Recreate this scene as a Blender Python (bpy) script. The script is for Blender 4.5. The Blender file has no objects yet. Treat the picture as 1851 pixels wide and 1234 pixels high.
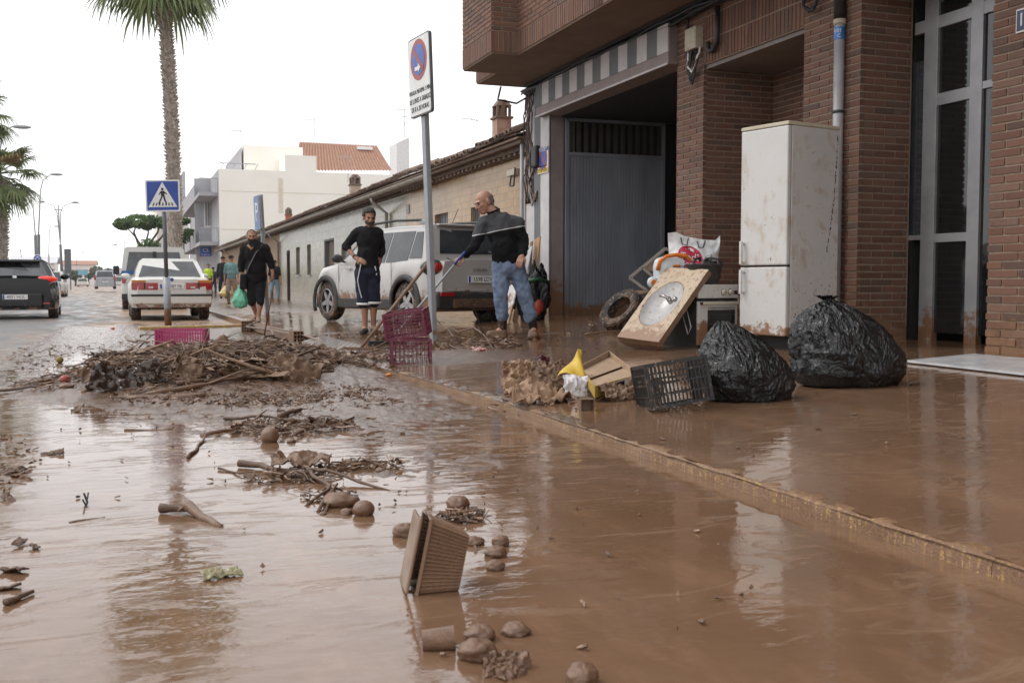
import bpy, math, random
import numpy as np
from mathutils import Vector as V, Matrix, noise
random.seed(7); RND = random.Random(11)
R = math.radians
scn = bpy.context.scene
COL = scn.collection
# ---------------------------------------------------------------- camera
F, PITCH, YAW, CZ = 1900.0, math.atan(108/1900), R(19.94), 0.8
cam_d = bpy.data.cameras.new('camera'); cam = bpy.data.objects.new('camera', cam_d); COL.objects.link(cam)
cam_d.lens = 36*F/1851; cam_d.sensor_width = 36; cam_d.clip_start = .05; cam_d.clip_end = 6000
cam.location = (0, 0, CZ); cam.rotation_euler = (math.pi/2 - PITCH, 0, -YAW)
cam_d.dof.use_dof = True; cam_d.dof.focus_distance = 8.5; cam_d.dof.aperture_fstop = 8.0
scn.camera = cam
# ---------------------------------------------------------------- light: bright overcast
SUN_EL, SUN_AZ = R(52), R(-60)      # high, soft, from the street side (left and a little ahead)
wd = bpy.data.worlds.new('World'); scn.world = wd; wd.use_nodes = True
nt = wd.node_tree; nt.nodes.clear()
o_ = nt.nodes.new('ShaderNodeOutputWorld'); bg = nt.nodes.new('ShaderNodeBackground')
sk = nt.nodes.new('ShaderNodeTexSky'); sk.sky_type = 'NISHITA'; sk.sun_disc = False
sk.sun_elevation = SUN_EL; sk.sun_rotation = SUN_AZ; sk.dust_density = 3; sk.air_density = 1.0
mx = nt.nodes.new('ShaderNodeMix'); mx.data_type = 'RGBA'; mx.inputs[0].default_value = .9
nz = nt.nodes.new('ShaderNodeTexNoise'); nz.inputs['Scale'].default_value = 1.6; nz.inputs['Detail'].default_value = 5
rp = nt.nodes.new('ShaderNodeValToRGB')
rp.color_ramp.elements[0].position = .3; rp.color_ramp.elements[0].color = (.88, .885, .91, 1)
rp.color_ramp.elements[1].position = .7; rp.color_ramp.elements[1].color = (1, .995, 1, 1)
sc_ = nt.nodes.new('ShaderNodeVectorMath'); sc_.operation = 'SCALE'; sc_.inputs['Scale'].default_value = 10.6
nt.links.new(nz.outputs['Fac'], rp.inputs[0]); nt.links.new(rp.outputs[0], sc_.inputs[0])
nt.links.new(sk.outputs[0], mx.inputs[6]); nt.links.new(sc_.outputs[0], mx.inputs[7])
nt.links.new(mx.outputs[2], bg.inputs[0]); bg.inputs[1].default_value = .15; nt.links.new(bg.outputs[0], o_.inputs[0])
sl = bpy.data.lights.new('sun', 'SUN'); sl.energy = 1.1; sl.angle = R(14); sl.color = (1, .96, .9)
so = bpy.data.objects.new('sun', sl); COL.objects.link(so)
sd = V((math.sin(SUN_AZ)*math.cos(SUN_EL), math.cos(SUN_AZ)*math.cos(SUN_EL), math.sin(SUN_EL)))
so.rotation_euler = sd.to_track_quat('Z', 'Y').to_euler(); so.location = (0, 0, 30)
vs_ = scn.view_settings; vs_.view_transform = 'Standard'; vs_.look = 'None'; vs_.exposure = 0.0; vs_.gamma = 1
vs_.use_curve_mapping = False
scn.cycles.max_bounces = 8; scn.cycles.diffuse_bounces = 4; scn.cycles.glossy_bounces = 4
scn.cycles.caustics_reflective = False; scn.cycles.caustics_refractive = False
scn.cycles.use_denoising = True
# ---------------------------------------------------------------- terrain and picture-to-place functions
def sstep(a, b, x):
    t = np.clip((x-a)/(b-a), 0, 1); return t*t*(3-2*t)
def side(X, Y):
    s = sstep(18, 40, 58-np.asarray(Y, float))
    return s*(.05+.035*np.clip(np.asarray(X, float)-2.15, 0, 4.7))-.05*(1-s)
def road(X, Y):
    return -.06*np.clip((np.asarray(Y, float)-12)/14, 0, 1)
def kerbx(Y): return 2.19-.15*sstep(6, 10, Y)
def ray(px, py):
    x = (px-925.5)/F; y = -(py-617)/F
    fh = math.cos(PITCH)+y*math.sin(PITCH); fz = -math.sin(PITCH)+y*math.cos(PITCH)
    return V((x*math.cos(YAW)+fh*math.sin(YAW), -x*math.sin(YAW)+fh*math.cos(YAW), fz))
def G(px, py, g=side, z0=None):
    """the ground point seen at a picture position"""
    d = ray(px, py); z = 0 if z0 is None else z0; p = None
    for _ in range(1 if z0 is not None else 25):
        t = (z-CZ)/d.z; p = V((d.x*t, d.y*t, z))
        if z0 is None: z = float(g(p.x, p.y)); p.z = z
    return p
def Wx(px, py, X):
    d = ray(px, py); t = X/d.x; return V((X, d.y*t, CZ+d.z*t))
def Wd(px, py, D):
    """the point seen at a picture position at depth D"""
    d = ray(px, py); t = D/(d.x*math.sin(YAW)+d.y*math.cos(YAW)); return V((d.x*t, d.y*t, CZ+d.z*t))
def depth(p): return p.x*math.sin(YAW)+p.y*math.cos(YAW)
# ---------------------------------------------------------------- materials
MATS = {}
MUD = (.235, .128, .07)
def N(nt, t, **k):
    n = nt.nodes.new('ShaderNode'+t)
    for a, b in k.items():
        if a[0] == '_': setattr(n, a[1:], b)
        else: n.inputs[a.replace('__', ' ')].default_value = b
    return n
def math_(nt, op, a, b=None, clamp=False):
    n = nt.nodes.new('ShaderNodeMath'); n.operation = op; n.use_clamp = clamp
    for i, s in enumerate((a, b)):
        if s is None: continue
        if isinstance(s, (int, float)): n.inputs[i].default_value = s
        else: nt.links.new(s, n.inputs[i])
    return n.outputs[0]
def mixc(nt, f, a, b):
    n = nt.nodes.new('ShaderNodeMix'); n.data_type = 'RGBA'
    for i, s in ((0, f), (6, a), (7, b)):
        if isinstance(s, (int, float)): n.inputs[i].default_value = s
        elif isinstance(s, tuple): n.inputs[i].default_value = (*s[:3], 1)
        else: nt.links.new(s, n.inputs[i])
    return n.outputs[2]
def ramp(nt, f, p0, p1):
    n = nt.nodes.new('ShaderNodeMapRange'); n.inputs[1].default_value = p0; n.inputs[2].default_value = p1
    nt.links.new(f, n.inputs[0]); return n.outputs[0]
def nzf(nt, co, scale, detail=3, rough=.55, stretch=None):
    if stretch:
        m = N(nt, 'Mapping', Scale=stretch); nt.links.new(co, m.inputs[0]); co = m.outputs[0]
    n = N(nt, 'TexNoise', Scale=scale, Detail=detail, Roughness=rough); nt.links.new(co, n.inputs[0]); return n.outputs[0]
def pm(name, col, col2=None, sc=6, rough=.6, metal=0, bump=0, bsc=40, mud=None, splash=0, coat=0, spec=.5, stretch=None,
       trans=0, alpha=1, emit=None, rand=0, wave=None, mudcol=None, smear=0):
    """procedural material. mud=(z level, softness): a wet mud line; splash: share of mud speckles"""
    if name in MATS: return MATS[name]
    m = bpy.data.materials.new(name); m.use_nodes = True; nt = m.node_tree; b = nt.nodes['Principled BSDF']
    tc = N(nt, 'TexCoord'); co = tc.outputs['Object']; geo = N(nt, 'NewGeometry'); wp = geo.outputs['Position']
    c = (*col, 1)
    col2 = col2 or tuple(x*.72 for x in col)
    n1 = nzf(nt, co, sc, 5, .6, stretch)
    cs = mixc(nt, ramp(nt, n1, .35, .68), tuple(col), tuple(col2))
    if rand:
        oi = N(nt, 'ObjectInfo'); h = N(nt, 'HueSaturation'); nt.links.new(cs, h.inputs['Color'])
        nt.links.new(math_(nt, 'ADD', math_(nt, 'MULTIPLY', oi.outputs['Random'], rand), 1-rand/2), h.inputs['Value']); cs = h.outputs[0]
    ro = math_(nt, 'ADD', math_(nt, 'MULTIPLY', nzf(nt, co, sc*2.3, 3), .25*rough), rough*.87)
    if smear:
        ns = nt.nodes.new('ShaderNodeTexNoise'); ns.inputs['Scale'].default_value = 1.6; ns.inputs['Detail'].default_value = 3; ns.inputs['Distortion'].default_value = 3.5; nt.links.new(wp, ns.inputs[0])
        a = math_(nt, 'MULTIPLY', ramp(nt, ns.outputs[0], .60-.1*smear, .70-.1*smear), ramp(nt, nzf(nt, wp, 14, 6, .75, (1, 1, .4)), .42, .62)); cs = mixc(nt, math_(nt, 'MULTIPLY', a, .6, True), cs, (.42, .30, .19))
    if mud or splash:
        f = None
        if mud:
            sx = N(nt, 'SeparateXYZ'); nt.links.new(wp, sx.inputs[0])
            a = math_(nt, 'MULTIPLY', math_(nt, 'SUBTRACT', mud[0], sx.outputs[2]), 1/mud[1])
            a = math_(nt, 'ADD', a, math_(nt, 'MULTIPLY', math_(nt, 'SUBTRACT', nzf(nt, wp, 9, 6, .7), .5), 5))
            f = math_(nt, 'MULTIPLY', a, 2.2, True)
        if splash:
            s = ramp(nt, nzf(nt, wp, 26, 4, .65), .74-splash*.25, .78-splash*.25)
            s2 = ramp(nt, nzf(nt, wp, 5, 5, .7), .72-splash*.3, .9-splash*.3)
            s = math_(nt, 'MAXIMUM', s, math_(nt, 'MULTIPLY', s2, .75))
            nt.nodes[-1].use_clamp = True
            f = s if f is None else math_(nt, 'MAXIMUM', f, s)
        mc = mixc(nt, nzf(nt, wp, 30, 3), tuple(x*.8 for x in (mudcol or MUD)), tuple(x*1.25 for x in (mudcol or MUD)))
        cs = mixc(nt, f, cs, mc)
        g = nt.nodes.new('ShaderNodeMix'); nt.links.new(f, g.inputs[0]); nt.links.new(ro, g.inputs[2]); g.inputs[3].default_value = .38; ro = g.outputs[0]
    nt.links.new(cs, b.inputs['Base Color']); nt.links.new(ro, b.inputs['Roughness'])
    b.inputs['Metallic'].default_value = metal; b.inputs['Specular IOR Level'].default_value = spec
    b.inputs['Coat Weight'].default_value = coat; b.inputs['Coat Roughness'].default_value = .06
    b.inputs['Transmission Weight'].default_value = trans; b.inputs['Alpha'].default_value = alpha
    if emit: b.inputs['Emission Color'].default_value = (*emit[:3], 1); b.inputs['Emission Strength'].default_value = emit[3]
    if bump:
        bp = N(nt, 'Bump', Strength=min(1, bump), Distance=.02); hs = nzf(nt, co, bsc, 6, .65)
        if wave:
            w = N(nt, 'TexWave', Scale=wave[0], Distortion=wave[1]); w.bands_direction = wave[2]; nt.links.new(co, w.inputs[0])
            hs = math_(nt, 'ADD', hs, w.outputs['Fac'])
        nt.links.new(hs, bp.inputs['Height']); nt.links.new(bp.outputs[0], b.inputs['Normal'])
    MATS[name] = m; return m
# ---------------------------------------------------------------- mesh builder
class MB:
    def __init__(s): s.v = []; s.f = []; s.m = []; s.mi = 0
    def add(s, vs, fs):
        k = len(s.v); s.v += [tuple(p) for p in vs]; s.f += [tuple(i+k for i in f) for f in fs]; s.m += [s.mi]*len(fs); return s
    def box(s, c, d, M=None, taper=1.0):
        x, y, z = (q/2 for q in d); vs = []
        for dz in (-z, z):
            t = 1 if dz < 0 else taper
            vs += [V((-x*t, -y*t, dz)), V((x*t, -y*t, dz)), V((x*t, y*t, dz)), V((-x*t, y*t, dz))]
        if M is not None:
            M = Matrix.Rotation(M, 3, 'Z') if isinstance(M, (int, float)) else M.to_3x3()
            vs = [M@p for p in vs]
        return s.add([p+V(c) for p in vs], [(3, 2, 1, 0), (4, 5, 6, 7), (0, 1, 5, 4), (1, 2, 6, 5), (2, 3, 7, 6), (3, 0, 4, 7)])
    def bb(s, a, b):
        return s.box(((a[0]+b[0])/2, (a[1]+b[1])/2, (a[2]+b[2])/2), (abs(b[0]-a[0]), abs(b[1]-a[1]), abs(b[2]-a[2])))
    def bar(s, a, b, w, h, up=(0, 0, 1)):
        a, b = V(a), V(b); d = b-a; L = d.length; z = d.normalized(); u = V(up)
        if abs(z.dot(u)) > .98: u = V((1, 0, 0))
        x = u.cross(z).normalized(); y = z.cross(x)
        return s.box((a+b)/2, (w, h, L), Matrix((x, y, z)).transposed())
    def tube(s, pts, r, n=8, cap=True, flat=1):
        pts = [V(p) for p in pts]; rs = r if isinstance(r, (list, tuple)) else [r]*len(pts); vs = []; pu = None
        for i, p in enumerate(pts):
            d = (pts[min(i+1, len(pts)-1)]-pts[max(i-1, 0)]); d = d.normalized() if d.length > 1e-9 else V((0, 0, 1))
            if pu is None: pu = V((0, 0, 1)) if abs(d.z) < .9 else V((1, 0, 0))
            x = pu.cross(d)
            if x.length < 1e-6: x = V((0, 1, 0)).cross(d)
            x.normalize(); y = d.cross(x); pu = y
            for k in range(n):
                a = 2*math.pi*k/n; vs.append(p+(x*math.cos(a)+y*math.sin(a)*flat)*rs[i])
        m = len(pts)
        fs = [(i*n+k, i*n+(k+1) % n, (i+1)*n+(k+1) % n, (i+1)*n+k) for i in range(m-1) for k in range(n)]
        if cap: fs += [tuple(range(n-1, -1, -1)), tuple((m-1)*n+k for k in range(n))]
        return s.add(vs, fs)
    def lathe(s, prof, n=16, M=None, cap=True):
        M = M or Matrix(); vs = [M@V((r*math.cos(2*math.pi*k/n), r*math.sin(2*math.pi*k/n), z)) for r, z in prof for k in range(n)]
        m = len(prof); fs = [(i*n+k, i*n+(k+1) % n, (i+1)*n+(k+1) % n, (i+1)*n+k) for i in range(m-1) for k in range(n)]
        if cap: fs += [tuple(range(n-1, -1, -1)), tuple((m-1)*n+k for k in range(n))]
        return s.add(vs, fs)
    def prism(s, poly, h, M=None):
        M = M or Matrix(); n = len(poly)
        vs = [M@V((x, y, 0)) for x, y in poly]+[M@V((x, y, h)) for x, y in poly]
        return s.add(vs, [tuple(range(n-1, -1, -1)), tuple(range(n, 2*n))]+[(i, (i+1) % n, n+(i+1) % n, n+i) for i in range(n)])
    def grid(s, fn, nu, nv, closed=False, thick=0):
        vs = [V(fn(i/(nu if closed else nu-1), j/(nv-1))) for j in range(nv) for i in range(nu)]
        q = nu if closed else nu-1
        return s.add(vs, [(j*nu+i, j*nu+(i+1) % nu, (j+1)*nu+(i+1) % nu, (j+1)*nu+i) for j in range(nv-1) for i in range(q)])
    def ell(s, c, r, M=None, nu=12, nv=8, fn=None):
        c = V(c); r = r if isinstance(r, (tuple, list)) else (r, r, r); vs = []
        for j in range(nv+1):
            t = math.pi*j/nv
            for i in range(nu):
                a = 2*math.pi*i/nu; p = V((math.sin(t)*math.cos(a), math.sin(t)*math.sin(a), -math.cos(t)))
                k = fn(p) if fn else 1
                p = V((p.x*r[0], p.y*r[1], p.z*r[2]))*k
                vs.append(c+(M.to_3x3()@p if M is not None else p))
        return s.add(vs, [(j*nu+i, j*nu+(i+1) % nu, (j+1)*nu+(i+1) % nu, (j+1)*nu+i) for j in range(nv) for i in range(nu)])
    def text(s, t, size, M, ext=.001, align='CENTER', sx=1):
        c = bpy.data.curves.new('t', 'FONT'); c.body = t; c.size = size; c.align_x = align; c.align_y = 'CENTER'; c.extrude = ext; c.resolution_u = 2
        o = bpy.data.objects.new('t', c); me = bpy.data.meshes.new_from_object(o)
        s.add([M@V((v.co.x*sx, v.co.y, v.co.z)) for v in me.vertices], [tuple(p.vertices) for p in me.polygons])
        bpy.data.objects.remove(o); bpy.data.curves.remove(c); bpy.data.meshes.remove(me); return s
    def mesh(s, name, mats, smooth=False):
        me = bpy.data.meshes.new(name); me.from_pydata(s.v, [], s.f)
        for m in (mats if isinstance(mats, (list, tuple)) else [mats]): me.materials.append(m)
        if any(s.m): me.polygons.foreach_set('material_index', s.m)
        if smooth: me.polygons.foreach_set('use_smooth', [True]*len(s.f))
        me.update(); return me
    def build(s, name, mats, parent=None, smooth=False, bevel=0, solid=0, sub=0, auto=None):
        me = s.mesh(name, mats, smooth or auto is not None)
        if auto is not None:
            try: me.set_sharp_from_angle(angle=R(auto))
            except Exception: pass
        return link(name, me, parent, bevel, solid, sub)
def link(name, me, parent=None, bevel=0, solid=0, sub=0):
    o = bpy.data.objects.new(name, me); COL.objects.link(o)
    if parent is not None:
        o.parent = parent
        if parent.get('_w'): o.matrix_parent_inverse = Matrix.Translation(parent.location).inverted()
    if sub: m = o.modifiers.new('s', 'SUBSURF'); m.levels = m.render_levels = sub
    if solid: m = o.modifiers.new('t', 'SOLIDIFY'); m.thickness = abs(solid); m.offset = 0
    if bevel: m = o.modifiers.new('b', 'BEVEL'); m.width = bevel; m.segments = 2; m.limit_method = 'ANGLE'; m.angle_limit = R(35)
    return o
def tag(o, label=None, cat=None, group=None, kind=None):
    if label: o['label'] = label
    if cat: o['category'] = cat
    if group: o['group'] = group
    if kind: o['kind'] = kind
    return o
def thing(name, label, cat, loc=(0, 0, 0), rz=0, group=None, world=False):
    o = bpy.data.objects.new(name, None); COL.objects.link(o); o.empty_display_size = .1
    o.location = loc
    if isinstance(rz, (int, float)): o.rotation_euler = (0, 0, rz)
    else: o.rotation_euler = rz
    if world: o['_w'] = 1
    return tag(o, label, cat, group)
def copy_tree(o, parent=None):
    c = o.copy(); COL.objects.link(c)
    if parent is not None: c.parent = parent
    for ch in [q for q in bpy.data.objects if q.parent == o and q is not c]: copy_tree(ch, c)
    return c
def fnoise(p, s=1.0, o=4, seed=0):
    return noise.fractal(V(p)*s+V((seed*17.3, seed*5.1, seed*3.7)), .9, 2.1, o)
def npnoise(X, Y, scale, seed=0, octaves=4, gain=.5):
    """numpy value noise, about -1..1"""
    out = np.zeros_like(X, dtype=float); amp = 1; tot = 0
    for k in range(octaves):
        x = X*scale+seed*13.7+k*7.1; y = Y*scale+seed*5.3+k*3.3
        xi = np.floor(x).astype(np.int64); yi = np.floor(y).astype(np.int64); fx = x-xi; fy = y-yi
        fx = fx*fx*(3-2*fx); fy = fy*fy*(3-2*fy)
        def h(a, b):
            n = (a*374761393+b*668265263+seed*1442695) & 0xffffffff; n = ((n ^ (n >> 13))*1274126177) & 0xffffffff
            return ((n ^ (n >> 16)) & 0xffff)/32767.5-1
        v = (h(xi, yi)*(1-fx)+h(xi+1, yi)*fx)*(1-fy)+(h(xi, yi+1)*(1-fx)+h(xi+1, yi+1)*fx)*fy
        out += v*amp; tot += amp; amp *= gain; scale = scale*2.03
    return out/tot*1.3
# ================================================================ THE GROUND
def ground_mat(name, kind):
    m = bpy.data.materials.new(name); m.use_nodes = True; nt = m.node_tree; b = nt.nodes['Principled BSDF']
    wp = N(nt, 'NewGeometry').outputs['Position']
    big = nzf(nt, wp, 1.3, 5, .6); mid = nzf(nt, wp, 7, 6, .65); fine = nzf(nt, wp, 70, 5, .7)
    if kind == 'water':
        c = mixc(nt, ramp(nt, big, .3, .7), (.155, .088, .050), (.20, .117, .070))
        c = mixc(nt, ramp(nt, nzf(nt, wp, 3.2, 7, .7, (1, .35, 1)), .5, .8), c, (.28, .165, .1))
        ro = math_(nt, 'ADD', math_(nt, 'MULTIPLY', ramp(nt, nzf(nt, wp, 2.1, 5, .65), .45, .75), .06), .035)
        msk = ramp(nt, nzf(nt, wp, .55, 3, .5), .35, .62)
        h = math_(nt, 'MULTIPLY', nzf(nt, wp, 3.2, 2, .5, (1, 1.4, 1)), .42)
        h = math_(nt, 'ADD', h, math_(nt, 'MULTIPLY', msk, math_(nt, 'MULTIPLY', nzf(nt, wp, 9, 3, .55, (1, 1.6, 1)), .42)))
        h = math_(nt, 'ADD', h, math_(nt, 'MULTIPLY', nzf(nt, wp, 22, 3, .55, (1, 1.5, 1)), .04))
        # patches of thick mud where the film is wrinkled
        wr = math_(nt, 'MULTIPLY', ramp(nt, nzf(nt, wp, 1.7, 4, .6), .5, .68), nzf(nt, wp, 48, 5, .7))
        h = math_(nt, 'ADD', h, math_(nt, 'MULTIPLY', wr, .1))
        nd = nt.nodes.new('ShaderNodeTexNoise'); nd.inputs['Scale'].default_value = 2.4; nd.inputs['Detail'].default_value = 7; nd.inputs['Roughness'].default_value = .68; nd.inputs['Distortion'].default_value = 1.6
        mp_ = N(nt, 'Mapping', Scale=(.8, 2.2, 1), Rotation=(0, 0, .5)); nt.links.new(wp, mp_.inputs[0]); nt.links.new(mp_.outputs[0], nd.inputs[0])
        sk_ = ramp(nt, nd.outputs[0], .56, .64); sk_ = math_(nt, 'MULTIPLY', sk_, .6, True); c = mixc(nt, sk_, c, (.25, .16, .10)); ro = math_(nt, 'ADD', ro, math_(nt, 'MULTIPLY', sk_, .10)); h = math_(nt, 'ADD', h, math_(nt, 'MULTIPLY', sk_, .12))
        bp = N(nt, 'Bump', Strength=.55, Distance=.012); b.inputs['IOR'].default_value = 1.52
    elif kind == 'mud':
        c = mixc(nt, ramp(nt, mid, .3, .7), (.09, .053, .034), (.17, .103, .066))
        ro = math_(nt, 'ADD', math_(nt, 'MULTIPLY', ramp(nt, fine, .35, .7), .22), .09)
        h = math_(nt, 'ADD', math_(nt, 'MULTIPLY', mid, .8), math_(nt, 'MULTIPLY', fine, .35))
        bp = N(nt, 'Bump', Strength=.75, Distance=.016)
    else:   # road: worn asphalt under a skin of mud, wheel tracks along the street
        sx = N(nt, 'SeparateXYZ'); nt.links.new(wp, sx.inputs[0])
        tr = nzf(nt, wp, 1.1, 4, .6, (1, .05, 1)); pt = nzf(nt, wp, .8, 5, .65, (1, .4, 1))
        xx = math_(nt, 'ADD', math_(nt, 'MULTIPLY', sx.outputs[0], .55), .95)
        a = math_(nt, 'ADD', xx, math_(nt, 'MULTIPLY', math_(nt, 'SUBTRACT', math_(nt, 'ADD', tr, pt), 1.0), 3.0), True)
        far = ramp(nt, sx.outputs[1], 45, 90)
        asph = mixc(nt, fine, (.105, .098, .092), (.175, .165, .158)); mudc = mixc(nt, ramp(nt, mid, .3, .7), (.19, .115, .07), (.33, .22, .14))
        a = math_(nt, 'MAXIMUM', a, math_(nt, 'MULTIPLY', far, .75))
        c = mixc(nt, a, asph, mudc)
        ro = math_(nt, 'ADD', math_(nt, 'MULTIPLY', ramp(nt, nzf(nt, wp, 1.9, 5, .7, (1, .3, 1)), .40, .60), .35), .3)
        h = math_(nt, 'ADD', math_(nt, 'MULTIPLY', mid, .5), math_(nt, 'MULTIPLY', fine, .5)); bp = N(nt, 'Bump', Strength=.25, Distance=.004)
    nt.links.new(c, b.inputs['Base Color']); nt.links.new(ro, b.inputs['Roughness'])
    nt.links.new(h, bp.inputs['Height']); nt.links.new(bp.outputs[0], b.inputs['Normal'])
    MATS[name] = m; return m
M_water = ground_mat('muddy_water', 'water'); M_mud = ground_mat('wet_mud', 'mud'); M_road = ground_mat('muddy_asphalt', 'road')
M_plaster0 = pm('far_ground', (.25, .2, .15), rough=.9)
def npmesh(name, X, Y, Z, mat, smooth=True):
    nr, nc = X.shape; me = bpy.data.meshes.new(name)
    co = np.stack([X, Y, Z], -1).reshape(-1, 3).astype(np.float32)
    i = np.arange(nr*nc).reshape(nr, nc); q = np.stack([i[:-1, :-1], i[:-1, 1:], i[1:, 1:], i[1:, :-1]], -1).reshape(-1, 4)
    me.vertices.add(len(co)); me.vertices.foreach_set('co', co.ravel())
    me.loops.add(q.size); me.loops.foreach_set('vertex_index', q.ravel().astype(np.int32))
    me.polygons.add(len(q)); me.polygons.foreach_set('loop_start', np.arange(0, q.size, 4, dtype=np.int32))
    me.polygons.foreach_set('loop_total', np.full(len(q), 4, dtype=np.int32))
    me.polygons.foreach_set('use_smooth', np.ones(len(q), dtype=bool)); me.update(calc_edges=True); me.materials.append(mat)
    o = bpy.data.objects.new(name, me); COL.objects.link(o); return o
def geo(a, b, r0, r1):
    out = [a]
    while out[-1] < b: out.append(out[-1]+r0+r1*max(out[-1], 0))
    return np.array(out)
# horizon sheet
o = MB().box((0, 250, -.45), (599, 619, .1)).build('ground', M_plaster0); tag(o, kind='structure')
# road sheet
ys = np.concatenate([np.arange(-6, 1, 1.), geo(1, 420, .05, .02)]); xs = np.concatenate([np.arange(-60, -4, 2.), np.arange(-4, 2.6, .12)])
Yg, Xg = np.meshgrid(ys, xs, indexing='ij')
o = npmesh('road', Xg, Yg, road(Xg, Yg)-.035+.01*np.where(Yg > 12, 1, 0)+.03*sstep(-1.0, -1.6, Xg)*sstep(8, 10, Yg), M_road); tag(o, kind='structure')
# the pile and thick-mud mask on the road
def blob(X, Y, cx, cy, rx, ry, rot=0):
    c, s = math.cos(rot), math.sin(rot); u = (X-cx)*c+(Y-cy)*s; v = -(X-cx)*s+(Y-cy)*c
    return np.exp(-((u/rx)**2+(v/ry)**2))
def pileh(X, Y):
    return .18*blob(X, Y, .62, 8.9, .85, 1.0, -.1)+.08*blob(X, Y, 1.35, 9.6, .6, .9)+.06*blob(X, Y, -.25, 8.7, .4, .7)
ys = geo(1.2, 24, .004, .0062); xs = np.concatenate([np.arange(-7, -2.5, .12), np.arange(-2.5, 2.16, .018)])
Yg, Xg = np.meshgrid(ys, xs, indexing='ij'); Xg = Xg-.0*Yg
mask = .75*sstep(-.25, -.95, Xg)*sstep(2.5, 4, Yg)*sstep(7.5, 5.5, Yg)+1.0*blob(Xg, Yg, .65, 8.6, 1.35, 1.45)+.7*blob(Xg, Yg, 1.0, 6.2, .8, .8)\
    + .17*sstep(3.8, 5.2, Yg)*sstep(-.6, .2, Xg)+.13*sstep(2.2, 3.2, Yg)+.5*sstep(8.5, 11, Yg)+.42*blob(Xg, Yg, 1.5, 4.6, .5, .6)+.45*blob(Xg, Yg, 1.6, 7, .5, .9)+.35*blob(Xg, Yg, .95, 4.3, .35, .25)+.3*blob(Xg, Yg, -.9, 3.1, .35, .6)
n1 = npnoise(Xg, Yg, 1.6, 1, 5, .55); n2 = npnoise(Xg, Yg, 9, 2, 4, .6); n3 = npnoise(Xg, Yg*1.0, 34, 3, 3, .6)
trk = -.03*sstep(9, 12, Yg)*(np.exp(-((Xg+.55)/.16)**2)+np.exp(-((Xg-.45)/.2)**2))*(1+.5*n2)
H = -.022+.03*np.clip(mask, 0, 1.1)+.012*n1+np.clip(mask+.3, 0, 1)*(.014*n2+.008*n3)+pileh(Xg, Yg)*(1+.25*n2)+trk*.35
H = np.where(Xg < -2.4, H*.5-.01, H); H -= .04*sstep(20, 24, Yg)
H -= .05*sstep(-1.0, -1.7, Xg)*sstep(7, 9, Yg)
o = npmesh('mud', Xg, Yg, road(Xg, Yg)+H, M_mud); tag(o, 'thick wet brown mud banks poking through the water on the road', 'mud', kind='structure')
def mud_z(x, y):
    return float(max(0, pileh(np.float64(x), np.float64(y))))+float(road(x, y))
# water standing on the road
ys = geo(1.0, 26, .05, .02); xs = np.arange(-1.0, 1.001, .05)
Yg, Ug = np.meshgrid(ys, xs, indexing='ij'); kx = kerbx(Yg)
Xg = np.where(Ug > 0, Ug*(kx+.0), Ug*7)
wz = road(Xg, Yg)-.06*sstep(12, 16, Yg)-.05*sstep(-1.0, -1.7, Xg)*sstep(7, 9, Yg)-.03*sstep(14, 24, Yg)
o = npmesh('muddy_water', Xg, Yg, wz, M_water); tag(o, kind='structure')
# pavement: mud film over a sloping slab
ys = np.concatenate([np.arange(-3, 1, .5), geo(1.0, 24, .006, .008), geo(24.3, 140, .3, .01)]); us = np.concatenate([np.linspace(0, .06, 8), np.linspace(.07, 1, 190)])
Yg, Ug = np.meshgrid(ys, us, indexing='ij'); kx = kerbx(Yg)
Xg = kx-.01+Ug*(9.2-kx)
base = side(Xg, Yg); d = Xg-kx
n1 = npnoise(Xg, Yg, 1.9, 5, 5, .55); n2 = npnoise(Xg, Yg, 10, 6, 4, .6)
pm_ = .9*blob(Xg, Yg, 2.9, 9.9, 1.0, 1.2)+.8*blob(Xg, Yg, 2.55, 6.0, .6, .5)+.5*sstep(9, 12, Yg)+.9*np.exp(-(d/.09)**2)*sstep(4.2, 5.5, Yg)*(.6+.6*n2)+.5*np.exp(-(d/.04)**2)
H2 = -.016+.026*np.clip(pm_, 0, 1.1)+.010*n1+np.clip(pm_+.1, 0, 1)*(.008*n2+.003*npnoise(Xg, Yg, 40, 7, 3, .6))
H2 += .05*blob(Xg, Yg, 2.85, 9.7, .55, .6)+.02*np.exp(-(d/.07)**2)*sstep(4.5, 6, Yg)*np.clip(n2+.4, 0, 1)
H2 = np.where(d < .012, np.minimum(H2, -.004), H2)
o = npmesh('pavement', Xg, Yg, base+H2, M_mud); tag(o, kind='structure')
ys = np.concatenate([np.arange(-3, 1, .5), geo(1.0, 24, .05, .02), geo(24.3, 140, .8, .03)]); us = np.linspace(0, 1, 40)
Yg, Ug = np.meshgrid(ys, us, indexing='ij'); kx = kerbx(Yg); Xg = kx+.012+Ug*(9.2-kx)
o = npmesh('muddy_water', Xg, Yg, side(Xg, Yg)+.001-.012*sstep(22, 30, Yg), M_water); tag(o, kind='structure')
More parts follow.
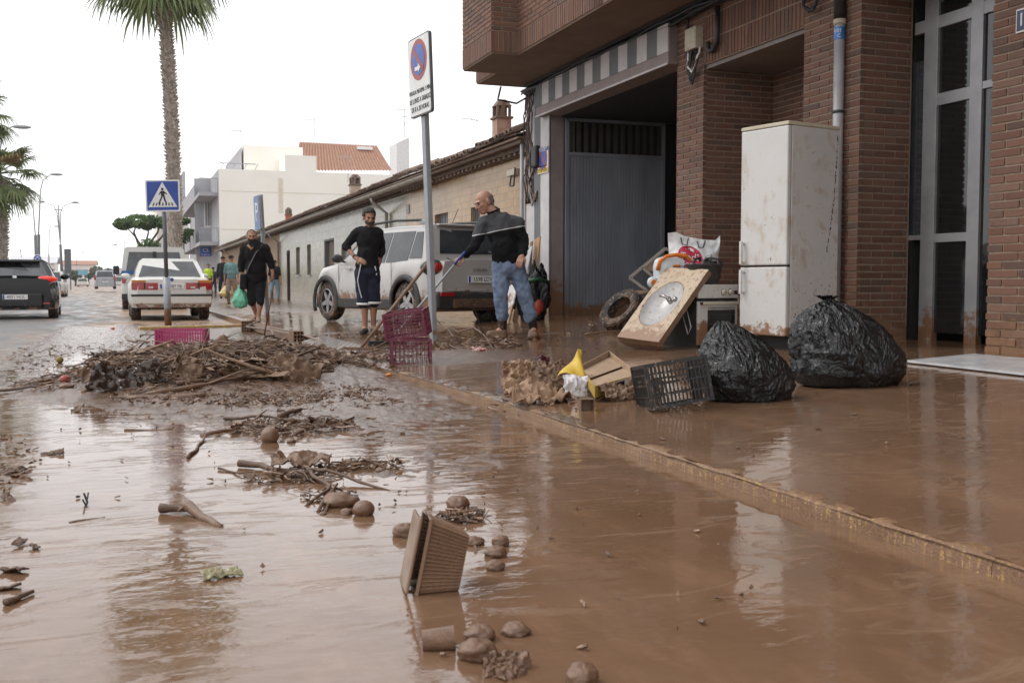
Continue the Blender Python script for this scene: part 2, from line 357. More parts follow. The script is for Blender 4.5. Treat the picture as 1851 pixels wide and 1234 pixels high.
# kerb stones, caked in mud with yellow paint left
def kerb_mat():
    m = bpy.data.materials.new('kerb_paint'); m.use_nodes = True; nt = m.node_tree; b = nt.nodes['Principled BSDF']
    wp = N(nt, 'NewGeometry').outputs['Position']
    st = nzf(nt, wp, 95, 3, .6, (1, 1, .12)); nn = nzf(nt, wp, 90, 4, .7)
    f = math_(nt, 'MULTIPLY', ramp(nt, st, .52, .58), ramp(nt, nn, .42, .62))
    nt.nodes[-1].use_clamp = True
    c = mixc(nt, f, mixc(nt, nzf(nt, wp, 25, 4), (.15, .075, .035), (.27, .15, .085)), (.50, .32, .10))
    nt.links.new(c, b.inputs['Base Color']); b.inputs['Roughness'].default_value = .3
    bp = N(nt, 'Bump', Strength=.8, Distance=.01); nt.links.new(nn, bp.inputs['Height']); nt.links.new(bp.outputs[0], b.inputs['Normal'])
    return m
M_kerb = kerb_mat()
kr = thing('kerb', 'low mud-caked kerb with traces of yellow paint', None, (2.19, 2, 0), world=True); kr['kind'] = 'structure'
y = .6
def kerb_stone(y0, y1, i):
    x0, x1 = float(kerbx(y0)), float(kerbx(y1)); mb = MB(); n = 22
    def fn(u, v):
        yy = y0+.001+(y1-y0-.002)*u; xx = x0+(x1-x0)*u; top = float(side(xx, yy))+.003*RND.random()-.001+.007*fnoise((xx*3, yy*7, 5), 1.5)
        w = .007*fnoise((xx*9, yy*5, v*2), 1.6); prof = [(0+w, -.10), (0+w, top-.022), (.004+w, top-.008), (.014, top-.001), (.05, top), (.12, top-.004)]
        p = prof[min(5, int(round(v*5)))]; return (xx+p[0]-.008, yy, p[1]+float(road(xx, yy))*(1 if p[1] < 0 else .0))
    mb.grid(fn, n, 6); return mb.build('kerb_stone', M_kerb, kr, smooth=True)
i = 0
while y < 24:
    kerb_stone(y, y+.8, i); y += .8; i += 1
while y < 100:
    kerb_stone(y, y+4, i); y += 4
# ================================================================ THE BRICK BUILDING
def brick_mat(name, tint=1.0):
    m = bpy.data.materials.new(name); m.use_nodes = True; nt = m.node_tree; b = nt.nodes['Principled BSDF']
    g = N(nt, 'NewGeometry'); oi = N(nt, 'ObjectInfo'); wp = g.outputs['Position']
    r = math_(nt, 'FRACT', math_(nt, 'ADD', math_(nt, 'MULTIPLY', oi.outputs['Random'], 7.3), g.outputs['Random Per Island']))
    cr = nt.nodes.new('ShaderNodeValToRGB'); cr.color_ramp.interpolation = 'LINEAR'
    cols = [(0, (.28, .125, .075)), (.3, (.35, .175, .11)), (.55, (.23, .10, .065)), (.75, (.29, .17, .125)), (.9, (.15, .09, .068)), (1, (.37, .21, .145))]
    for i, (p, c) in enumerate(cols):
        e = cr.color_ramp.elements[i] if i < 2 else cr.color_ramp.elements.new(p)
        e.position = p; e.color = (*(x*tint for x in c), 1)
    nt.links.new(r, cr.inputs[0])
    n = nzf(nt, wp, 22, 6, .7); c = mixc(nt, math_(nt, 'MULTIPLY', ramp(nt, n, .35, .75), .5), cr.outputs[0], (.16, .085, .06))
    c = mixc(nt, math_(nt, 'MULTIPLY', ramp(nt, nzf(nt, wp, 3, 6, .7), .6, .75), .25), c, (.45, .33, .25))
    sx = N(nt, 'SeparateXYZ'); nt.links.new(wp, sx.inputs[0])
    a = math_(nt, 'ADD', math_(nt, 'MULTIPLY', math_(nt, 'SUBTRACT', .55, sx.outputs[2]), 3), math_(nt, 'MULTIPLY', math_(nt, 'SUBTRACT', nzf(nt, wp, 8, 6, .7), .5), 5))
    a = math_(nt, 'MULTIPLY', a, 1.2, True); c = mixc(nt, a, c, MUD)
    nt.links.new(c, b.inputs['Base Color']); b.inputs['Roughness'].default_value = .75
    bp = N(nt, 'Bump', Strength=.5, Distance=.006); nt.links.new(nzf(nt, wp, 120, 4, .7), bp.inputs['Height']); nt.links.new(bp.outputs[0], b.inputs['Normal'])
    return m
M_brick = brick_mat('brick', .55)
M_mortar = pm('mortar', (.38, .29, .215), sc=12, rough=.9, mud=(.45, .3))
M_soffit = pm('soffit_plaster', (.22, .15, .105), (.18, .12, .085), 2.5, .85, bump=.2, bsc=60)
M_ceil = pm('recess_plaster', (.24, .205, .19), sc=3, rough=.9)
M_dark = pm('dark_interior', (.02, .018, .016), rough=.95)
M_white = pm('white_paint', (.64, .61, .61), (.52, .50, .50), 4, .7, mud=(.62, .3), splash=.15)
M_greys = pm('grey_stripe_paint', (.17, .175, .18), (.14, .145, .15), 4, .75, mud=(.62, .3), splash=.1)
M_beige = pm('pinkish_beige_paint', (.30, .245, .235), (.25, .205, .195), 5, .75, mud=(.8, .3), splash=.25)
M_steel = pm('garage_door_steel', (.27, .29, .33), (.19, .205, .235), 3, .45, bump=.1, splash=.15, mud=(.42, .12), stretch=(1, 1, .25))
M_steeld = pm('garage_rail', (.05, .052, .055), rough=.5)
M_alu = pm('aluminium_frame', (.36, .36, .37), (.30, .30, .31), 6, .35, metal=.2, mud=(.5, .3))
M_glassd = pm('dark_glass', (.012, .013, .014), rough=.05, spec=.8)
M_black = pm('black_cable', (.015, .014, .014), rough=.5)
M_pvc = pm('grey_pvc', (.42, .41, .42), (.34, .33, .34), 8, .4)
M_box = pm('cream_box', (.55, .5, .4), (.45, .4, .31), 9, .6)
M_blue = pm('sign_blue', (.02, .07, .36), rough=.4)
M_signw = pm('sign_white', (.78, .78, .76), (.68, .68, .66), 8, .4, splash=.05)
M_red = pm('sign_red', (.40, .09, .08), rough=.45)
M_yel = pm('label_yellow', (.75, .52, .06), rough=.5)
XF = 6.8
bb_ = thing('brick_building', 'large brown brick building with overhanging balconies and open garage', 'building', (XF, 9, .15), world=True)
BR = []      # (centre, size, sort key)
def bricks(axis, fixed, out, a0, a1, z0, z1, L, H=.071, soldier=False, ph=0, dep=.05):
    """axis 'y': face in plane X=fixed, running along Y; axis 'x': face in plane Y=fixed. out: -1 faces -X / -Y"""
    g = .017
    if soldier:
        n = max(1, round((a1-a0)/H)); w = (a1-a0)/n; cells = [(a0+i*w, a0+(i+1)*w, z0, z1) for i in range(n)]
    else:
        cells = []; n = max(1, int(round((z1-z0)/H))); h = (z1-z0)/n
        for k in range(n):
            o_ = 0 if (k+ph) % 2 else L/2; a = a0
            if o_: 
                b = min(a1, a+L*.5); cells.append((a, b, z0+k*h, z0+(k+1)*h)); a = b
            while a < a1-.02:
                b = min(a1, a+L); cells.append((a, b, z0+k*h, z0+(k+1)*h)); a = b
    for a, b, c, d in cells:
        if b-a < .03: continue
        cx, sz = (a+b)/2, (b-a-g, d-c-g); j = .0015*RND.uniform(-1, 1)
        if axis == 'y': p = V((fixed+out*(-dep/2+.010+j), cx, (c+d)/2)); s = (dep, sz[0], sz[1])
        else: p = V((cx, fixed+out*(-dep/2+.010+j), (c+d)/2)); s = (sz[0], dep, sz[1])
        BR.append((p, s))
def core(mb, a, b): mb.bb(a, b)
mo = MB()
# right wall, pillars, recess, lintel
bricks('y', XF, -1, 5.0, 6.992, .12, 4.30, .33, ph=1); mo.bb((XF, -8.0, 0), (XF+.5, 6.975, 4.30))  # core extended unseen behind the camera to cut light on the recess
bricks('y', XF, -1, 8.664, 9.61, .12, 4.30, .33); bricks('x', 8.68, -1, XF+.035, 7.4, .12, 4.30, .262, ph=1); mo.bb((XF, 8.68, 0), (7.42, 9.61, 4.30))
bricks('y', XF, -1, 11.684, 12.38, .12, 4.30, .33); bricks('x', 11.70, -1, XF+.035, 7.82, .12, 3.5, .262, ph=1); mo.bb((XF, 11.70, 0), (7.84, 12.38, 4.30))
bricks('y', 7.82, -1, 9.61, 11.70, .12, 3.5, .33); mo.bb((7.82, 9.61, 0), (8.0, 11.70, 3.5))
bricks('y', XF, -1, 9.61, 11.70, 3.50, 3.79, .33, soldier=True); bricks('y', XF, -1, 9.61, 11.70, 3.79, 4.08, .33, soldier=True); bricks('y', XF, -1, 9.61, 11.70, 4.08, 4.3, .33, ph=1)
mo.bb((XF, 9.612, 3.50), (7.0, 11.698, 4.298))
# balconies
ZS = 4.30
def soldierwall(axis, fixed, a0, a1, zb, zt, L):
    bricks(axis, fixed, -1, a0, a1, zb, zb+.33, L, soldier=True, H=.075); bricks(axis, fixed, -1, a0, a1, zb+.33, zt, L)
soldierwall('y', 5.26, 15.394, 16.88, ZS, 6.2, .33); soldierwall('x', 15.41, 5.295, 5.68, ZS, 6.2, .262)
soldierwall('y', 5.68, 12.3, 15.41, ZS, 6.4, .33); soldierwall('y', 5.83, 16.90, 17.92, ZS, 4.66, .33)
zb2 = 4.62
soldierwall('y', 5.24, 10.6, 12.62, zb2, 5.6, .33)
mo.bb((5.262, 15.412, ZS+.003), (6.8, 16.88, 6.2)); mo.bb((5.682, 9.0, ZS+.003), (6.8, 15.41, 6.4)); mo.bb((5.832, 16.885, ZS+.003), (6.8, 17.92, 6.2)); mo.bb((5.242, -8, zb2+.003), (5.68, 12.62, 5.6))
mo.build('mortar', M_mortar, bb_)
uw = MB(); uw.bb((5.70, -8, 6.2), (14, 17.9, 13)); uw.bb((5.70, -8, 4.303), (14, 8.99, 6.2)); uw.bb((6.82, 9.0, 4.303), (14, 17.9, 6.199))
M_upper = pm('upper_brickwork', (.27, .125, .08), (.2, .09, .06), 30, .8)
uw.build('upper_storeys', M_upper, bb_)
for k in range(4): MB().bb((5.66, 1+k*3.6, 7.4), (5.70, 2.6+k*3.6, 9.2)).build('upper_window', M_glassd, bb_)
sf = MB(); sf.bb((5.27, 15.42, ZS-.02), (6.8, 16.88, ZS)); sf.bb((5.69, -8, ZS-.02), (6.8, 15.418, ZS)); sf.bb((5.84, 16.883, ZS-.02), (6.8, 17.91, ZS)); sf.bb((5.25, -8, zb2-.02), (5.69, 12.61, zb2))
sf.build('soffit', M_soffit, bb_)
# door recess (between right wall and second pillar)
rc = MB(); rc.bb((XF+.02, 6.98, 3.62), (7.42, 8.68, 3.7)); rc.build('recess_ceiling', M_ceil, bb_)
rc = MB(); rc.bb((XF+.03, 9.612, 3.45), (7.82, 11.698, 3.498)); rc.build('recess_ceiling', M_ceil, bb_)
ln = MB(); ln.bb((XF+.004, 6.98, 3.70), (7.0, 8.68, 4.30)); ln.build('lintel', M_soffit, bb_)
XG = 7.42
def gy(px, py=300): return Wx(px, py, XG).y
fr = thing('x', None, None); bpy.data.objects.remove(fr)
door = MB(); y1, y2, y3, y4 = gy(1647), gy(1682), gy(1757), gy(1797)
def post(mb, p0, p1, z0=.12, z1=3.6, x=XG, d=.07): mb.bb((x, gy(p1), z0), (x+d, gy(p0), z1))
post(door, 1666, 1690); post(door, 1749, 1771); post(door, 1792, 1800)
dz = lambda px, py: Wx(px, py, XG).z
door.bb((XG+.004, gy(1795), dz(1720, 40)-.02), (XG+.06, gy(1648), dz(1720, 40)+.1)); door.bb((XG+.005, gy(1749), dz(1718, 186)), (XG+.065, gy(1690), dz(1718, 164)))
door.bb((XG+.005, gy(1792), dz(1780, 160)), (XG+.065, gy(1771), dz(1780, 146))); door.bb((XG+.005, gy(1749), dz(1718, 437)), (XG+.065, gy(1690), dz(1718, 421)))
door.bb((XG+.006, gy(1666), dz(1655, 434)), (XG+.066, gy(1640), dz(1655, 425)))
dr = door.build('entrance_door', M_alu, bb_, bevel=.004)
pn = MB(); pn.bb((XG+.03, gy(1749), .3), (XG+.036, gy(1690), 3.5)); pn.build('pane', M_glassd, dr)
pn = MB(); pn.bb((XG+.03, gy(1666), dz(1655, 425)), (XG+.036, gy(1640), dz(1655, 112))); pn.build('pane', pm('clear_glass', (.2, .23, .27), rough=.04, metal=.75, spec=.9), dr)
pn = MB(); pn.bb((XG+.03, gy(1792), .3), (XG+.036, gy(1771), 3.5)); pn.build('pane', M_glassd, dr)
# interiors: dark rooms behind the openings
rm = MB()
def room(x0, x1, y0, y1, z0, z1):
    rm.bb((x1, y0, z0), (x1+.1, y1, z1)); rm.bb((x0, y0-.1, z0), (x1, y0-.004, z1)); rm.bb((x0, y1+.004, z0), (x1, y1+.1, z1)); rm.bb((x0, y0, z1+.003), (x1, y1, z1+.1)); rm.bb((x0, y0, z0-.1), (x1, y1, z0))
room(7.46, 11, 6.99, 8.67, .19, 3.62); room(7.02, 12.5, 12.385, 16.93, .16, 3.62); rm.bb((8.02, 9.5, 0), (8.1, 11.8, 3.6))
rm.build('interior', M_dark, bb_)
# garage: jambs, striped front, leaf folded open
gp = MB(); gp.bb((XF, 16.93, 0), (7.3, 17.05, 4.30)); gp.bb((XF+.005, 16.86, 0), (7.06, 16.93, 3.66))
gp.build('garage_jamb', M_beige, bb_)
ed = [17.95, 17.55, 17.25, 16.86]
for k in range(3):
    MB().bb((XF-.012, ed[k+1], 0), (XF+.02, ed[k]-.001, 4.22)).build('painted_stripe', [M_white, M_greys, M_white][k], bb_)
MB().bb((XF+.022, 17.06, 0), (12, 17.94, 4.30)).build('pier', M_white, bb_)
bx0 = XF-.14; yl = 17.15; n = 16; w = (yl-12.39)/n
MB().bb((bx0+.006, 12.392, 3.64), (XF+.3, yl-.002, 4.16)).build('awning_box', M_beige, bb_, bevel=.01)
for k in range(n):
    MB().bb((bx0-.004, 12.39+k*w, 3.80), (bx0+.02, 12.39+(k+1)*w-.001, 4.165)).build('painted_stripe', M_white if k % 2 == 0 else M_greys, bb_)
MB().bb((bx0-.012, 12.392, 3.63), (bx0+.01, yl, 3.655)).build('awning_edge', M_white, bb_)
lf = MB(); x0, x1, yy = 7.10, 8.95, 16.80
for k in range(31):
    a = x0+(x1-x0)*k/31; b = x0+(x1-x0)*(k+1)/31
    lf.add([(a+.006, yy-.012, .2), (b-.006, yy-.012, .2), (b-.006, yy-.012, 2.98), (a+.006, yy-.012, 2.98), (b, yy, .2), (b, yy, 2.98), (a, yy, .2), (a, yy, 2.98)], [(0, 1, 2, 3), (1, 4, 5, 2), (6, 0, 3, 7)])
gl = lf.build('garage_door_leaf', M_steel, bb_)
MB().bb((x0, yy, .2), (x1, yy+.03, 3.0)).build('door_back', M_steel, gl)
f2 = MB(); f2.bb((x0-.03, yy-.03, .18), (x0+.03, yy+.02, 3.6)); f2.bb((x1-.03, yy-.03, .18), (x1+.03, yy+.02, 3.6)); f2.bb((x0, yy-.035, 2.96), (x1, yy+.02, 3.02)); f2.bb((x0, yy-.03, 3.55), (x1, yy+.02, 3.6))
f2.build('door_frame', M_steel, gl)
for k in range(13):
    a = x0+.08+(x1-x0-.16)*k/12
    MB().bb((a-.045, yy-.01, 3.02), (a+.03, yy, 3.55)).build('slat', pm('slat_brown', (.06, .045, .035), rough=.7), gl)
MB().bb((7.065, 16.84, .1), (7.10, 16.90, 3.6)).build('door_rail', M_steeld, bb_)
# cables along the soffit
for k in range(6):
    pts = [(XF-.06-.035*(k % 3), yq, 4.2-.05*(k//3)+.02*math.sin(yq*2+k)-.012*math.cos(yq*5.3+k*2)) for yq in np.linspace(6.9, 17.9, 40)]
    MB().tube(pts, .022 if k < 4 else .016, 6).build('cable', M_black, bb_, smooth=True)
MB().bb((XF-.17, 9.0, 4.225), (XF+.0, 17.6, 4.275)).build('shadow_gap_ledge', M_black, bb_)  # black ledge standing in for the shadow gap under the soffit
def cab(pts, r=.012, mat=None, par=None, wig=.0):
    q = []
    for i in range(len(pts)-1):
        for t in range(6):
            p = V(pts[i]).lerp(V(pts[i+1]), t/6); q.append(p+V((RND.uniform(-wig, wig), RND.uniform(-wig, wig), 0)))
    q.append(V(pts[-1])); return MB().tube(q, r, 6).build('cable', mat or M_black, par or bb_, smooth=True)
M_cab2 = pm('brown_cable', (.12, .06, .04), rough=.6)
for k in range(7):
    yk = 17.9-.06*k+.03
    cab([(XF-.03, yk, 4.15), (XF-.05, yk+.05, 3.6), (XF-.03, yk-.06+.02*k, 3.0), (XF-.04, yk+.04, 2.7+.1*k), (XF-.03, yk, 2.2)], .013, M_black if k % 2 else M_cab2, wig=.02)
for s in (0, 1):
    cab([Wx(965+4*s, 300, XF-.03), Wx(956, 330, XF-.05), Wx(962+6*s, 372-8*s, XF-.05), Wx(970, 345, XF-.03)], .016, M_cab2 if s else pm('pale_cable', (.4, .36, .32)), wig=.01)
cab([(XF-.5, 17.95, 4.28), (XF-.55, 17.97, 4.05), (XF-.2, 17.96, 4.0), (XF-.03, 17.9, 4.1)], .018)
# pipes between the buildings and on the second pillar
MB().tube([(XF-.06, 18.05, .1), (XF-.06, 18.05, 3.3)], .035, 10).build('rain_pipe', M_pvc, bb_, smooth=True)
MB().tube([(XF-.03, 17.97, .6), (XF-.03, 17.97, 3.0)], .02, 8).build('conduit', M_pvc, bb_, smooth=True)
yp = Wx(1516, 150, XF-.07).y; z0 = Wx(1516, 42, XF-.07).z
pp = MB().tube([(XF-.07, yp, .15), (XF-.07, yp, z0)], .052, 14).build('rain_pipe', M_pvc, bb_, smooth=True)
MB().tube([(XF-.07, yp, z0), (XF-.07, yp, 4.28)], .06, 14).build('upper_pipe', M_black, pp, smooth=True)
MB().tube([(XF-.07, yp, z0-.02), (XF-.07, yp, z0+.03)], .062, 14).build('pipe_collar', M_box, pp, smooth=True)
zc = Wx(1516, 205, XF-.07).z; MB().tube([(XF-.07, yp, zc), (XF-.07, yp, zc+.03)], .058, 14).build('pipe_clip', M_steeld, pp, smooth=True)
st = MB(); za, zb = Wx(1516, 73, XF-.07).z, Wx(1516, 51, XF-.07).z
st.tube([(XF-.07, yp, za), (XF-.07, yp, zb)], .0545, 16, cap=False); st.build('blue_label', pm('label_blue', (.03, .22, .62), rough=.35), pp, smooth=True)
st = MB(); cd = math.radians(215); vd = V((-math.cos(R(37)), -math.sin(R(37)), 0)); Mx = Matrix((V((-vd.y*-1, vd.x*-1, 0)).normalized()*-1, V((0, 0, 1)), vd)).transposed().to_4x4()
Mx = Matrix((V((math.sin(R(37)), -math.cos(R(37)), 0)), V((0, 0, 1)), vd)).transposed().to_4x4(); Mx.translation = V((XF-.07, yp, (za+zb)/2))+vd*.0555
st.text('001', .055, Mx@Matrix.Translation((0, .02, 0))); st.text('C', .05, Mx@Matrix.Translation((.012, -.03, 0))); st.build('label_print', M_signw, pp)
MB().tube([(XF-.03, yp+.11, .15), (XF-.03, yp+.11, 4.2)], .014, 6).build('conduit', M_box, bb_)
# lay out the bricks: the 300 that show largest are objects
def vis(p):
    d = V((p.x, p.y, p.z-CZ)); D = depth(p)
    if D < 1: return 0
    c = cam.matrix_world if False else None
    x = (p.x*math.cos(YAW)-p.y*math.sin(YAW)); h = D; z = d.z
    fwd = h*math.cos(PITCH)-z*math.sin(PITCH); up = h*math.sin(PITCH)+z*math.cos(PITCH)
    px = 925.5+F*x/fwd; py = 617-F*up/fwd
    if not (-15 < px < 1866 and -10 < py < 700): return 0
    if 1345 < px < 1528 and 222 < py < 610 or 1440 < px < 1640 and 540 < py: return .5/D
    return 1/D
BR.sort(key=lambda b: -vis(b[0])*max(b[1][:2])*b[1][2])
meshes = {}
rest = MB()
for i, (p, s) in enumerate(BR):
    if i < 300:
        k = tuple(round(q, 2) for q in s)
        if k not in meshes: meshes[k] = MB().box((0, 0, 0), s).mesh('brick', M_brick)
        o = bpy.data.objects.new('brick', meshes[k]); COL.objects.link(o); o.parent = bb_; o.location = p-bb_.location
        o.rotation_euler = (RND.uniform(-.006, .006), 0, 0)
    else: rest.box(p, s)
o = rest.build('brickwork', M_brick, bb_); o['kind'] = 'stuff'
# ---- fittings on the wall, each a thing
def wallbox(name, label, cat, p0, p1, X, dep_, mat, bevel=.01):
    a, b = Wx(*p0, X), Wx(*p1, X); y0, y1 = min(a.y, b.y), max(a.y, b.y); z0, z1 = min(a.z, b.z), max(a.z, b.z)
    t = thing(name, label, cat, (X, (y0+y1)/2, z0), world=True)
    MB().bb((X, y0, z0), (X+dep_, y1, z1)).build('housing', mat, t, bevel=bevel); return t, y0, y1, z0, z1
t, y0, y1, z0, z1 = wallbox('junction_box', 'cream electrical box with dangling wires on first brick pillar', 'electrical box', (1237, 94), (1257, 46), XF-.12, .12, M_box)
MB().bb((XF-.126, y0+.02, z0+.03), (XF-.118, y1-.02, z1-.03)).build('lid', M_box, t, bevel=.004)
for k in range(4):
    cab([(XF-.05, y1-.03*k, z0+.02), (XF-.08, y1-.02, z0-.18-.03*k), (XF-.08, (y0+y1)/2, z0-.28-.05*k), (XF-.08, y0+.02, z0-.15), (XF-.05, y0+.05*k, z0+.02)], .013, M_black if k else M_signw, t, .012)
cab([(XF-.05, y1+.05, 4.2), (XF-.05, y1+.06, z1-.1), (XF-.06, y1+.05, z0), (XF-.06, y1-.02, z0-.15)], .02, None, t)
a = Wx(1290, 60, XF-.06); t = thing('hanging_cable', 'black cable bent into a J under the soffit by the recess lintel', 'cable', (XF-.06, a.y, 3.7), world=True)
MB().tube([Wx(px, py, XF-.06) for px, py in ((1297, 12), (1297, 50), (1296, 75), (1290, 90), (1283, 93), (1279, 86), (1281, 76))], .032, 8).build('bent_cable', M_black, t, smooth=True)
t = thing('lamp_wires', 'tangle of black wires hanging beside the grey rain pipe top', 'wires', Wx(1462, 15, XF-.06), world=True)
for k in range(3): cab([Wx(1450+3*k, -5, XF-.05), Wx(1452, 12, XF-.1), Wx(1462+3*k, 22-k, XF-.1), Wx(1476, 8, XF-.08), Wx(1478, -8, XF-.05)], .014, None, t, .01)
t, y0, y1, z0, z1 = wallbox('meter_loop_box', 'dark oval wire box on the striped white pillar left of the garage', 'electrical box', (959, 304), (968, 262), XF-.1, .09, M_black, .03)
t, y0, y1, z0, z1 = wallbox('meter_box', 'small cream meter box high on the yellow tiled wall', 'electrical box', (915, 320), (929, 304), 6.9, .1, M_box)
cab([(6.88, y0+.1, z0), (6.86, y0+.12, z0-.2), (6.86, y0-.1, z0-.22), (6.88, y0-.12, z1)], .015, None, t)
# no-parking plate on the pillar
a, b = Wx(972, 316, XF-.03), Wx(991, 263, XF-.03); y0, y1 = min(a.y, b.y), max(a.y, b.y); z0, z1 = min(a.z, b.z), max(a.z, b.z); h = z1-z0; wd_ = y1-y0; ym = (y0+y1)/2
t = thing('no_parking_plate', 'small no-parking plate with blue header and yellow footer on the white pillar', 'sign', (XF-.03, ym, z0), world=True)
def FM(X, y, z, rot=0):   # faces -X
    return Matrix.Translation((X, y, z)) @ Matrix(((0, 0, -1), (-1, 0, 0), (0, 1, 0))).to_4x4()
MB().bb((XF-.03, y0, z0), (XF-.02, y1, z1)).build('plate', M_signw, t, bevel=.002)
MB().bb((XF-.034, y0, z1-h*.17), (XF-.0305, y1, z1-.004)).build('header', M_blue, t)
MB().bb((XF-.034, y0+.01, z0+h*.03), (XF-.0305, y1-.01, z0+h*.2)).build('footer', M_yel, t)
def ndisc(par, M, r, th=.003):
    q = MB().lathe([(r, 0), (r, th)], 32, M); q.build('red_ring', M_red, par)
    q = MB().lathe([(r*.78, th), (r*.78, th+.001)], 32, M); q.build('blue_disc', M_blue, par)
    q = MB().box((0, 0, 0), (r*1.7, r*.2, .002)); vs = [M@Matrix.Translation((0, 0, th+.002))@Matrix.Rotation(R(-45), 4, 'Z')@V(p) for p in q.v]; q.v = vs; q.build('red_bar', M_red, par)
ndisc(t, FM(XF-.031, ym, z0+h*.55), wd_*.42)
q = MB(); q.text('P Nº 124', wd_*.2, FM(XF-.036, ym, z0+h*.115)); q.text('PROHIBIDO APARCAR', wd_*.085, FM(XF-.036, ym, z0+h*.27)); q.build('lettering', M_black, t)
q = MB(); q.text('AJUNTAMENT', wd_*.13, FM(XF-.036, ym, z1-h*.06)); q.text('ALFAFAR', wd_*.13, FM(XF-.036, ym, z1-h*.125)); q.build('header_lettering', M_signw, t)
# house number
a, b = Wx(1836, 60, XF-.02), Wx(1851, 26, XF-.02); y1 = a.y; y0 = y1-.2; z0 = Wx(1838, 61, XF-.02).z; z1 = z0+.19
t = thing('house_number_plate', 'dark blue enamel house number plate with white rim on right brick wall', 'sign', (XF-.02, y0, z0), world=True)
MB().bb((XF-.022, y0, z0), (XF-.012, y1, z1)).build('plate', M_signw, t, bevel=.003)
MB().bb((XF-.025, y0+.012, z0+.014), (XF-.022, y1-.012, z1-.014)).build('blue_field', pm('enamel_blue', (.012, .02, .08), rough=.2), t)
MB().text('1', .15, FM(XF-.0265, y1-.06, (z0+z1)/2)).build('numeral', M_signw, t)
for s in (0, 1): MB().lathe([(.006, 0), (.004, .004)], 8, FM(XF-.026, y1-.02, z0+.02+s*.15)).build('screw', M_black, t)
# ================================================================ THE LOW ROW HOUSES
def tile_mat(name, c1, c2, cm, sx, sz, rough=.25, mudl=None):
    m = bpy.data.materials.new(name); m.use_nodes = True; nt = m.node_tree; b = nt.nodes['Principled BSDF']
    wp = N(nt, 'NewGeometry').outputs['Position']; s = N(nt, 'SeparateXYZ'); nt.links.new(wp, s.inputs[0])
    cb = nt.nodes.new('ShaderNodeCombineXYZ'); nt.links.new(s.outputs[1], cb.inputs[0]); nt.links.new(s.outputs[2], cb.inputs[1])
    t = N(nt, 'TexBrick', Scale=1.0); t.offset = 0; t.inputs['Brick Width'].default_value = sx; t.inputs['Row Height'].default_value = sz
    t.inputs['Mortar Size'].default_value = .006; nt.links.new(cb.outputs[0], t.inputs[0])
    t.inputs['Color1'].default_value = (*c1, 1); t.inputs['Color2'].default_value = (*c2, 1); t.inputs['Mortar'].default_value = (*cm, 1)
    c = mixc(nt, math_(nt, 'MULTIPLY', ramp(nt, nzf(nt, wp, 4, 6, .7), .5, .7), .5), t.outputs[0], tuple(x*.6 for x in c1))
    a = math_(nt, 'ADD', math_(nt, 'MULTIPLY', math_(nt, 'SUBTRACT', .75, s.outputs[2]), 1.5), math_(nt, 'MULTIPLY', math_(nt, 'SUBTRACT', nzf(nt, wp, 3, 6, .7), .5), 2))
    c = mixc(nt, math_(nt, 'MULTIPLY', a, .6, True), c, (.3, .22, .14))
    nt.links.new(c, b.inputs['Base Color']); b.inputs['Roughness'].default_value = rough
    bp = N(nt, 'Bump', Strength=.35, Distance=.01); nt.links.new(math_(nt, 'ADD', math_(nt, 'MULTIPLY', t.outputs['Fac'], -1), math_(nt, 'MULTIPLY', nzf(nt, wp, 9, 2), .8)), bp.inputs['Height']); nt.links.new(bp.outputs[0], b.inputs['Normal'])
    return m
M_ytile = tile_mat('yellow_wall_tile', (.33, .195, .075), (.42, .27, .12), (.22, .145, .08), .15, .15)
M_gtile = tile_mat('pale_green_wall_tile', (.19, .17, .105), (.27, .245, .16), (.14, .125, .08), .30, .30, .2)
M_tanw = pm('tan_plaster', (.30, .21, .13), sc=2, rough=.85)
M_rtile = pm('roof_tile_weathered', (.25, .16, .11), (.12, .095, .08), 14, .85, bump=.4, bsc=30, rand=.5)
M_corn = pm('cornice', (.17, .115, .08), (.09, .065, .05), 6, .85, bump=.5, bsc=12)
M_gut = pm('gutter_zinc', (.36, .33, .29), (.28, .25, .22), 6, .5, splash=.1)
M_wood = pm('dark_wood', (.09, .05, .03), (.05, .03, .02), 10, .6)
M_shut = pm('shutter_grey', (.3, .31, .33), (.22, .22, .24), 6, .5)
XR, XE, ZE = 7.0, 6.55, 3.42
def halftile(L=.5, r=.085):
    vs = []; n = 6
    for j in (0, 1):
        for k in range(n+1):
            a = math.pi*k/n; q = r*(1.0 if j == 0 else .82); vs.append((j*L, -q*math.cos(a), q*.8*math.sin(a)))
    for j in (0, 1):
        for k in range(n+1):
            a = math.pi*k/n; q = (r-.014)*(1.0 if j == 0 else .82); vs.append((j*L, -q*math.cos(a), q*.8*math.sin(a)))
    m = n+1; fs = [(k, k+1, m+k+1, m+k) for k in range(n)]+[(2*m+k, 3*m+k, 3*m+k+1, 2*m+k+1) for k in range(n)]+[(k, 2*m+k, 2*m+k+1, k+1) for k in range(n)]
    return vs, fs
tv, tf = halftile(); TILE = MB().add(tv, tf).mesh('roof_tile', M_rtile, True)
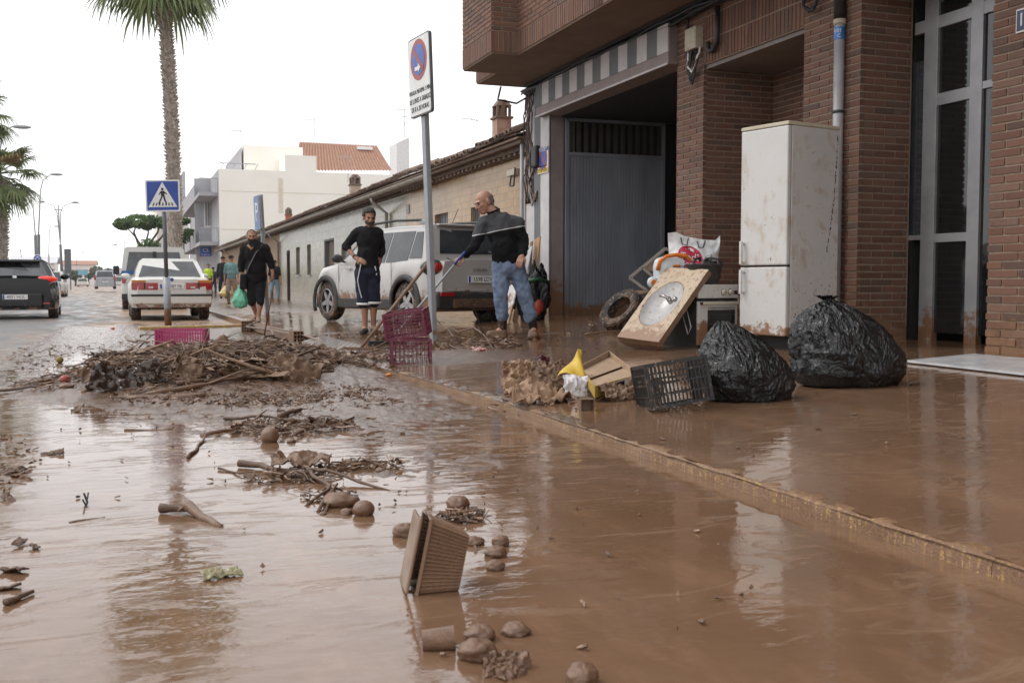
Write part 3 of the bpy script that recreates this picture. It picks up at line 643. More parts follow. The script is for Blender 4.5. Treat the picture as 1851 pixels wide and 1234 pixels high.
def row_house(label, y0, y1, mat, wins, doors, ridge=2.6, rag=.02, name='row_house', tiles=True, zoff=0):
    t = thing(name, label, 'house', (XR, (y0+y1)/2, 0), world=True); ze = ZE+zoff
    ops = sorted([(a, b, c, d, 'w') for a, b, c, d in wins]+[(a, b, 0, d, 'd') for a, b, d in doors]); w = MB(); y = y0
    for a, b, c, d, k in ops:
        w.bb((XR, y, -.3), (XR+.3, a, 3.15)); w.bb((XR, a, d), (XR+.3, b, 3.15))
        if c > 0: w.bb((XR, a, -.3), (XR+.3, b, c))
        y = b
    w.bb((XR, y, -.3), (XR+.3, y1, 3.15)); w.build('wall', mat, t)
    for a, b, c, d, k in ops:
        if k == 'w':
            f = MB(); f.bb((XR+.12, a, c), (XR+.16, b, c+.05)); f.bb((XR+.12, a, d-.05), (XR+.16, b, d)); f.bb((XR+.12, a, c+.05), (XR+.16, a+.05, d-.05)); f.bb((XR+.12, b-.05, c+.05), (XR+.16, b, d-.05))
            f = f.build('window', M_shut, t); MB().bb((XR+.14, a+.05, c+.05), (XR+.15, b-.05, d-.05)).build('pane', M_shut if (b-a) < 1.2 else M_glassd, f)
            MB().bb((XR-.05, a-.06, c-.05), (XR+.1, b+.06, c)).build('sill', M_gut, f)
            if y0 < 20:
                for q in range(5): MB().tube([(XR+.03, a+(b-a)*(q+.5)/5, c), (XR+.03, a+(b-a)*(q+.5)/5, d)], .012, 5).build('bar', M_greys, f)
                MB().bb((XR+.02, a, c+(d-c)*.6), (XR+.04, b, c+(d-c)*.6+.03)).build('bar', M_greys, f)
        else:
            f = MB().bb((XR+.14, a, -.1), (XR+.2, b, d)).build('door', M_shut if 'pale' in label and a > 31 and a < 36 else M_wood, t)
            fr_ = MB(); fr_.bb((XR+.02, a, -.1), (XR+.14, a+.06, d)); fr_.bb((XR+.02, b-.06, -.1), (XR+.14, b, d)); fr_.bb((XR+.02, a+.06, d-.06), (XR+.14, b-.06, d)); fr_.build('frame', M_greys if b-a > 1.1 else M_wood, f)
    c = MB(); c.bb((XR-.05, y0, 3.15), (XR+.3, y1, 3.22)); c.bb((XR-.18, y0, 3.22), (XR+.3, y1, 3.30)); c.bb((XR-.32, y0, 3.30), (XR+.3, y1, 3.37+zoff))
    c.build('cornice', M_corn, t, bevel=.01)
    if y0 < 20:
        yy = y0+.1
        while yy < y1: MB().bb((XR-.16, yy, 3.16), (XR+.0, yy+.12, 3.215)).build('dentil', M_rtile, t); yy += .3
    sl_ = .36; rr = MB(); n = int((y1-y0)/.19)
    rr.grid(lambda u, v: (XE+.1+v*ridge, y0+u*(y1-y0), ze+.03+v*ridge*sl_+.03*abs(math.sin(u*n*math.pi))+.015*fnoise((u*9, v*3, 1))), min(n*4+1, 900), 8)
    rr.bb((XE+.08, y0, ze-.04), (XR+.3, y1, ze+.0)); ro = rr.build('roof', M_rtile, t)
    MB().add([(XE+.1+ridge, y0, ze+.03+ridge*sl_), (XE+.1+ridge, y1, ze+.03+ridge*sl_), (XE+5, y1, ze+.2), (XE+5, y0, ze+.2)], [(0, 1, 2, 3)]).build('rear_slope', M_rtile, ro)
    MB().bb((XR+.3, y0, -.3), (XR+4.4, y1, ze-.05)).build('rear_rooms', mat, t)
    if tiles:
        yy = y0+.08
        while yy < y1-.05:
            for k in (0, 1):
                if k and yy > 34: continue
                o = bpy.data.objects.new('roof_tile', TILE); COL.objects.link(o); o.parent = ro
                o.location = V((XE+k*.4-.02+RND.uniform(-.04, .04), yy+RND.uniform(-.012, .012), ze+.045+k*.4*sl_+.02*k+rag*RND.uniform(-1, 1)+.05*math.sin(yy*.5)*(1 if y0 < 20 else .2)))
                o.rotation_euler = (RND.uniform(-.1, .1), -math.atan(sl_)+RND.uniform(-.05, .05), RND.uniform(-.07, .07))
            yy += .19 if y0 < 40 else .24
    return t, ro
def yat(px, py=450): return Wx(px, py, XR).y
wz = lambda px, py: Wx(px, py, XR).z
h1, ro1 = row_house('low yellow-tiled row house with ragged clay roof next to the brick building', 17.97, 27.6, M_ytile,
    [(yat(868, 400), yat(851, 400), 1.3, wz(860, 374)), (yat(810, 400), yat(786, 400), 1.3, wz(798, 386))], [], rag=.03)
h2, ro2 = row_house('long low row house faced in pale green tiles with zinc gutter', 27.62, 53, M_gtile,
    [(yat(562), yat(555), wz(558, 497), wz(558, 442)), (yat(542), yat(535), wz(538, 497), wz(538, 447)), (yat(629), yat(617), 1.0, 2.0)], [(yat(604), yat(586), wz(595, 432)), (yat(524), yat(518), wz(521, 452))])
h3, ro3 = row_house('farthest low row house with tan plaster walls behind the walking man', 53.02, 88, M_tanw, [(60, 61, 1, 2.1), (70, 71, 1, 2.1)], [(64, 65, 2.2), (56, 57, 2.2)], tiles=True)
g = MB(); ya = Wx(766, 325, XE-.12).y
def gut(par, y0, y1, zo=0):
    mb = MB(); n = 8; r = .095; X = XE-.06
    vs = []; 
    for yy in (y0, y1):
        for k in range(n+1):
            a = math.pi*(1+k/n); vs.append((X+r*math.cos(a), yy, 3.27+zo+r*math.sin(a)))
        for k in range(n+1):
            a = math.pi*(1+k/n); vs.append((X+(r-.012)*math.cos(a), yy, 3.27+zo+(r-.012)*math.sin(a)))
    m = n+1
    fs = [(k, k+1, 2*m+k+1, 2*m+k) for k in range(n)]+[(m+k, 3*m+k, 3*m+k+1, m+k+1) for k in range(n)]+[(k, m+k, m+k+1, k+1) for k in range(n)]
    mb.add(vs, fs); o = mb.build('gutter', M_gut, par, smooth=False)
    yy = y0+.8
    while yy < min(y1, 45):
        MB().add([(X+(r+.006)*math.cos(math.pi*(1+k/n)), yy+d, 3.27+zo+(r+.006)*math.sin(math.pi*(1+k/n))) for d in (0, .03) for k in range(n+1)], [(k, k+1, m+k+1, m+k) for k in range(n)]).build('gutter_joint', M_corn, o); yy += .8
gut(h2, ya, 53); gut(h3, 53.02, 88)
def downpipe(par, y, X=XR-.07, mat=M_gut):
    MB().tube([(XE-.06, y, 3.18), (XE-.02, y, 3.05), (X, y, 2.75), (X, y, 0)], .05, 8).build('downpipe', mat, par, smooth=True)
downpipe(h2, yat(700, 400)-.2); downpipe(h2, yat(505, 450)); downpipe(h3, 80)
def chimney(label, px0, px1, pyt, pyb, X, mat, par, capm, wall='chimney'):
    a, b = Wx(px0, pyb, X), Wx(px1, pyb, X); D = depth(a); w = (px1-px0)*D/F/1.25; zt = Wx(px0, pyt, X).z; y = (a.y+b.y)/2; zb = min(a.z, 3.5); hh = zt-zb
    ch = MB().bb((X, y-w/2, zb-.3), (X+w, y+w/2, zb+hh*.66)).build(wall, mat, par)
    q = MB(); q.bb((X-.04, y-w/2-.04, zb+hh*.66), (X+w+.04, y+w/2+.04, zb+hh*.70))
    q.bb((X, y-w/2, zb+hh*.7), (X+.06, y-w/2+.06, zb+hh*.9)); q.bb((X+w-.06, y-w/2, zb+hh*.7), (X+w, y-w/2+.06, zb+hh*.9)); q.bb((X, y+w/2-.06, zb+hh*.7), (X+w, y+w/2, zb+hh*.9))
    q.bar((X+w*.32, y-w/2, zb+hh*.7), (X+w*.5, y-w/2, zb+hh*.97), .03, w*.3); q.box((X+w/2, y, zb+hh*.94), (w*1.1, w*1.1, hh*.12), taper=.45); q.build('cowl', capm, ch, bevel=.01)
M_chim = pm('chimney_render', (.5, .36, .30), (.33, .19, .14), 6, .8); M_cow = pm('cowl_clay', (.24, .17, .13), (.15, .11, .09), 12, .85)
chimney('', 878, 911, 188, 252, 7.5, M_chim, ro1, M_cow); chimney('', 623, 644, 320, 362, 7.6, pm('buff', (.5, .4, .3)), ro2, M_cow); chimney('', 510, 523, 378, 402, 7.8, pm('terracotta', (.5, .13, .07)), ro2, M_cow)
# small enamel number on the yellow wall
t = thing('street_plate', 'tiny grey plate on the tiled wall above the parked grey car', 'sign', Wx(737, 378, XR-.02), world=True); p = Wx(737, 378, XR-.02)
MB().bb((XR-.02, p.y-.12, p.z-.12), (XR-.005, p.y+.12, p.z+.12)).build('plate', M_shut, t)
# ================================================================ FAR BUILDINGS
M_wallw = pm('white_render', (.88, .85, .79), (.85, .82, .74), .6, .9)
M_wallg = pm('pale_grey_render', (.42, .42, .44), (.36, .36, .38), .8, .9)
M_tilered = pm('red_roof_tiles', (.40, .22, .15), (.30, .16, .11), 3, .85, bump=.3, bsc=20)
M_alum = pm('lamp_post_grey', (.38, .39, .41), rough=.5, metal=.2); M_alud = pm('post_dark_grey', (.13, .14, .15), rough=.5)
def fb(X0, X1, Y0, Y1, z1, mat, t, name='wall', z0=-.3): return MB().bb((X0, Y0, z0), (X1, Y1, z1)).build(name, mat, t)
# white block with grey balconies at the end of the row
Yw = 89.0; cw = Wd(397, 480, 0+Yw*1.0); 
def atY(px, py, Y):
    d = ray(px, py); t = Y/d.y; return V((d.x*t, Y, CZ+d.z*t))
t = thing('apartment_block', 'white apartment block with plain side wall and grey balconies beyond the row houses', 'building', atY(397, 500, Yw), world=True)
a = atY(395, 305, Yw); b = atY(800, 305, Yw); X0, zt = a.x, a.z
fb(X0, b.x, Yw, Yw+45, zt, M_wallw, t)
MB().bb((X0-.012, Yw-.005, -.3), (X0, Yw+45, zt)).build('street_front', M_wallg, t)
for px0, px1, py0, py1, nm in ((440, 548, 262, 305, 'roof_room'), (515, 572, 280, 303, 'parapet_box')):
    p, q = atY(px0, py0, Yw+(4 if nm == 'roof_room' else .0)), atY(px1, py1, Yw+(4 if nm == 'roof_room' else 0))
    fb(p.x, q.x, p.y+.01, p.y+6, p.z, M_wallw, t, nm, zt-.2)
p = atY(437, 265, Yw+3.9); MB().add([(p.x-.02, Yw+3.9, p.z), (p.x-.02, Yw+20, p.z-0), (p.x-.02, Yw+20, zt), (p.x-.02, Yw+3.9, zt)], [(0, 1, 2, 3)]).build('shaded_side', M_wallg, t)  # grey sheet: shade of the roof room's side put into its colour
yb = [Wx(px, 400, X0).y for px in (393, 372, 350)]
for k, (pt, pb) in enumerate(((328, 346), (413, 436))):
    zf = atY(395, pb, Yw).z; zp = atY(395, pt-10, Yw).z
    bl = MB().bb((X0-1.5, Yw+1, zf-.3), (X0-.02, Yw+32, zf+.0)).build('balcony', M_wallg, t)
    MB().bb((X0-1.5, Yw+8, zf), (X0-1.4, Yw+32, zf+1.15)).build('balcony_panel', M_wallg, bl)
    for q in range(12):
        MB().bb((X0-1.5+q*.13, Yw+1.0, zf), (X0-1.46+q*.13, Yw+1.05, zf+1.1)).build('baluster', M_alum, bl)
    MB().bb((X0-1.5, Yw+1, zf+1.1), (X0-.02, Yw+1.06, zf+1.16)).build('rail', M_alum, bl)
fb(X0-1.4, X0-.03, Yw+9, Yw+9.2, zt, M_wallg, t, 'party_wall', 3.2)
p = atY(368, 362, Yw+9); q = atY(387, 412, Yw+9)
dr = MB().bb((p.x, Yw+8.93, q.z), (q.x-.1, Yw+8.99, p.z)).build('balcony_door', M_signw, t)
for k in range(3): MB().bb((p.x+.12+k*(q.x-p.x-.2)/3, Yw+8.90, q.z+.2), (p.x+.28+k*(q.x-p.x-.2)/3, Yw+8.925, p.z-.2)).build('shutter_slot', M_shut, dr)
r = MB(); p = atY(383, 294, Yw+.2); r.tube([(X0+.1, Yw+.2, p.z), (X0+3, Yw+.2, p.z)], .04, 5); r.build('roof_rail', M_alum, t)
for k in range(4): MB().tube([(X0+.2+k*.9, Yw+.2, zt), (X0+.45+k*.9, Yw+.2, p.z)], .03, 5).build('rail_post', M_alum, t)
for s_ in ((350, 405), ):
    MB().bb((X0-.03, Yw+18, 4.0), (X0-.015, Yw+20, 6.5)).build('window', M_shut, t)
M_stain = pm('wall_stain', (.62, .55, .43), (.72, .67, .57), 2, .9)
p, q = atY(503, 322, Yw-.02), atY(512, 385, Yw-.02); MB().bb((p.x, Yw-.02, q.z), (q.x, Yw-.003, p.z)).build('flue', M_stain, t)
for py in (346, 415): 
    p, q = atY(400, py, Yw), atY(640, py-3, Yw); MB().bb((p.x, Yw-.01, p.z), (q.x, Yw-.002, p.z+.06)).build('string_line', M_stain, t)
# house with the red roof behind
Yr = 100.; t = thing('red_roof_house', 'house with broad red tiled roof rising behind the white wall', 'house', atY(620, 300, Yr), world=True)
P = [atY(535, 310, Yr), atY(710, 310, Yr), atY(682, 265, Yr+5), atY(541, 258, Yr+5)]
MB().bb((P[0].x, Yr+.1, 0), (P[1].x, Yr+10, P[0].z-.1)).build('wall', M_wallw, t)
rf = MB(); nn = 60
rf.grid(lambda u, v: P[0].lerp(P[1], u).lerp(P[3].lerp(P[2], u), v)+V((0, 0, .14*abs(math.sin(u*nn*math.pi/2)))), 241, 12); rf.add([P[0]+V((0, 0, -.1)), P[3], P[3]+V((-.3, 3, -3)), P[0]+V((-.3, 3, -.3))], [(0, 1, 2, 3)])
rf = rf.build('roof', M_tilered, t)
p, q = atY(645, 266, Yr+4), atY(672, 270, Yr+4); MB().bb((p.x, p.y-.3, q.z-.1), (q.x, p.y, p.z+.05)).build('skylight', M_signw, rf)
# small shed roofs and facades left of it
t = thing('corner_shop', 'cream two-storey shop with blue sign at the end of the pavement', 'building', atY(380, 500, 100), world=True)
p, q = atY(350, 425, 136), atY(397, 500, 136)
fb(X0-1.9, X0-.1, 134, 150, 9, M_wallw, t)
fb(X0-2.8, X0-1.2, 134.1, 150, 10.8, M_wallg, t, 'side_wing')
fb(X0-3.4, X0-1.95, 150.5, 170, 14, M_wallw, t, 'rear_wing')
p, q = atY(361, 446, 92), atY(382, 463, 92)
sgn = thing('shop_sign', 'blue rectangular shop sign with white letters above the pavement', 'sign', p, world=True)
MB().bb((p.x, 91.9, q.z), (q.x, 92.0, p.z)).build('panel', M_blue, sgn)
def FY(x, y, z): return Matrix.Translation((x, y, z))@Matrix.Rotation(R(90), 4, 'X')
MB().text('CS', .42, FY((p.x+q.x)/2, 91.88, p.z-.3)).build('lettering', M_signw, sgn); MB().text('C. Jardin', .18, FY((p.x+q.x)/2, 91.88, q.z+.14)).build('small_lettering', M_signw, sgn)
t = thing('tiled_porch_house', 'narrow house with sloping tiled porch left of the grey balconies', 'house', atY(338, 500, 160), world=True)
p, q = atY(330, 310, 150), atY(338, 500, 150); fb(p.x, q.x, 150, 170, p.z, M_wallg, t)
p = atY(330, 378, 148); MB().add([(p.x, 148, p.z), (p.x+1.6, 148, p.z+1.3), (p.x+1.6, 156, p.z+1.3), (p.x, 156, p.z)], [(0, 1, 2, 3)]).build('porch_roof', M_corn, t, solid=.3)
# tower fragment and mast behind
t = thing('roof_hut', 'pale hut with aerial mast rising far behind the row houses', 'building', atY(728, 262, 130), world=True)
p, q = atY(717, 247, 130), atY(740, 300, 130); MB().add([(p.x, 130, q.z-6), (q.x, 130, q.z-6), (q.x, 130, p.z), (p.x, 130, p.z-.8), (p.x, 134, q.z-6), (q.x, 134, q.z-6), (q.x, 134, p.z), (p.x, 134, p.z-.8)], [(0, 1, 2, 3), (5, 4, 7, 6), (0, 3, 7, 4), (1, 5, 6, 2), (3, 2, 6, 7)]).build('wall', pm('hazy_white', (.72, .71, .71), rough=.9), t)
def antenna(label, px, py0, py1, Y, arms, par=None):
    a, b = atY(px, py1, Y), atY(px, py0, Y); t = thing('roof_antenna', label, 'antenna', a, world=True); k = Y/1900
    MB().tube([a, b], .6*k, 5).build('mast', M_alum, t)
    m = MB()
    for dy, w, off in arms:
        c = b+V((off*k, 0, -dy*k)); m.tube([c-V((w*k, 0, 0)), c+V((w*k, 0, 0))], .5*k, 4)
        for q in range(5): x = c.x-w*k+2*w*k*q/4; m.tube([(x, Y-4*k, c.z-2*k), (x, Y+4*k, c.z+2.5*k)], .35*k, 4)
    m.build('elements', M_alum, t)
antenna('thin rooftop aerial left of the red roof', 568, 213, 262, 95, [(4, 14, -14)])
antenna('thin aerial on the white roof far left', 434, 234, 266, 93, [(3, 12, -4)])
antenna('aerial in front of the red tiled roof', 629, 280, 330, 60, [(4, 11, -6)])
antenna('aerial with white elements beside the clay chimney', 862, 212, 262, 26, [(6, 9, -4), (4, 14, -18)])
antenna('tall mast over the pale hut', 731, 197, 250, 131, [(2, 10, -6), (14, 5, 0), (26, 8, 2)])
# left skyline
M_haze = pm('distant_plaster', (.78, .74, .70), (.7, .66, .62), .3, .9)
def skyl(name, label, cat, px0, px1, pyt, Y, mat, roof=None, pyr=None):
    a, b = atY(px0, pyt, Y), atY(px1, pyt, Y); t = thing(name, label, cat, V((a.x, Y, 0)), world=True)
    MB().bb((a.x, Y, -.3), (b.x, Y+12, a.z)).build('wall', mat, t)
    if roof:
        r = atY(px0, pyr, Y); MB().add([(a.x-.5, Y-.5, a.z), (b.x+.5, Y-.5, a.z), (b.x+.5, Y+6, r.z), (a.x-.5, Y+6, r.z), (b.x+.5, Y+12.5, a.z), (a.x-.5, Y+12.5, a.z)], [(0, 1, 2, 3), (3, 2, 4, 5)]).build('roof', roof, t)
    n = max(2, int((px1-px0)/12))
    for k in range(n):
        x = a.x+(b.x-a.x)*(k+.5)/n; MB().bb((x-.7, Y-.05, a.z*.45), (x+.7, Y-.01, a.z*.75)).build('window', M_shut, t)
skyl('warehouse', 'pale grey industrial warehouse behind the dark hatchback', 'building', 22, 98, 475, 210, M_haze, pm('pale_sheet_roof', (.6, .6, .62), rough=.6), 462)
skyl('terrace_house', 'distant low white houses with orange tiled roof left of the far car', 'house', 112, 172, 478, 330, M_haze, M_tilered, 470)
skyl('far_house', 'tiny distant white house right of the far silver car', 'house', 209, 228, 487, 360, M_haze, M_tilered, 484)
skyl('far_house', 'tiny distant cream house at the end of the road', 'house', 146, 160, 484, 380, pm('dcream', (.6, .55, .45)), M_tilered, 481)
# billboards / boards at the roundabout
for k, (px0, px1, py0, py1, Y, m, lab) in enumerate(((117, 128, 450, 500, 120, M_alud, 'tall grey totem beside the double-headed lamp post'), (141, 158, 488, 500, 200, pm('pale_blue_board', (.2, .45, .6)), 'pale blue hoarding at the far end of the road'), (206, 222, 487, 497, 260, pm('container_cream', (.7, .66, .6)), 'cream container beyond the far silver car'))):
    a, b = atY(px0, py1, Y), atY(px1, py0, Y); t = thing('hoarding', lab, 'board', a, world=True); MB().bb((a.x, Y, a.z+.3), (b.x, Y+.3, b.z)).build('panel', m, t)
    for x in (a.x+.1, b.x-.1): MB().bb((x-.06, Y+.05, -.2), (x+.06, Y+.2, a.z+.3)).build('leg', M_alud, t)
# ================================================================ TREES
def leafmat(name, c1, c2):
    m = bpy.data.materials.new(name); m.use_nodes = True; nt = m.node_tree; b = nt.nodes['Principled BSDF']; g = N(nt, 'NewGeometry')
    nt.links.new(mixc(nt, g.outputs['Random Per Island'], c1, c2), b.inputs['Base Color']); b.inputs['Roughness'].default_value = .55
    tr = N(nt, 'BsdfTranslucent'); nt.links.new(mixc(nt, g.outputs['Random Per Island'], c1, c2), tr.inputs[0]); ms = N(nt, 'MixShader'); ms.inputs[0].default_value = .35
    nt.links.new(b.outputs[0], ms.inputs[1]); nt.links.new(tr.outputs[0], ms.inputs[2]); nt.links.new(ms.outputs[0], nt.nodes['Material Output'].inputs[0]); return m
M_palm = leafmat('palm_leaf', (.10, .14, .06), (.24, .28, .11)); M_palmd = leafmat('palm_dry', (.45, .33, .16), (.3, .2, .09)); M_pine = leafmat('pine_leaf', (.05, .10, .03), (.15, .23, .07)); M_bush = leafmat('bush_leaf', (.06, .09, .04), (.15, .16, .08))
M_trunk = pm('palm_bark', (.42, .37, .33), (.26, .21, .17), 9, .95); M_trunkd = pm('bark', (.10, .07, .05), rough=.95)
def fan_palm(label, px_base, px_top, py_top, D, w, rc, nf=38, seed=1, py_base=545, up=.0, trunk=True):
    rnd = random.Random(seed); base = Wd(px_base, py_base, D); base.z = -.08; top = Wd(px_top, py_top, D)
    t = thing('palm_tree', label, 'palm tree', base, world=True)
    mb = MB(); n = 40; prof = []; 
    def c(u): return base.lerp(top, u)+V((math.sin(u*2.6)*.18, 0, 0))
    rad = lambda u: w/2*(1.05-.15*u+.25*max(0, (u-.85)/.15)+.03*math.sin(u*31))
    mb.tube([c(k/n) for k in range(n+1)], [rad(k/n)*.9 for k in range(n+1)], 14)
    tr = mb.build('trunk', M_trunk, t, smooth=True)
    st = MB(); H = (top-base).length; rows = int(H/.11)          # stubs of cut leaf bases
    for k in range(rows):
        u = k/rows
        for q in range(13):
            a = 2*math.pi*(q/13+k*.37)+rnd.uniform(-.1, .1); p = c(u); r_ = rad(u)*.88; d = V((math.cos(a), math.sin(a), 0)); s_ = V((-d.y, d.x, 0)); L = rnd.uniform(.05, .13)+(.06 if u > .88 or rnd.random() < .06 else 0)
            o_ = p+d*r_; tip = o_+d*L+V((0, 0, rnd.uniform(.05, .15))); st.add([o_-s_*.045, o_+s_*.045, tip+s_*.018, tip-s_*.018, o_+V((0, 0, .1))], [(0, 1, 2, 3), (1, 4, 2), (4, 0, 3)])
    o = st.build('leaf_stubs', pm('stub_bark', (.62, .56, .50), (.24, .18, .14), 7, .95), tr); o['kind'] = 'stuff'
    cr = MB(); dry = MB()
    for k in range(nf):
        az = k*2.399+rnd.uniform(-.2, .2); el = R(rnd.uniform(-48, 75) if k % 3 else rnd.uniform(-60, -20)); pl = rc*rnd.uniform(.42, .62)
        d = V((math.cos(az)*math.cos(el), math.sin(az)*math.cos(el), math.sin(el))); q0 = top+V((0, 0, .15)); q1 = q0+d*pl+V((0, 0, -.08*pl)); m_ = dry if k % 9 == 4 else cr
        m_.tube([q0, q0.lerp(q1, .5)+V((0, 0, .05)), q1], [.025, .02, .015], 4, cap=False)
        s_ = d.cross(V((0, 0, 1))).normalized(); nrm = s_.cross(d).normalized(); nl = 22
        for j in range(nl):
            th = R(-105+210*j/(nl-1)); dd = (d*math.cos(th)+s_*math.sin(th)).normalized(); L = rc*rnd.uniform(.42, .55)*(1-.22*abs(th)/1.8); wv = nrm.cross(dd)*(L*.045); g_ = rnd.uniform(.4, .75)
            a0 = q1; a1 = q1+dd*L*.5+nrm*.02-V((0, 0, .05*L)); a2 = q1+dd*L*.8-V((0, 0, g_*L*.3)); a3 = q1+dd*L*.97-V((0, 0, g_*L*.75))
            m_.add([a0-wv*.3, a0+wv*.3, a1+wv, a1-wv, a2+wv*.6, a2-wv*.6, a3], [(0, 1, 2, 3), (3, 2, 4, 5), (5, 4, 6)])
    o = cr.build('crown', M_palm, t); o2 = dry.build('dry_fronds', M_palmd, t); return t
fan_palm('tall fan palm with shaggy trunk behind the crossing sign', 318, 283, -88, 36, .45, 2.9, seed=3, nf=46)
fan_palm('shorter fan palm at the left edge beside the lamp posts', -2, -6, 322, 40, .36, 1.85, seed=8, nf=40)
fan_palm('fan palm mostly outside the left edge with only a frond tip showing', -58, -48, 205, 40, .5, 1.75, seed=5, nf=30)
def leafcloud(mb, c, r, n, size, rnd, flat=.6):
    for _ in range(n):
        while True:
            p = V((rnd.uniform(-1, 1), rnd.uniform(-1, 1), rnd.uniform(-1, 1)))
            if .35 < p.length < 1: break
        if fnoise(p*1.0+c, 1.7, 2) < -.12: continue
        q = c+V((p.x*r, p.y*r, p.z*r*flat)); a = V((rnd.gauss(0, 1), rnd.gauss(0, 1), rnd.gauss(0, 1))).normalized(); b = a.orthogonal().normalized(); e = a.cross(b); s_ = size*rnd.uniform(.6, 1.3)
        mb.add([q-b*s_-e*s_*.5, q+b*s_-e*s_*.4, q+e*s_*.8], [(0, 1, 2)])
rnd = random.Random(4); D = 95; b0 = Wd(262, 505, D); b0.z = -.1; k = D/F
t = thing('umbrella_pine', 'flat-topped tree with separate pruned green pads behind the van', 'tree', b0, world=True)
pads = [(225, 404, 20), (250, 399, 24), (275, 400, 22), (298, 405, 18), (222, 408, 14), (262, 406, 20), (330, 400, 14), (340, 420, 12)]
m = MB()
for px, py, r in pads: leafcloud(m, Wd(px, py, D+rnd.uniform(-1, 1)), r*k, 950, 3.1*k, rnd, .5)
m.build('crown', M_pine, t)
tr = MB()
for pts in (((262, 505), (258, 450), (245, 428), (228, 410)), ((262, 480), (261, 455), (266, 430), (272, 404)), ((262, 470), (250, 440), (242, 420), (248, 402)), ((270, 470), (282, 440), (295, 425), (300, 408)), ((262, 470), (272, 438), (285, 420), (290, 405))): tr.tube([Wd(a, b, D) for a, b in pts], [2.8*k, 2.2*k, 1.6*k, .8*k], 7)
tr.build('trunk', M_trunkd, t, smooth=True)
def bush(label, px, py, r, D, n=700, name='bush', mat=None):
    c = Wd(px, py, D); t = thing(name, label, 'bush', V((c.x, c.y, 0)), world=True); k = D/F; m = MB(); leafcloud(m, c, r*k, n, 2.2*k, rnd, .8); m.build('foliage', mat or M_bush, t); MB().tube([(c.x, c.y, -.1), c], 1.2*k, 5).build('stem', M_trunkd, t)
bush('clipped bush under the umbrella pine behind the van roof', 270, 446, 20, 90, 1500, mat=M_pine)
bush('green bush between the crossing sign and grey balconies', 332, 428, 16, 100, 1200, mat=M_pine)
bush('small grey-green bush left of the far car', 136, 498, 12, 190); bush('pale bush directly behind the far silver car', 175, 492, 14, 230); bush('pale hazy tree right of the far silver car', 196, 494, 11, 260)
for i_, px in enumerate((160, 222)): bush(('low dusty shrub left behind the far silver car', 'low dusty shrub nearest the white van on the skyline')[i_], px, 499, 7, 240, 400)
# ================================================================ STREET LAMPS
def lamp(label, px, pyt, D, heads, pyk=None, xoff=0, dark=True, pxb=None):
    k = D/F; b = Wd(pxb or px, 520, D); b.z = -.08; tp = Wd(px, pyt, D); t = thing('street_lamp', label, 'street lamp', b, world=True)
    kn = Wd(px, pyk or 440, D); kn = b.lerp(tp, (kn.z-b.z)/(tp.z-b.z))
    MB().tube([b, kn], [.15, .12], 10).build('lower_pole', M_alud if dark else M_alum, t, smooth=True)
    for s_, dx, hy, L in heads:
        e = Wd(px+dx, hy, D); j = V((tp.x+(e.x-tp.x)*.12, tp.y, tp.z))
        MB().tube([kn, j+V((0, 0, -(tp.z-kn.z)*.15)), j.lerp(e, .25)+V((0, 0, .02*D/F*40*0)), j.lerp(e, .55), e], [.05, .045, .04, .035, .03], 6).build('arm', M_alum, t, smooth=True)
        h = MB(); d = V((1 if dx > 0 else -1, 0, 0)); h.ell(e+d*L*k*.45, (L*k*.55, .16, .10), nu=12, nv=8); h.build('lamp_head', M_alum, t, smooth=True)
    return t, tp, kn
lamp('street lamp with curved arm nearest the left edge over the palm', -4, 238, 52, [(1, 28, 229, 30)], 450, pxb=2)
lamp('single-headed street lamp right of the left palm', 70, 330, 76, [(1, 22, 315, 20)], 424, pxb=69)
lamp('single-headed lamp behind the left palm with thin dark pole', 61, 360, 88, [(1, -14, 372, 12)], 425, pxb=68)
t, tp, kn = lamp('double-headed street lamp with central mast behind the dark hatchback', 106, 375, 100, [(1, 24, 366, 12), (1, -26, 365, 10)], 442, pxb=113)
MB().tube([kn, Wd(105, 370, 100)], .06, 6).build('mast', M_alum, t); MB().tube([Wd(98, 379, 100), Wd(112, 379, 100)], .05, 6).build('crossbar', M_alum, t)
lamp('thin far street lamp left of the double-headed one', 88, 410, 150, [(1, 10, 409, 8)], 460, dark=False)
lamp('thinnest far street lamp above the far silver car', 138, 452, 230, [(1, 9, 456, 6)], 480, dark=False)
lamp('far pale street lamp left of the van', 226, 420, 170, [(1, -14, 442, 8)], 470, dark=False)
# ================================================================ SIGNS
M_galv = pm('galvanised_steel', (.33, .35, .37), (.26, .28, .30), 9, .45, metal=.3, splash=.05, mud=(.25, .2))
M_gald = pm('dull_steel', (.16, .17, .18), (.12, .125, .13), 9, .5, metal=.2, mud=(.12, .15))
def rrect(w, h, r, n=5):
    out = []
    for cx, cy, a0 in ((w/2-r, h/2-r, 0), (-w/2+r, h/2-r, 90), (-w/2+r, -h/2+r, 180), (w/2-r, -h/2+r, 270)):
        for k in range(n+1): a = R(a0+90*k/n); out.append((cx+r*math.cos(a), cy+r*math.sin(a)))
    return out
def sign(name, label, base, rz, pole_h, pw, zc, panel, tilt=0, mat=M_galv, dark=None):
    t = thing(name, label, 'sign', base, (0, tilt, rz)); MB().box((0, 0, pole_h/2-.1), (pw, pw*.6, pole_h+.2)).build('pole', mat, t, bevel=.006); return t
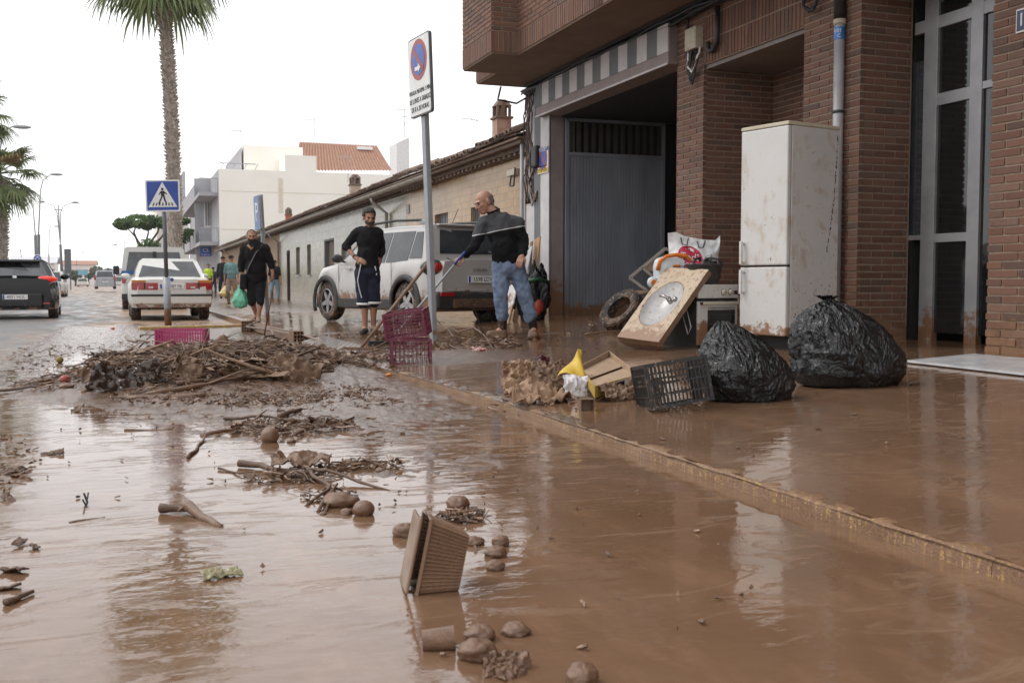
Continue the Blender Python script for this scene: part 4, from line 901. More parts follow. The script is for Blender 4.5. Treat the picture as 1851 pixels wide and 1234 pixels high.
# loading / no parking sign near the crates; its face turned almost edge-on
pb = G(784, 628); Ds = depth(pb); k = Ds/F
rz = R(-19.94-62); zc = CZ+(509-137)*k
t = sign('no_parking_sign', 'tall no-parking sign on galvanised post behind the stacked pink crates', pb, rz, CZ+(509-200)*k-pb.z, .095, 0, None, tilt=0)
t.rotation_euler = (Matrix.Rotation(R(-1.9), 3, V((math.sin(YAW), math.cos(YAW), 0)))@Matrix.Rotation(rz, 3, 'Z')).to_euler()
zc -= pb.z+.04; w, h = .58, .84
FX = lambda z, th=0, x=0: Matrix.Translation((x+.03, -.03-th, z))@Matrix.Rotation(R(90), 4, 'X')
MB().prism(rrect(w, h, .04), .03, FX(zc, 0)).build('backing', M_alud, t)
MB().prism(rrect(w-.03, h-.03, .035), .003, FX(zc, .031)).build('face', M_signw, t)
zd = zc+.17
MB().lathe([(.215, 0), (.215, .003)], 40, FX(zd, .035)).build('red_ring', M_red, t); MB().lathe([(.165, 0), (.165, .002)], 40, FX(zd, .0385)).build('blue_disc', pm('sign_blue_pale', (.06, .12, .45), rough=.4), t)
Mb = FX(zd, .0412)@Matrix.Rotation(R(-45), 4, 'Z'); q = MB().box((0, 0, 0), (.34, .045, .002)); q.v = [Mb@V(p) for p in q.v]; q.build('red_bar', M_red, t)
MB().prism([(-.09, -.02), (0, -.02), (0, -.05), (.06, 0), (0, .05), (0, .02), (-.09, .02)], .002, FX(zd-.09, .0435)).build('white_arrow', M_signw, t)
tx = MB()
for i_, s_ in enumerate(('PARADA MAXIMA 5 MIN.', 'DE LUNES A SABADO', 'DE 8 A 20 HORAS')): tx.text(s_, .078 if i_ else .068, FX(zc-.16-.09*i_, .036), sx=.78)
tx.build('lettering', M_black, t)
# pedestrian crossing sign
pb = G(304, 586, road); Ds = depth(pb); k = Ds/F; hp = CZ+(509-384)*k-pb.z
t = thing('crossing_sign', 'square blue pedestrian crossing sign on a grey pole beside the white sedan', 'sign', pb, (0, R(-1.0), -YAW+R(2)))
MB().tube([(0, 0, -.1), (0, 0, hp*.42)], 6.2*k, 14).build('pole_sleeve', M_galv, t, smooth=True); MB().tube([(0, 0, hp*.42), (0, 0, hp+.6)], 3.6*k, 12).build('pole', M_gald, t, smooth=True)
w = 61*k; zc = CZ+(509-355.5)*k-pb.z; y_ = -3.7*k
FS = lambda z, th=0: Matrix.Translation((0, y_-th, z))@Matrix.Rotation(R(90), 4, 'X')
MB().prism(rrect(w, w*.93, .03), .02, FS(zc)).build('backing', M_signw, t); MB().prism(rrect(w-.06, w*.93-.06, .02), .002, FS(zc, .021)).build('blue_field', M_blue, t)
MB().prism([(-w*.42, -w*.33), (w*.42, -w*.33), (0, w*.40)], .002, FS(zc, .024)).build('white_triangle', M_signw, t)
fg = MB(); fm = FS(zc, .027)
def sh(poly): fg.prism([(x*w, y*w) for x, y in poly], .002, fm)
fg.lathe([(.04*w, 0), (.04*w, .002)], 14, fm@Matrix.Translation((0, .19*w, 0)))
sh([(-.05, .14), (.05, .14), (.06, .0), (-.04, -.02)]); sh([(-.05, .13), (-.12, .03), (-.10, .02), (-.02, .1)]); sh([(.05, .13), (.13, .06), (.12, .03), (.03, .08)])
sh([(-.04, -.02), (.01, -.01), (-.05, -.15), (-.10, -.25), (-.14, -.24)]); sh([(.01, -.01), (.06, .0), (.09, -.12), (.13, -.25), (.09, -.25), (.04, -.13)])
for q in range(7): x = -.31+q*.095; sh([(x, -.29), (x+.045, -.29), (x+.045+.03*(1-q/3), -.2), (x+.02+.03*(1-q/3), -.2)])
fg.build('walking_figure', M_black, t)
# parking sign seen edge-on
pb = G(484, 580); Ds = depth(pb); k = Ds/F; hp = CZ+(509-353)*k-pb.z
t = thing('parking_sign', 'narrow-looking blue parking sign turned aside on a pole behind the walking man', 'sign', pb, (0, 0, -YAW-R(64)))
t.rotation_euler = (Matrix.Rotation(R(-2.5), 3, V((math.sin(YAW), math.cos(YAW), 0)))@Matrix.Rotation(-YAW-R(64), 3, 'Z')).to_euler()
MB().box((0, 0, hp/2), (.07, .07, hp)).build('pole', M_galv, t, bevel=.005)
FS = lambda z, th=0, x=0: Matrix.Translation((x, -.05-th, z))@Matrix.Rotation(R(90), 4, 'X')
zc = hp-.34; MB().prism(rrect(.45, .64, .03), .04, FS(zc)).build('backing', M_alum, t); MB().prism(rrect(.43, .62, .03), .002, FS(zc, .041)).build('blue_field', pm('sign_blue_worn', (.12, .2, .4), rough=.4), t)
MB().text('P', .5, FS(zc, .045)).build('letter', M_signw, t)
# roundabout sign
pb = Wd(70, 520, 62); pb.z = -.08; k = 62/F; zc = CZ+(509-468)*k+.08
t = thing('roundabout_sign', 'round blue roundabout sign showing above the dark hatchback roof', 'sign', pb, -YAW)
MB().tube([(0, 0, 0), (0, 0, zc)], .04, 8).build('pole', M_galv, t)
FS = lambda z, th=0: Matrix.Translation((0, -.05-th, z))@Matrix.Rotation(R(90), 4, 'X')
MB().lathe([(8*k, 0), (8*k, .02)], 28, FS(zc)).build('rim', M_signw, t); MB().lathe([(6.6*k, 0), (6.6*k, .002)], 28, FS(zc, .022)).build('blue_disc', M_blue, t)
for q in range(3):
    M_ = FS(zc, .026)@Matrix.Rotation(R(120*q), 4, 'Z'); MB().prism([(-.1, .10), (.02, .13), (.02, .17), (.1, .1), (.02, .05), (.02, .08), (-.08, .06)], .002, M_).build('arrow', M_signw, t)

# ================================================================ VEHICLES (local frame: +Y forwards, X right, origin on the ground at the middle)
M_tyre = pm('tyre', (.022, .021, .02), rough=.75, splash=.75, bump=.2); M_rim = pm('rim_alloy', (.42, .42, .43), rough=.35, metal=.6, splash=.5)
M_well = pm('wheel_well', (.02, .018, .016), rough=.95, splash=.5); M_plast = pm('black_cladding', (.035, .034, .034), rough=.55, splash=.35)
M_glass = pm('car_glass', (.06, .065, .07), (.025, .028, .03), 3, .13, spec=.7, splash=.12); M_lamp = pm('tail_lamp', (.42, .02, .02), (.25, .01, .01), 20, .15, coat=.6)
M_lampo = pm('amber_lens', (.6, .22, .03), rough=.2); M_lampw = pm('clear_lens', (.6, .58, .56), rough=.2); M_chr = pm('chrome', (.6, .6, .6), rough=.15, metal=1)
def interp(tab, x):
    if x <= tab[0][0]: return tab[0][1]
    for (a, p), (b, q) in zip(tab, tab[1:]):
        if x <= b:
            t = (x-a)/(b-a); return p+(q-p)*t
    return tab[-1][1]
def car(t, L, W, sill, belt, wheels, wr, deck, gh, paint, archr=None, ends=(.16, .16), bulge=.05, arch_mat=None, rimc=None, spokes=5):
    """deck: [(y, z)] shoulder/bonnet line; gh = dict(base=(y0,y1), roof=(y0,y1), wt, zr)"""
    y0 = -L/2; body = MB(); ar = archr or wr*1.16; NY = 76; ys = sorted(set([y0+L*k/NY for k in range(NY+1)]+[w+s*ar*f for w in wheels for s in (-1, 1) for f in (1.0, .97, .9, .75)]))
    def hw(y):
        e0 = (y-y0); e1 = (L/2-y); f = 1
        if e0 < ends[0]*2: f = min(f, 1-.16*(1-e0/(ends[0]*2))**2.2)
        if e1 < ends[1]*3: f = min(f, 1-.24*(1-e1/(ends[1]*3))**2.2)
        return W/2*f
    def zb(y):
        z = sill
        for w in wheels:
            d = abs(y-w)
            if d < ar: z = max(z, wr+math.sqrt(max(0, ar*ar-d*d))*.98)
        return z
    rows = []
    for y in ys:
        w = hw(y); b = zb(y); s = interp(deck, y); k = []
        for f, wf in ((0, .975), (.12, .99), (.3, 1.0), (.55, 1.0), (.75, .985), (.9, .955), (1, .90)):
            z = b+(s-.03-b)*f if f < 1 else s-.008
            e = 0
            if y < y0+.02: e = -.035*math.sin(math.pi*min(1, max(0, (z-sill)/(s-sill))))
            k.append((w*(wf), y+e, z))
        k.append((w*.6, y, s+bulge*.35)); k.append((0, y, s+bulge*.5)); rows.append(k)
    m = len(rows[0]); vs = []
    for k in rows: vs += [V(p) for p in k]+[V((-p[0], p[1], p[2])) for p in k[:-1]][::-1]
    n = 2*m-1; fs = [(i*n+j, i*n+j+1, (i+1)*n+j+1, (i+1)*n+j) for i in range(len(rows)-1) for j in range(n-1)]
    fs += [tuple(range(n-1, -1, -1)), tuple((len(rows)-1)*n+j for j in range(n))]
    body.add(vs, fs); bo = body.build('body', paint, t, auto=38)
    un = MB(); un.bb((-W/2+.13, y0+.12, sill-.02), (W/2-.13, L/2-.15, sill+.22))
    for w in wheels: un.bb((-W/2+.12, w-ar, sill), (W/2-.12, w+ar, wr+ar))
    un.build('underbody', M_well, t)
    g = MB(); (a, b), (c, d) = gh['base'], gh['roof']; wb, wt, zr = W/2*gh.get('wb', .93), W/2*gh['wt'], gh['zr']; zb0, zb1 = interp(deck, a)-.03, interp(deck, b)-.03
    na = 5; vs = []
    cols = [(0, 0), (.35, .35), (.7, .72), (.93, .95), (1, 1)]
    def P(u, s, h):  # u along 0..1, s side -1..1, h 0..1
        y = (a+(c-a)*h)*(1-u)+(b+(d-b)*h)*u; zb_ = zb0*(1-u)+zb1*u; z = zb_+(zr-zb_)*h; w = wb+(wt-wb)*h
        return V((s*w, y, z))
    NU = 14
    for j, h in enumerate((0, .5, .93, 1.0)):
        for i in range(NU+1):
            u = i/NU; p = P(u, 1, h if h < 1 else .97); bow = math.sin(math.pi*u); z = p.z+(.02*bow if h == 1 else 0); 
            vs.append(V((p.x-(.06 if h == 1 else 0), p.y, z+(.02 if h == 1 else 0))))
    top = [V((x, P(u, 0, 1).y+(.05 if u == 0 else -.05 if u == 1 else 0), zr+.035*math.sin(math.pi*min(max(u, .0), 1))+.01)) for x in (0,) for u in [i/NU for i in range(NU+1)]]
    vs += top; q = NU+1; k = len(vs); vs2 = [V((-v.x, v.y, v.z)) for v in vs]
    fs = []
    for j in range(4):
        for i in range(NU): fs += [(j*q+i, j*q+i+1, (j+1)*q+i+1, (j+1)*q+i)]
    fs2 = [tuple(i+k for i in f[::-1]) for f in fs]; cap0 = [j*q for j in range(5)]+[j*q+k for j in range(4, -1, -1)]; cap1 = [j*q+NU for j in range(5)]+[j*q+NU+k for j in range(4, -1, -1)]
    g.add(vs+vs2, fs+fs2+[tuple(cap0[::-1]), tuple(cap1)]); g.build('cabin', paint, t, bevel=.025, auto=40)
    def pane(pts, name='window', mat=None, off=.008, par=t):
        pts = [V(p) for p in pts]; n_ = (pts[1]-pts[0]).cross(pts[2]-pts[0]).normalized()
        if n_.dot(sum(pts, V())/len(pts)-V((0, 0, belt*.7))) < 0: n_ = -n_
        m_ = MB(); q = len(pts); m_.add([p+n_*off for p in pts]+[p-n_*.004 for p in pts], [tuple(range(q)), tuple(range(2*q-1, q-1, -1))]+[(i, q+i, q+(i+1) % q, (i+1) % q) for i in range(q)]); return m_.build(name, mat or M_glass, par)
    for s in (1, -1):
        for u0, u1, h0, h1, v0, v1 in gh['side']:
            pane([P(u0, s, h0), P(u1, s, h0), P(v1, s, h1), P(v0, s, h1)])
    lo, hi = gh.get('rear', (.06, .9)); rw = gh.get('rw', .9)
    p0, p1 = P(0, 1, lo), P(0, 1, hi)
    pane([(-p0.x*rw, p0.y-.006, p0.z), (p0.x*rw, p0.y-.006, p0.z), (p1.x*rw*.97, p1.y-.006, p1.z), (-p1.x*rw*.97, p1.y-.006, p1.z)], 'rear_window')
    p0, p1 = P(1, 1, .04), P(1, 1, .93); pane([(-p0.x*.92, p0.y+.006, p0.z), (p0.x*.92, p0.y+.006, p0.z), (p1.x*.9, p1.y+.006, p1.z), (-p1.x*.9, p1.y+.006, p1.z)], 'windscreen')
    for w in wheels:
        for s in (1, -1):
            Mx = Matrix.Translation((s*(W/2-.02), w, wr))@Matrix.Rotation(s*math.pi/2, 4, 'Y'); tw = .21
            wl = MB().lathe([(wr*.62, -tw), (wr*.93, -tw), (wr, -tw+.03), (wr, -.03), (wr*.93, 0), (wr*.66, .0), (wr*.64, -.02)], 28, Mx, cap=False).build('tyre', M_tyre, t, auto=50)
            r = MB().lathe([(wr*.66, -.01), (wr*.60, -.01), (wr*.58, -.06), (.001, -.07)], 28, Mx, cap=False).build('rim', M_well, wl, smooth=True)
            sp = MB(); sp.lathe([(wr*.66, -.004), (wr*.61, .002), (wr*.60, -.02)], 28, Mx, cap=False); sp.lathe([(wr*.16, -.05), (wr*.15, -.012), (0.001, -.008)], 14, Mx, cap=False)
            for k in range(spokes):
                Mk = Mx@Matrix.Rotation(2*math.pi*k/spokes+.3, 4, 'Z'); sp.prism([(-.045*1.0, wr*.1), (.045, wr*.1), (.028, wr*.63), (-.028, wr*.63)], .02, Mk@Matrix.Translation((0, 0, -.035)))
            sp.build('spokes', rimc or M_rim, wl)
            if arch_mat:
                am = MB(); pts = [(s*(W/2+.006), w+ar*1.03*math.cos(a_), wr+ar*1.03*math.sin(a_)) for a_ in [math.pi*(-.14+1.28*q/22) for q in range(23)]]; am.tube(pts, .05, 6, flat=.5); am.build('wheel_arch', arch_mat, t, smooth=True)
    return P, pane
def plate(t, y, z, text, w=.52, h=.11, x=0):
    p = MB().bb((x-w/2, y-.012, z-h/2), (x+w/2, y, z+h/2)).build('number_plate', M_signw, t, bevel=.003)
    MB().bb((x-w/2+.006, y-.014, z-h/2+.006), (x-w/2+.045, y-.0122, z+h/2-.006)).build('blue_strip', M_blue, p)
    MB().text(text, .098, Matrix.Translation((x+.02, y-.0135, z))@Matrix.Rotation(R(90), 4, 'X'), sx=.92).build('characters', M_black, p)
def mirror(t, x, y, z, mat, s):
    m = MB().ell((x, y, z), (.11, .07, .075), nu=12, nv=8); m.build('wing_mirror', mat, t, smooth=True)
# ---- silver grey compact SUV
M_silver = pm('warm_silver_paint', (.47, .455, .435), (.42, .405, .385), 1.5, .3, metal=.08, coat=.4, splash=.12, mud=(.62, .16))
fw = G(617, 580); rr = G(885, 577); mid = (fw+rr)/2; dg = math.atan2((fw-rr).x, (fw-rr).y); hd = dg+math.atan2(1.5, 2.6)
t = thing('suv', 'muddy silver-grey compact suv with black cladding and roof rails parked behind the men', 'car', (mid.x-.07, mid.y+.03, float(side(mid.x, mid.y))-.02), -hd+R(3))
W = 1.76
P, pane = car(t, 4.15, W, .24, 1.0, (-1.26, 1.34), .34, [(-2.08, 1.0), (-1.6, 1.05), (.7, 1.03), (1.0, 1.0), (1.7, .93), (1.98, .84), (2.08, .7)],
    dict(base=(-1.98, .95), roof=(-1.72, .1), wt=.74, zr=1.56, rear=(.24, .88), rw=.84, side=[(.49, .74, .03, .87, .58, .955), (.255, .475, .03, .87, .235, .56), (.11, .24, .12, .84, .12, .215)]), M_silver, archr=.40, ends=(.22, .3), arch_mat=M_plast)
bm = MB(); bm.bb((-W/2+.03, -2.13, .25), (W/2-.03, -1.9, .53)); bm.build('rear_bumper', M_plast, t, bevel=.05)
MB().bb((-.55, -2.145, .28), (.55, -2.12, .42)).build('skid_plate', pm('muddy_plate', (.10, .06, .04), splash=.7), t, bevel=.01)
MB().bb((-.62, -2.10, .535), (.62, -2.085, .57)).build('bumper_step', M_silver, t, bevel=.01)
for s in (1, -1):
    MB().bb((s*(W/2-.02), -.82, .25), (s*(W/2+.012), .9, .40)).build('sill_cladding', M_plast, t, bevel=.01)
    MB().bb((s*(W/2-.25)-.16, -2.15, .46), (s*(W/2-.25)+.1, -2.12, .52)).build('reflector', M_lamp, t, bevel=.008)
    tl = MB().ell((s*(W/2-.12), -1.90, .90), (.17, .19, .10), nu=18, nv=10, fn=lambda p: 1+.18*(p.x**4+p.z**4)); tl.build('tail_lamp', M_lamp, t, smooth=True)
    tl = MB().ell((s*(W/2-.125), -1.89, .90), (.182, .19, .113), nu=18, nv=10, fn=lambda p: 1+.18*(p.x**4+p.z**4)); tl.build('lamp_bezel', M_plast, t, smooth=True)
    rl = MB(); rl.tube([(s*.60, -1.55, 1.60), (s*.62, -1.35, 1.66), (s*.63, -.6, 1.68), (s*.62, 0.05, 1.655), (s*.60, .2, 1.60)], [.022]*5, 8); rl.build('roof_rail', M_plast, t, smooth=True)
    MB().box((s*.61, -1.46, 1.635), (.05, .3, .07)).build('rail_foot', pm('pale_grey_cap', (.4, .4, .42)), t, bevel=.012)
    mirror(t, s*(W/2+.10), .72, 1.08, M_plast, s); MB().bar((s*(W/2-.06), .74, 1.02), (s*(W/2+.06), .72, 1.05), .03, .03).build('mirror_arm', M_plast, t)
    for y in (-.28, .52): h = MB().bb((s*(W/2-.01), y-.1, .89), (s*(W/2+.022), y+.08, .925)); h.build('door_handle', M_silver, t, bevel=.01)
    for y in (.86, -.10, -.86):
        MB().bb((s*(W/2-.004), y-.004, .42), (s*(W/2+.002), y+.004, .99)).build('door_gap', M_well, t)
MB().bb((-.4, -1.70, 1.535), (.4, -1.64, 1.56)).build('brake_light', M_lamp, t, bevel=.004)
MB().bb((-.6, -1.83, 1.555), (.6, -1.55, 1.585)).build('spoiler', M_silver, t, bevel=.012)
MB().tube([(0, -1.3, 1.6), (.0, -1.5, 1.86)], .005, 5).build('aerial', M_black, t)
plate(t, -2.115, .72, '1598 LDV'); q = MB(); FR = lambda x, y, z: Matrix.Translation((x, y, z))@Matrix.Rotation(R(90), 4, 'X')
q.text('CITROËN', .065, FR(-.02, -2.11, .86)); q.text('C3 Air', .05, FR(.48, -2.10, .80)); q.build('badge_lettering', M_plast, t)
MB().tube([(-.56, -1.98, 1.05), (-.5, -2.07, 1.0), (.5, -2.07, 1.0), (.56, -1.98, 1.05)], .006, 5).build('tailgate_seam', M_well, t)
MB().tube([(-.2, -1.99, 1.10), (.25, -1.96, 1.16)], .012, 6).build('rear_wiper', M_black, t)
# ---- white three-box saloon, rear to us
M_cream = pm('white_car_paint', (.66, .655, .62), (.62, .61, .57), 1.2, .25, coat=.4, splash=.03, mud=(.30, .12))
M_rubber = pm('bumper_rubber', (.03, .03, .03), rough=.6, splash=.1)
bl, br = G(235, 578, road), G(375, 576, road)
t = thing('white_sedan', 'old white sedan parked rear towards us behind the crossing sign', 'car', ((bl.x+br.x)/2+.02, 25.1+2.1, -.085), R(1.0))
W = 1.76
P, pane = car(t, 4.6, W, .30, .95, (-1.35, 1.4), .31, [(-2.3, .92), (-2.25, .97), (-1.3, 1.0), (.6, .98), (2.0, .86), (2.3, .75)],
    dict(base=(-1.55, .85), roof=(-.95, .15), wt=.70, zr=1.40, wb=.88, rear=(.08, .9), rw=.9, side=[(.5, .78, .1, .88, .55, .93), (.2, .47, .1, .88, .12, .5)]), M_cream, ends=(.1, .2), bulge=.03)
MB().bb((-W/2+.02, -2.38, .38), (W/2-.02, -2.2, .60)).build('rear_bumper', M_cream, t, bevel=.03); MB().bb((-W/2+.01, -2.39, .555), (W/2-.01, -2.2, .605)).build('bumper_strip', M_rubber, t, bevel=.01)
for s in (1, -1):
    MB().bb((s*.86, -2.32, .70), (s*.30, -2.28, .86)).build('tail_lamp', M_lamp, t, bevel=.01)
    MB().bb((s*.86, -2.322, .862), (s*.56, -2.28, .92)).build('indicator_lens', M_lampo, t, bevel=.008); MB().bb((s*.60, -2.324, .71), (s*.565, -2.316, .86)).build('lamp_divider', M_rubber, t)
    MB().bb((s*.50, -2.324, .735), (s*.40, -2.318, .775)).build('reversing_lens', M_lampw, t)
    mirror(t, s*(W/2+.06), .75, 1.02, M_cream, s)
MB().bb((-.28, -2.31, .68), (.28, -2.29, .89)).build('plate_recess', M_cream, t); plate(t, -2.315, .78, 'V 3587 EB')
MB().lathe([(.04, 0), (.04, .008)], 20, FR(0, -2.31, .93)).build('roundel', M_blue, t); MB().lathe([(.042, -.002), (.042, .004)], 20, FR(0, -2.31, .93)).build('roundel_rim', M_chr, t)
MB().text('525 i', .06, FR(.52, -2.31, .935)).build('badge', M_chr, t)
MB().tube([(-.5, -2.34, .28), (-.5, -2.15, .3)], .03, 8).build('exhaust', M_well, t)
# ---- pale van behind it
M_van = pm('van_paint', (.58, .58, .55), (.54, .54, .51), 1, .35, coat=.2, mud=(.35, .15)); vb = Wd(281, 560, 33.5); vb.z = -.1
t = thing('white_van', 'pale van parked ahead of the white sedan', 'van', (vb.x, vb.y+2.4, -.1), 0)
W = 2.02
P, pane = car(t, 4.9, W, .3, 1.15, (-1.6, 1.4), .33, [(-2.45, 1.12), (2.0, 1.1), (2.4, .9)], dict(base=(-2.42, 2.1), roof=(-2.3, 1.4), wt=.86, zr=1.98, wb=.985, rear=(.12, .84), rw=.88, side=[(.7, .95, .1, .8, .72, .92)]), M_van, ends=(.06, .1), bulge=.0)
MB().bb((-.05, -2.47, .5), (.05, -2.30, 1.85)).build('door_post', M_rubber, t)
for s in (1, -1):
    MB().bb((s*.99, -2.50, .85), (s*.88, -2.44, 1.1)).build('tail_lamp', M_lamp, t, bevel=.01); MB().bb((s*(W/2+.08), 1.4, 1.15), (s*(W/2+.28), 1.5, 1.45)).build('wing_mirror', M_plast, t, bevel=.03)
MB().bb((-.99, -2.52, 1.14), (-.62, -2.44, 1.24)).build('blue_sticker', pm('sticker_blue', (.03, .15, .4)), t)
MB().bb((-1.0, -2.56, .32), (1.0, -2.4, .52)).build('rear_bumper', M_rubber, t, bevel=.03)
# ---- black hatchback
M_blackp = pm('black_car_paint', (.006, .006, .007), rough=.12, coat=.3, spec=.3, splash=.0, mud=(.2, .15))
rb = G(96, 575, road)
t = thing('black_hatchback', 'glossy black hatchback with lit-looking red tail lamps at the left edge', 'car', (rb.x-.80, rb.y+1.35, -.075), R(2))
W = 1.77
P, pane = car(t, 4.3, W, .25, .95, (-1.3, 1.3), .33, [(-2.15, .93), (-1.9, 1.0), (.8, .95), (1.9, .8), (2.15, .65)],
    dict(base=(-2.02, 1.0), roof=(-1.42, .1), wt=.68, zr=1.36, wb=.92, rear=(.12, .9), rw=.88, side=[(.45, .76, .1, .88, .5, .93), (.17, .43, .16, .86, .16, .47)]), M_blackp, archr=.38, ends=(.3, .3))
for s in (1, -1):
    tl = MB().ell((s*.62, -2.03, .93), (.27, .12, .075), nu=16, nv=10, fn=lambda p, s=s: 1-.25*max(0, -p.x*s)); tl.build('tail_lamp', pm('tail_lamp_lit', (.5, .02, .015), rough=.15, emit=(1, .05, .02, .35)), t, smooth=True)
    MB().bb((s*.72, -2.19, .36), (s*.38, -2.16, .40)).build('reflector', M_lamp, t, bevel=.005); mirror(t, s*(W/2+.1), .68, 1.0, M_blackp, s)
MB().bb((-.6, -2.2, .28), (.6, -2.1, .62)).build('rear_bumper', M_blackp, t, bevel=.05)
plate(t, -2.205, .53, '4051 HGL', x=0); MB().bb((-.045, -2.14, .93), (.045, -2.10, 1.01)).build('badge', M_chr, t, bevel=.01)
MB().bb((-.16, -1.52, 1.33), (.16, -1.50, 1.35)).build('brake_light', pm('lit_red', (.8, .3, .25), emit=(1, .6, .55, 1.0)), t)
MB().tube([(.1, -1.3, 1.45), (.1, -1.5, 1.62)], .008, 5).build('aerial', M_black, t); MB().bb((-.5, -1.62, 1.33), (.5, -1.38, 1.365)).build('spoiler', M_blackp, t, bevel=.012)
# ---- small silver car far up the road
M_sil = pm('silver_paint', (.42, .44, .48), rough=.3, metal=.4, coat=.3); D = 88; b = Wd(190, 522, D)
t = thing('silver_hatchback', 'silver hatchback far up the road driving away', 'car', (b.x, b.y+1.8, CZ-13*D/F-.02), 0); W = 1.7
P, pane = car(t, 3.9, W, .22, .95, (-1.2, 1.2), .31, [(-1.95, .92), (-1.8, 1.0), (.8, .98), (1.9, .75)], dict(base=(-1.85, 1.0), roof=(-1.6, .1), wt=.76, zr=1.54, rear=(.08, .86), rw=.86, side=[(.4, .75, .1, .88, .45, .9)]), M_sil, ends=(.2, .2))
for s in (1, -1): MB().bb((s*.84, -1.97, .75), (s*.70, -1.85, 1.15)).build('tail_lamp', M_lamp, t, bevel=.02)
plate(t, -1.99, .6, '7214')
for k, (px, D, m, lab) in enumerate(((216, 210, M_cream, 'tiny white van far beyond the silver hatchback on the right'), (150, 180, M_cream, 'tiny white car far left of the silver hatchback'), (90, 60, M_cream, 'white car half hidden behind the black hatchback'))):
    b = Wd(px, 515, D); t = thing('distant_car' if k else 'distant_van', lab, 'car' if k else 'van', (b.x, b.y, -.08), 0)
    car(t, 4.2, 1.75, .2, .9, (-1.3, 1.3), .31, [(-2.1, .9), (2.1, .8)], dict(base=(-1.9, 1.0), roof=(-1.6, .2), wt=.8, zr=1.9 if k == 0 else 1.45, side=[(.3, .8, .1, .88, .35, .9)]), m)
# ================================================================ PEOPLE (local frame: x to the picture's right, y away from the camera, z up)
REM = []
def rmesh(name, mb, mat, parent, voxel=.008, smooth=4, disp=0, dsc=.09, seed=0):
    o = mb.build(name, mat, parent, smooth=True)
    m = o.modifiers.new('r', 'REMESH'); m.mode = 'VOXEL'; m.voxel_size = voxel; m.use_smooth_shade = True
    if smooth: m = o.modifiers.new('s', 'SMOOTH'); m.iterations = smooth; m.factor = .5
    if disp:
        tx = bpy.data.textures.new('folds', 'CLOUDS'); tx.noise_scale = dsc; tx.noise_depth = 2
        m = o.modifiers.new('d', 'DISPLACE'); m.texture = tx; m.strength = disp; m.mid_level = .5; m.texture_coords = 'LOCAL'
    REM.append(o); return o
def caps(mb, p0, p1, r0, r1=None, n=10):
    p0, p1 = V(p0), V(p1); r1 = r0 if r1 is None else r1
    mb.tube([p0, p1], [r0, r1], n); mb.ell(p0, r0*.995, nu=n, nv=6); mb.ell(p1, r1*.995, nu=n, nv=6)
def chain(mb, pts, rs):
    for i in range(len(pts)-1): caps(mb, pts[i], pts[i+1], rs[i], rs[i+1])
def frame(xdir, up):
    z = V(up).normalized(); x = V(xdir); x = (x-z*x.dot(z)).normalized(); y = z.cross(x); return Matrix((x, y, z)).transposed()
M_skin = pm('skin', (.46, .25, .175), (.40, .21, .145), 14, .5, bump=.1, bsc=60)
M_skin2 = pm('skin_tanned', (.38, .20, .13), (.32, .165, .105), 14, .5)
M_eye = pm('eye_dark', (.02, .015, .012), rough=.2); M_brow = pm('brow_hair', (.05, .035, .025), rough=.9)
def face_frame(d, up=(0, 0, 1)):
    f = V(d).normalized(); x = V(up).cross(f); x.normalize(); u = f.cross(x); return Matrix((x, f, u)).transposed()   # x = side, y = forwards, z = up
def head(mb, c, fd, s=1.0, t=None, beard=None, up=(0, 0, 1), neck=None):
    Mf = face_frame(fd, up); q = lambda x, y, z: V(c)+Mf@(V((x, y, z))*s)
    mb.ell(q(0, -.015, .035), (.074*s, .092*s, .082*s), Mf); mb.ell(q(0, .02, -.02), (.062*s, .074*s, .085*s), Mf); mb.ell(q(0, .045, -.075), (.042*s, .040*s, .034*s), Mf)
    mb.ell(q(0, .075, .028), (.052*s, .022*s, .012*s), Mf); caps(mb, q(0, .088, .018), q(0, .108, -.022), .009*s, .014*s, 8); mb.ell(q(.012, .098, -.027), .009*s, nu=8, nv=6); mb.ell(q(-.012, .098, -.027), .009*s, nu=8, nv=6)
    mb.ell(q(0, .082, -.052), (.024*s, .012*s, .007*s), Mf); mb.ell(q(0, .080, -.063), (.020*s, .011*s, .007*s), Mf)
    for k in (1, -1):
        mb.ell(q(k*.040, .062, -.012), (.020*s, .022*s, .018*s), Mf); mb.ell(q(k*.076, -.008, -.005), (.010*s, .022*s, .034*s), Mf)
    if neck is not None: caps(mb, neck, q(0, -.02, -.04), .064*s, .056*s)
    if t is not None:
        e = MB()
        for k in (1, -1): e.ell(q(k*.030, .084, .010), (.012*s, .008*s, .0065*s), Mf, 8, 6)
        e.build('eyes', M_eye, t, smooth=True)
        b = MB()
        for k in (1, -1): b.tube([q(k*.012, .096, .026), q(k*.032, .095, .034), q(k*.05, .082, .026)], [.002*s, .003*s, .0015*s], 6)
        b.build('eyebrows', M_brow, t, smooth=True)
        b = MB(); b.tube([q(-.02, .088, -.058), q(0, .0945, -.057), q(.02, .088, -.058)], .003*s, 5); b.build('mouth', pm('lips', (.22, .08, .06)), t)
    return Mf, q
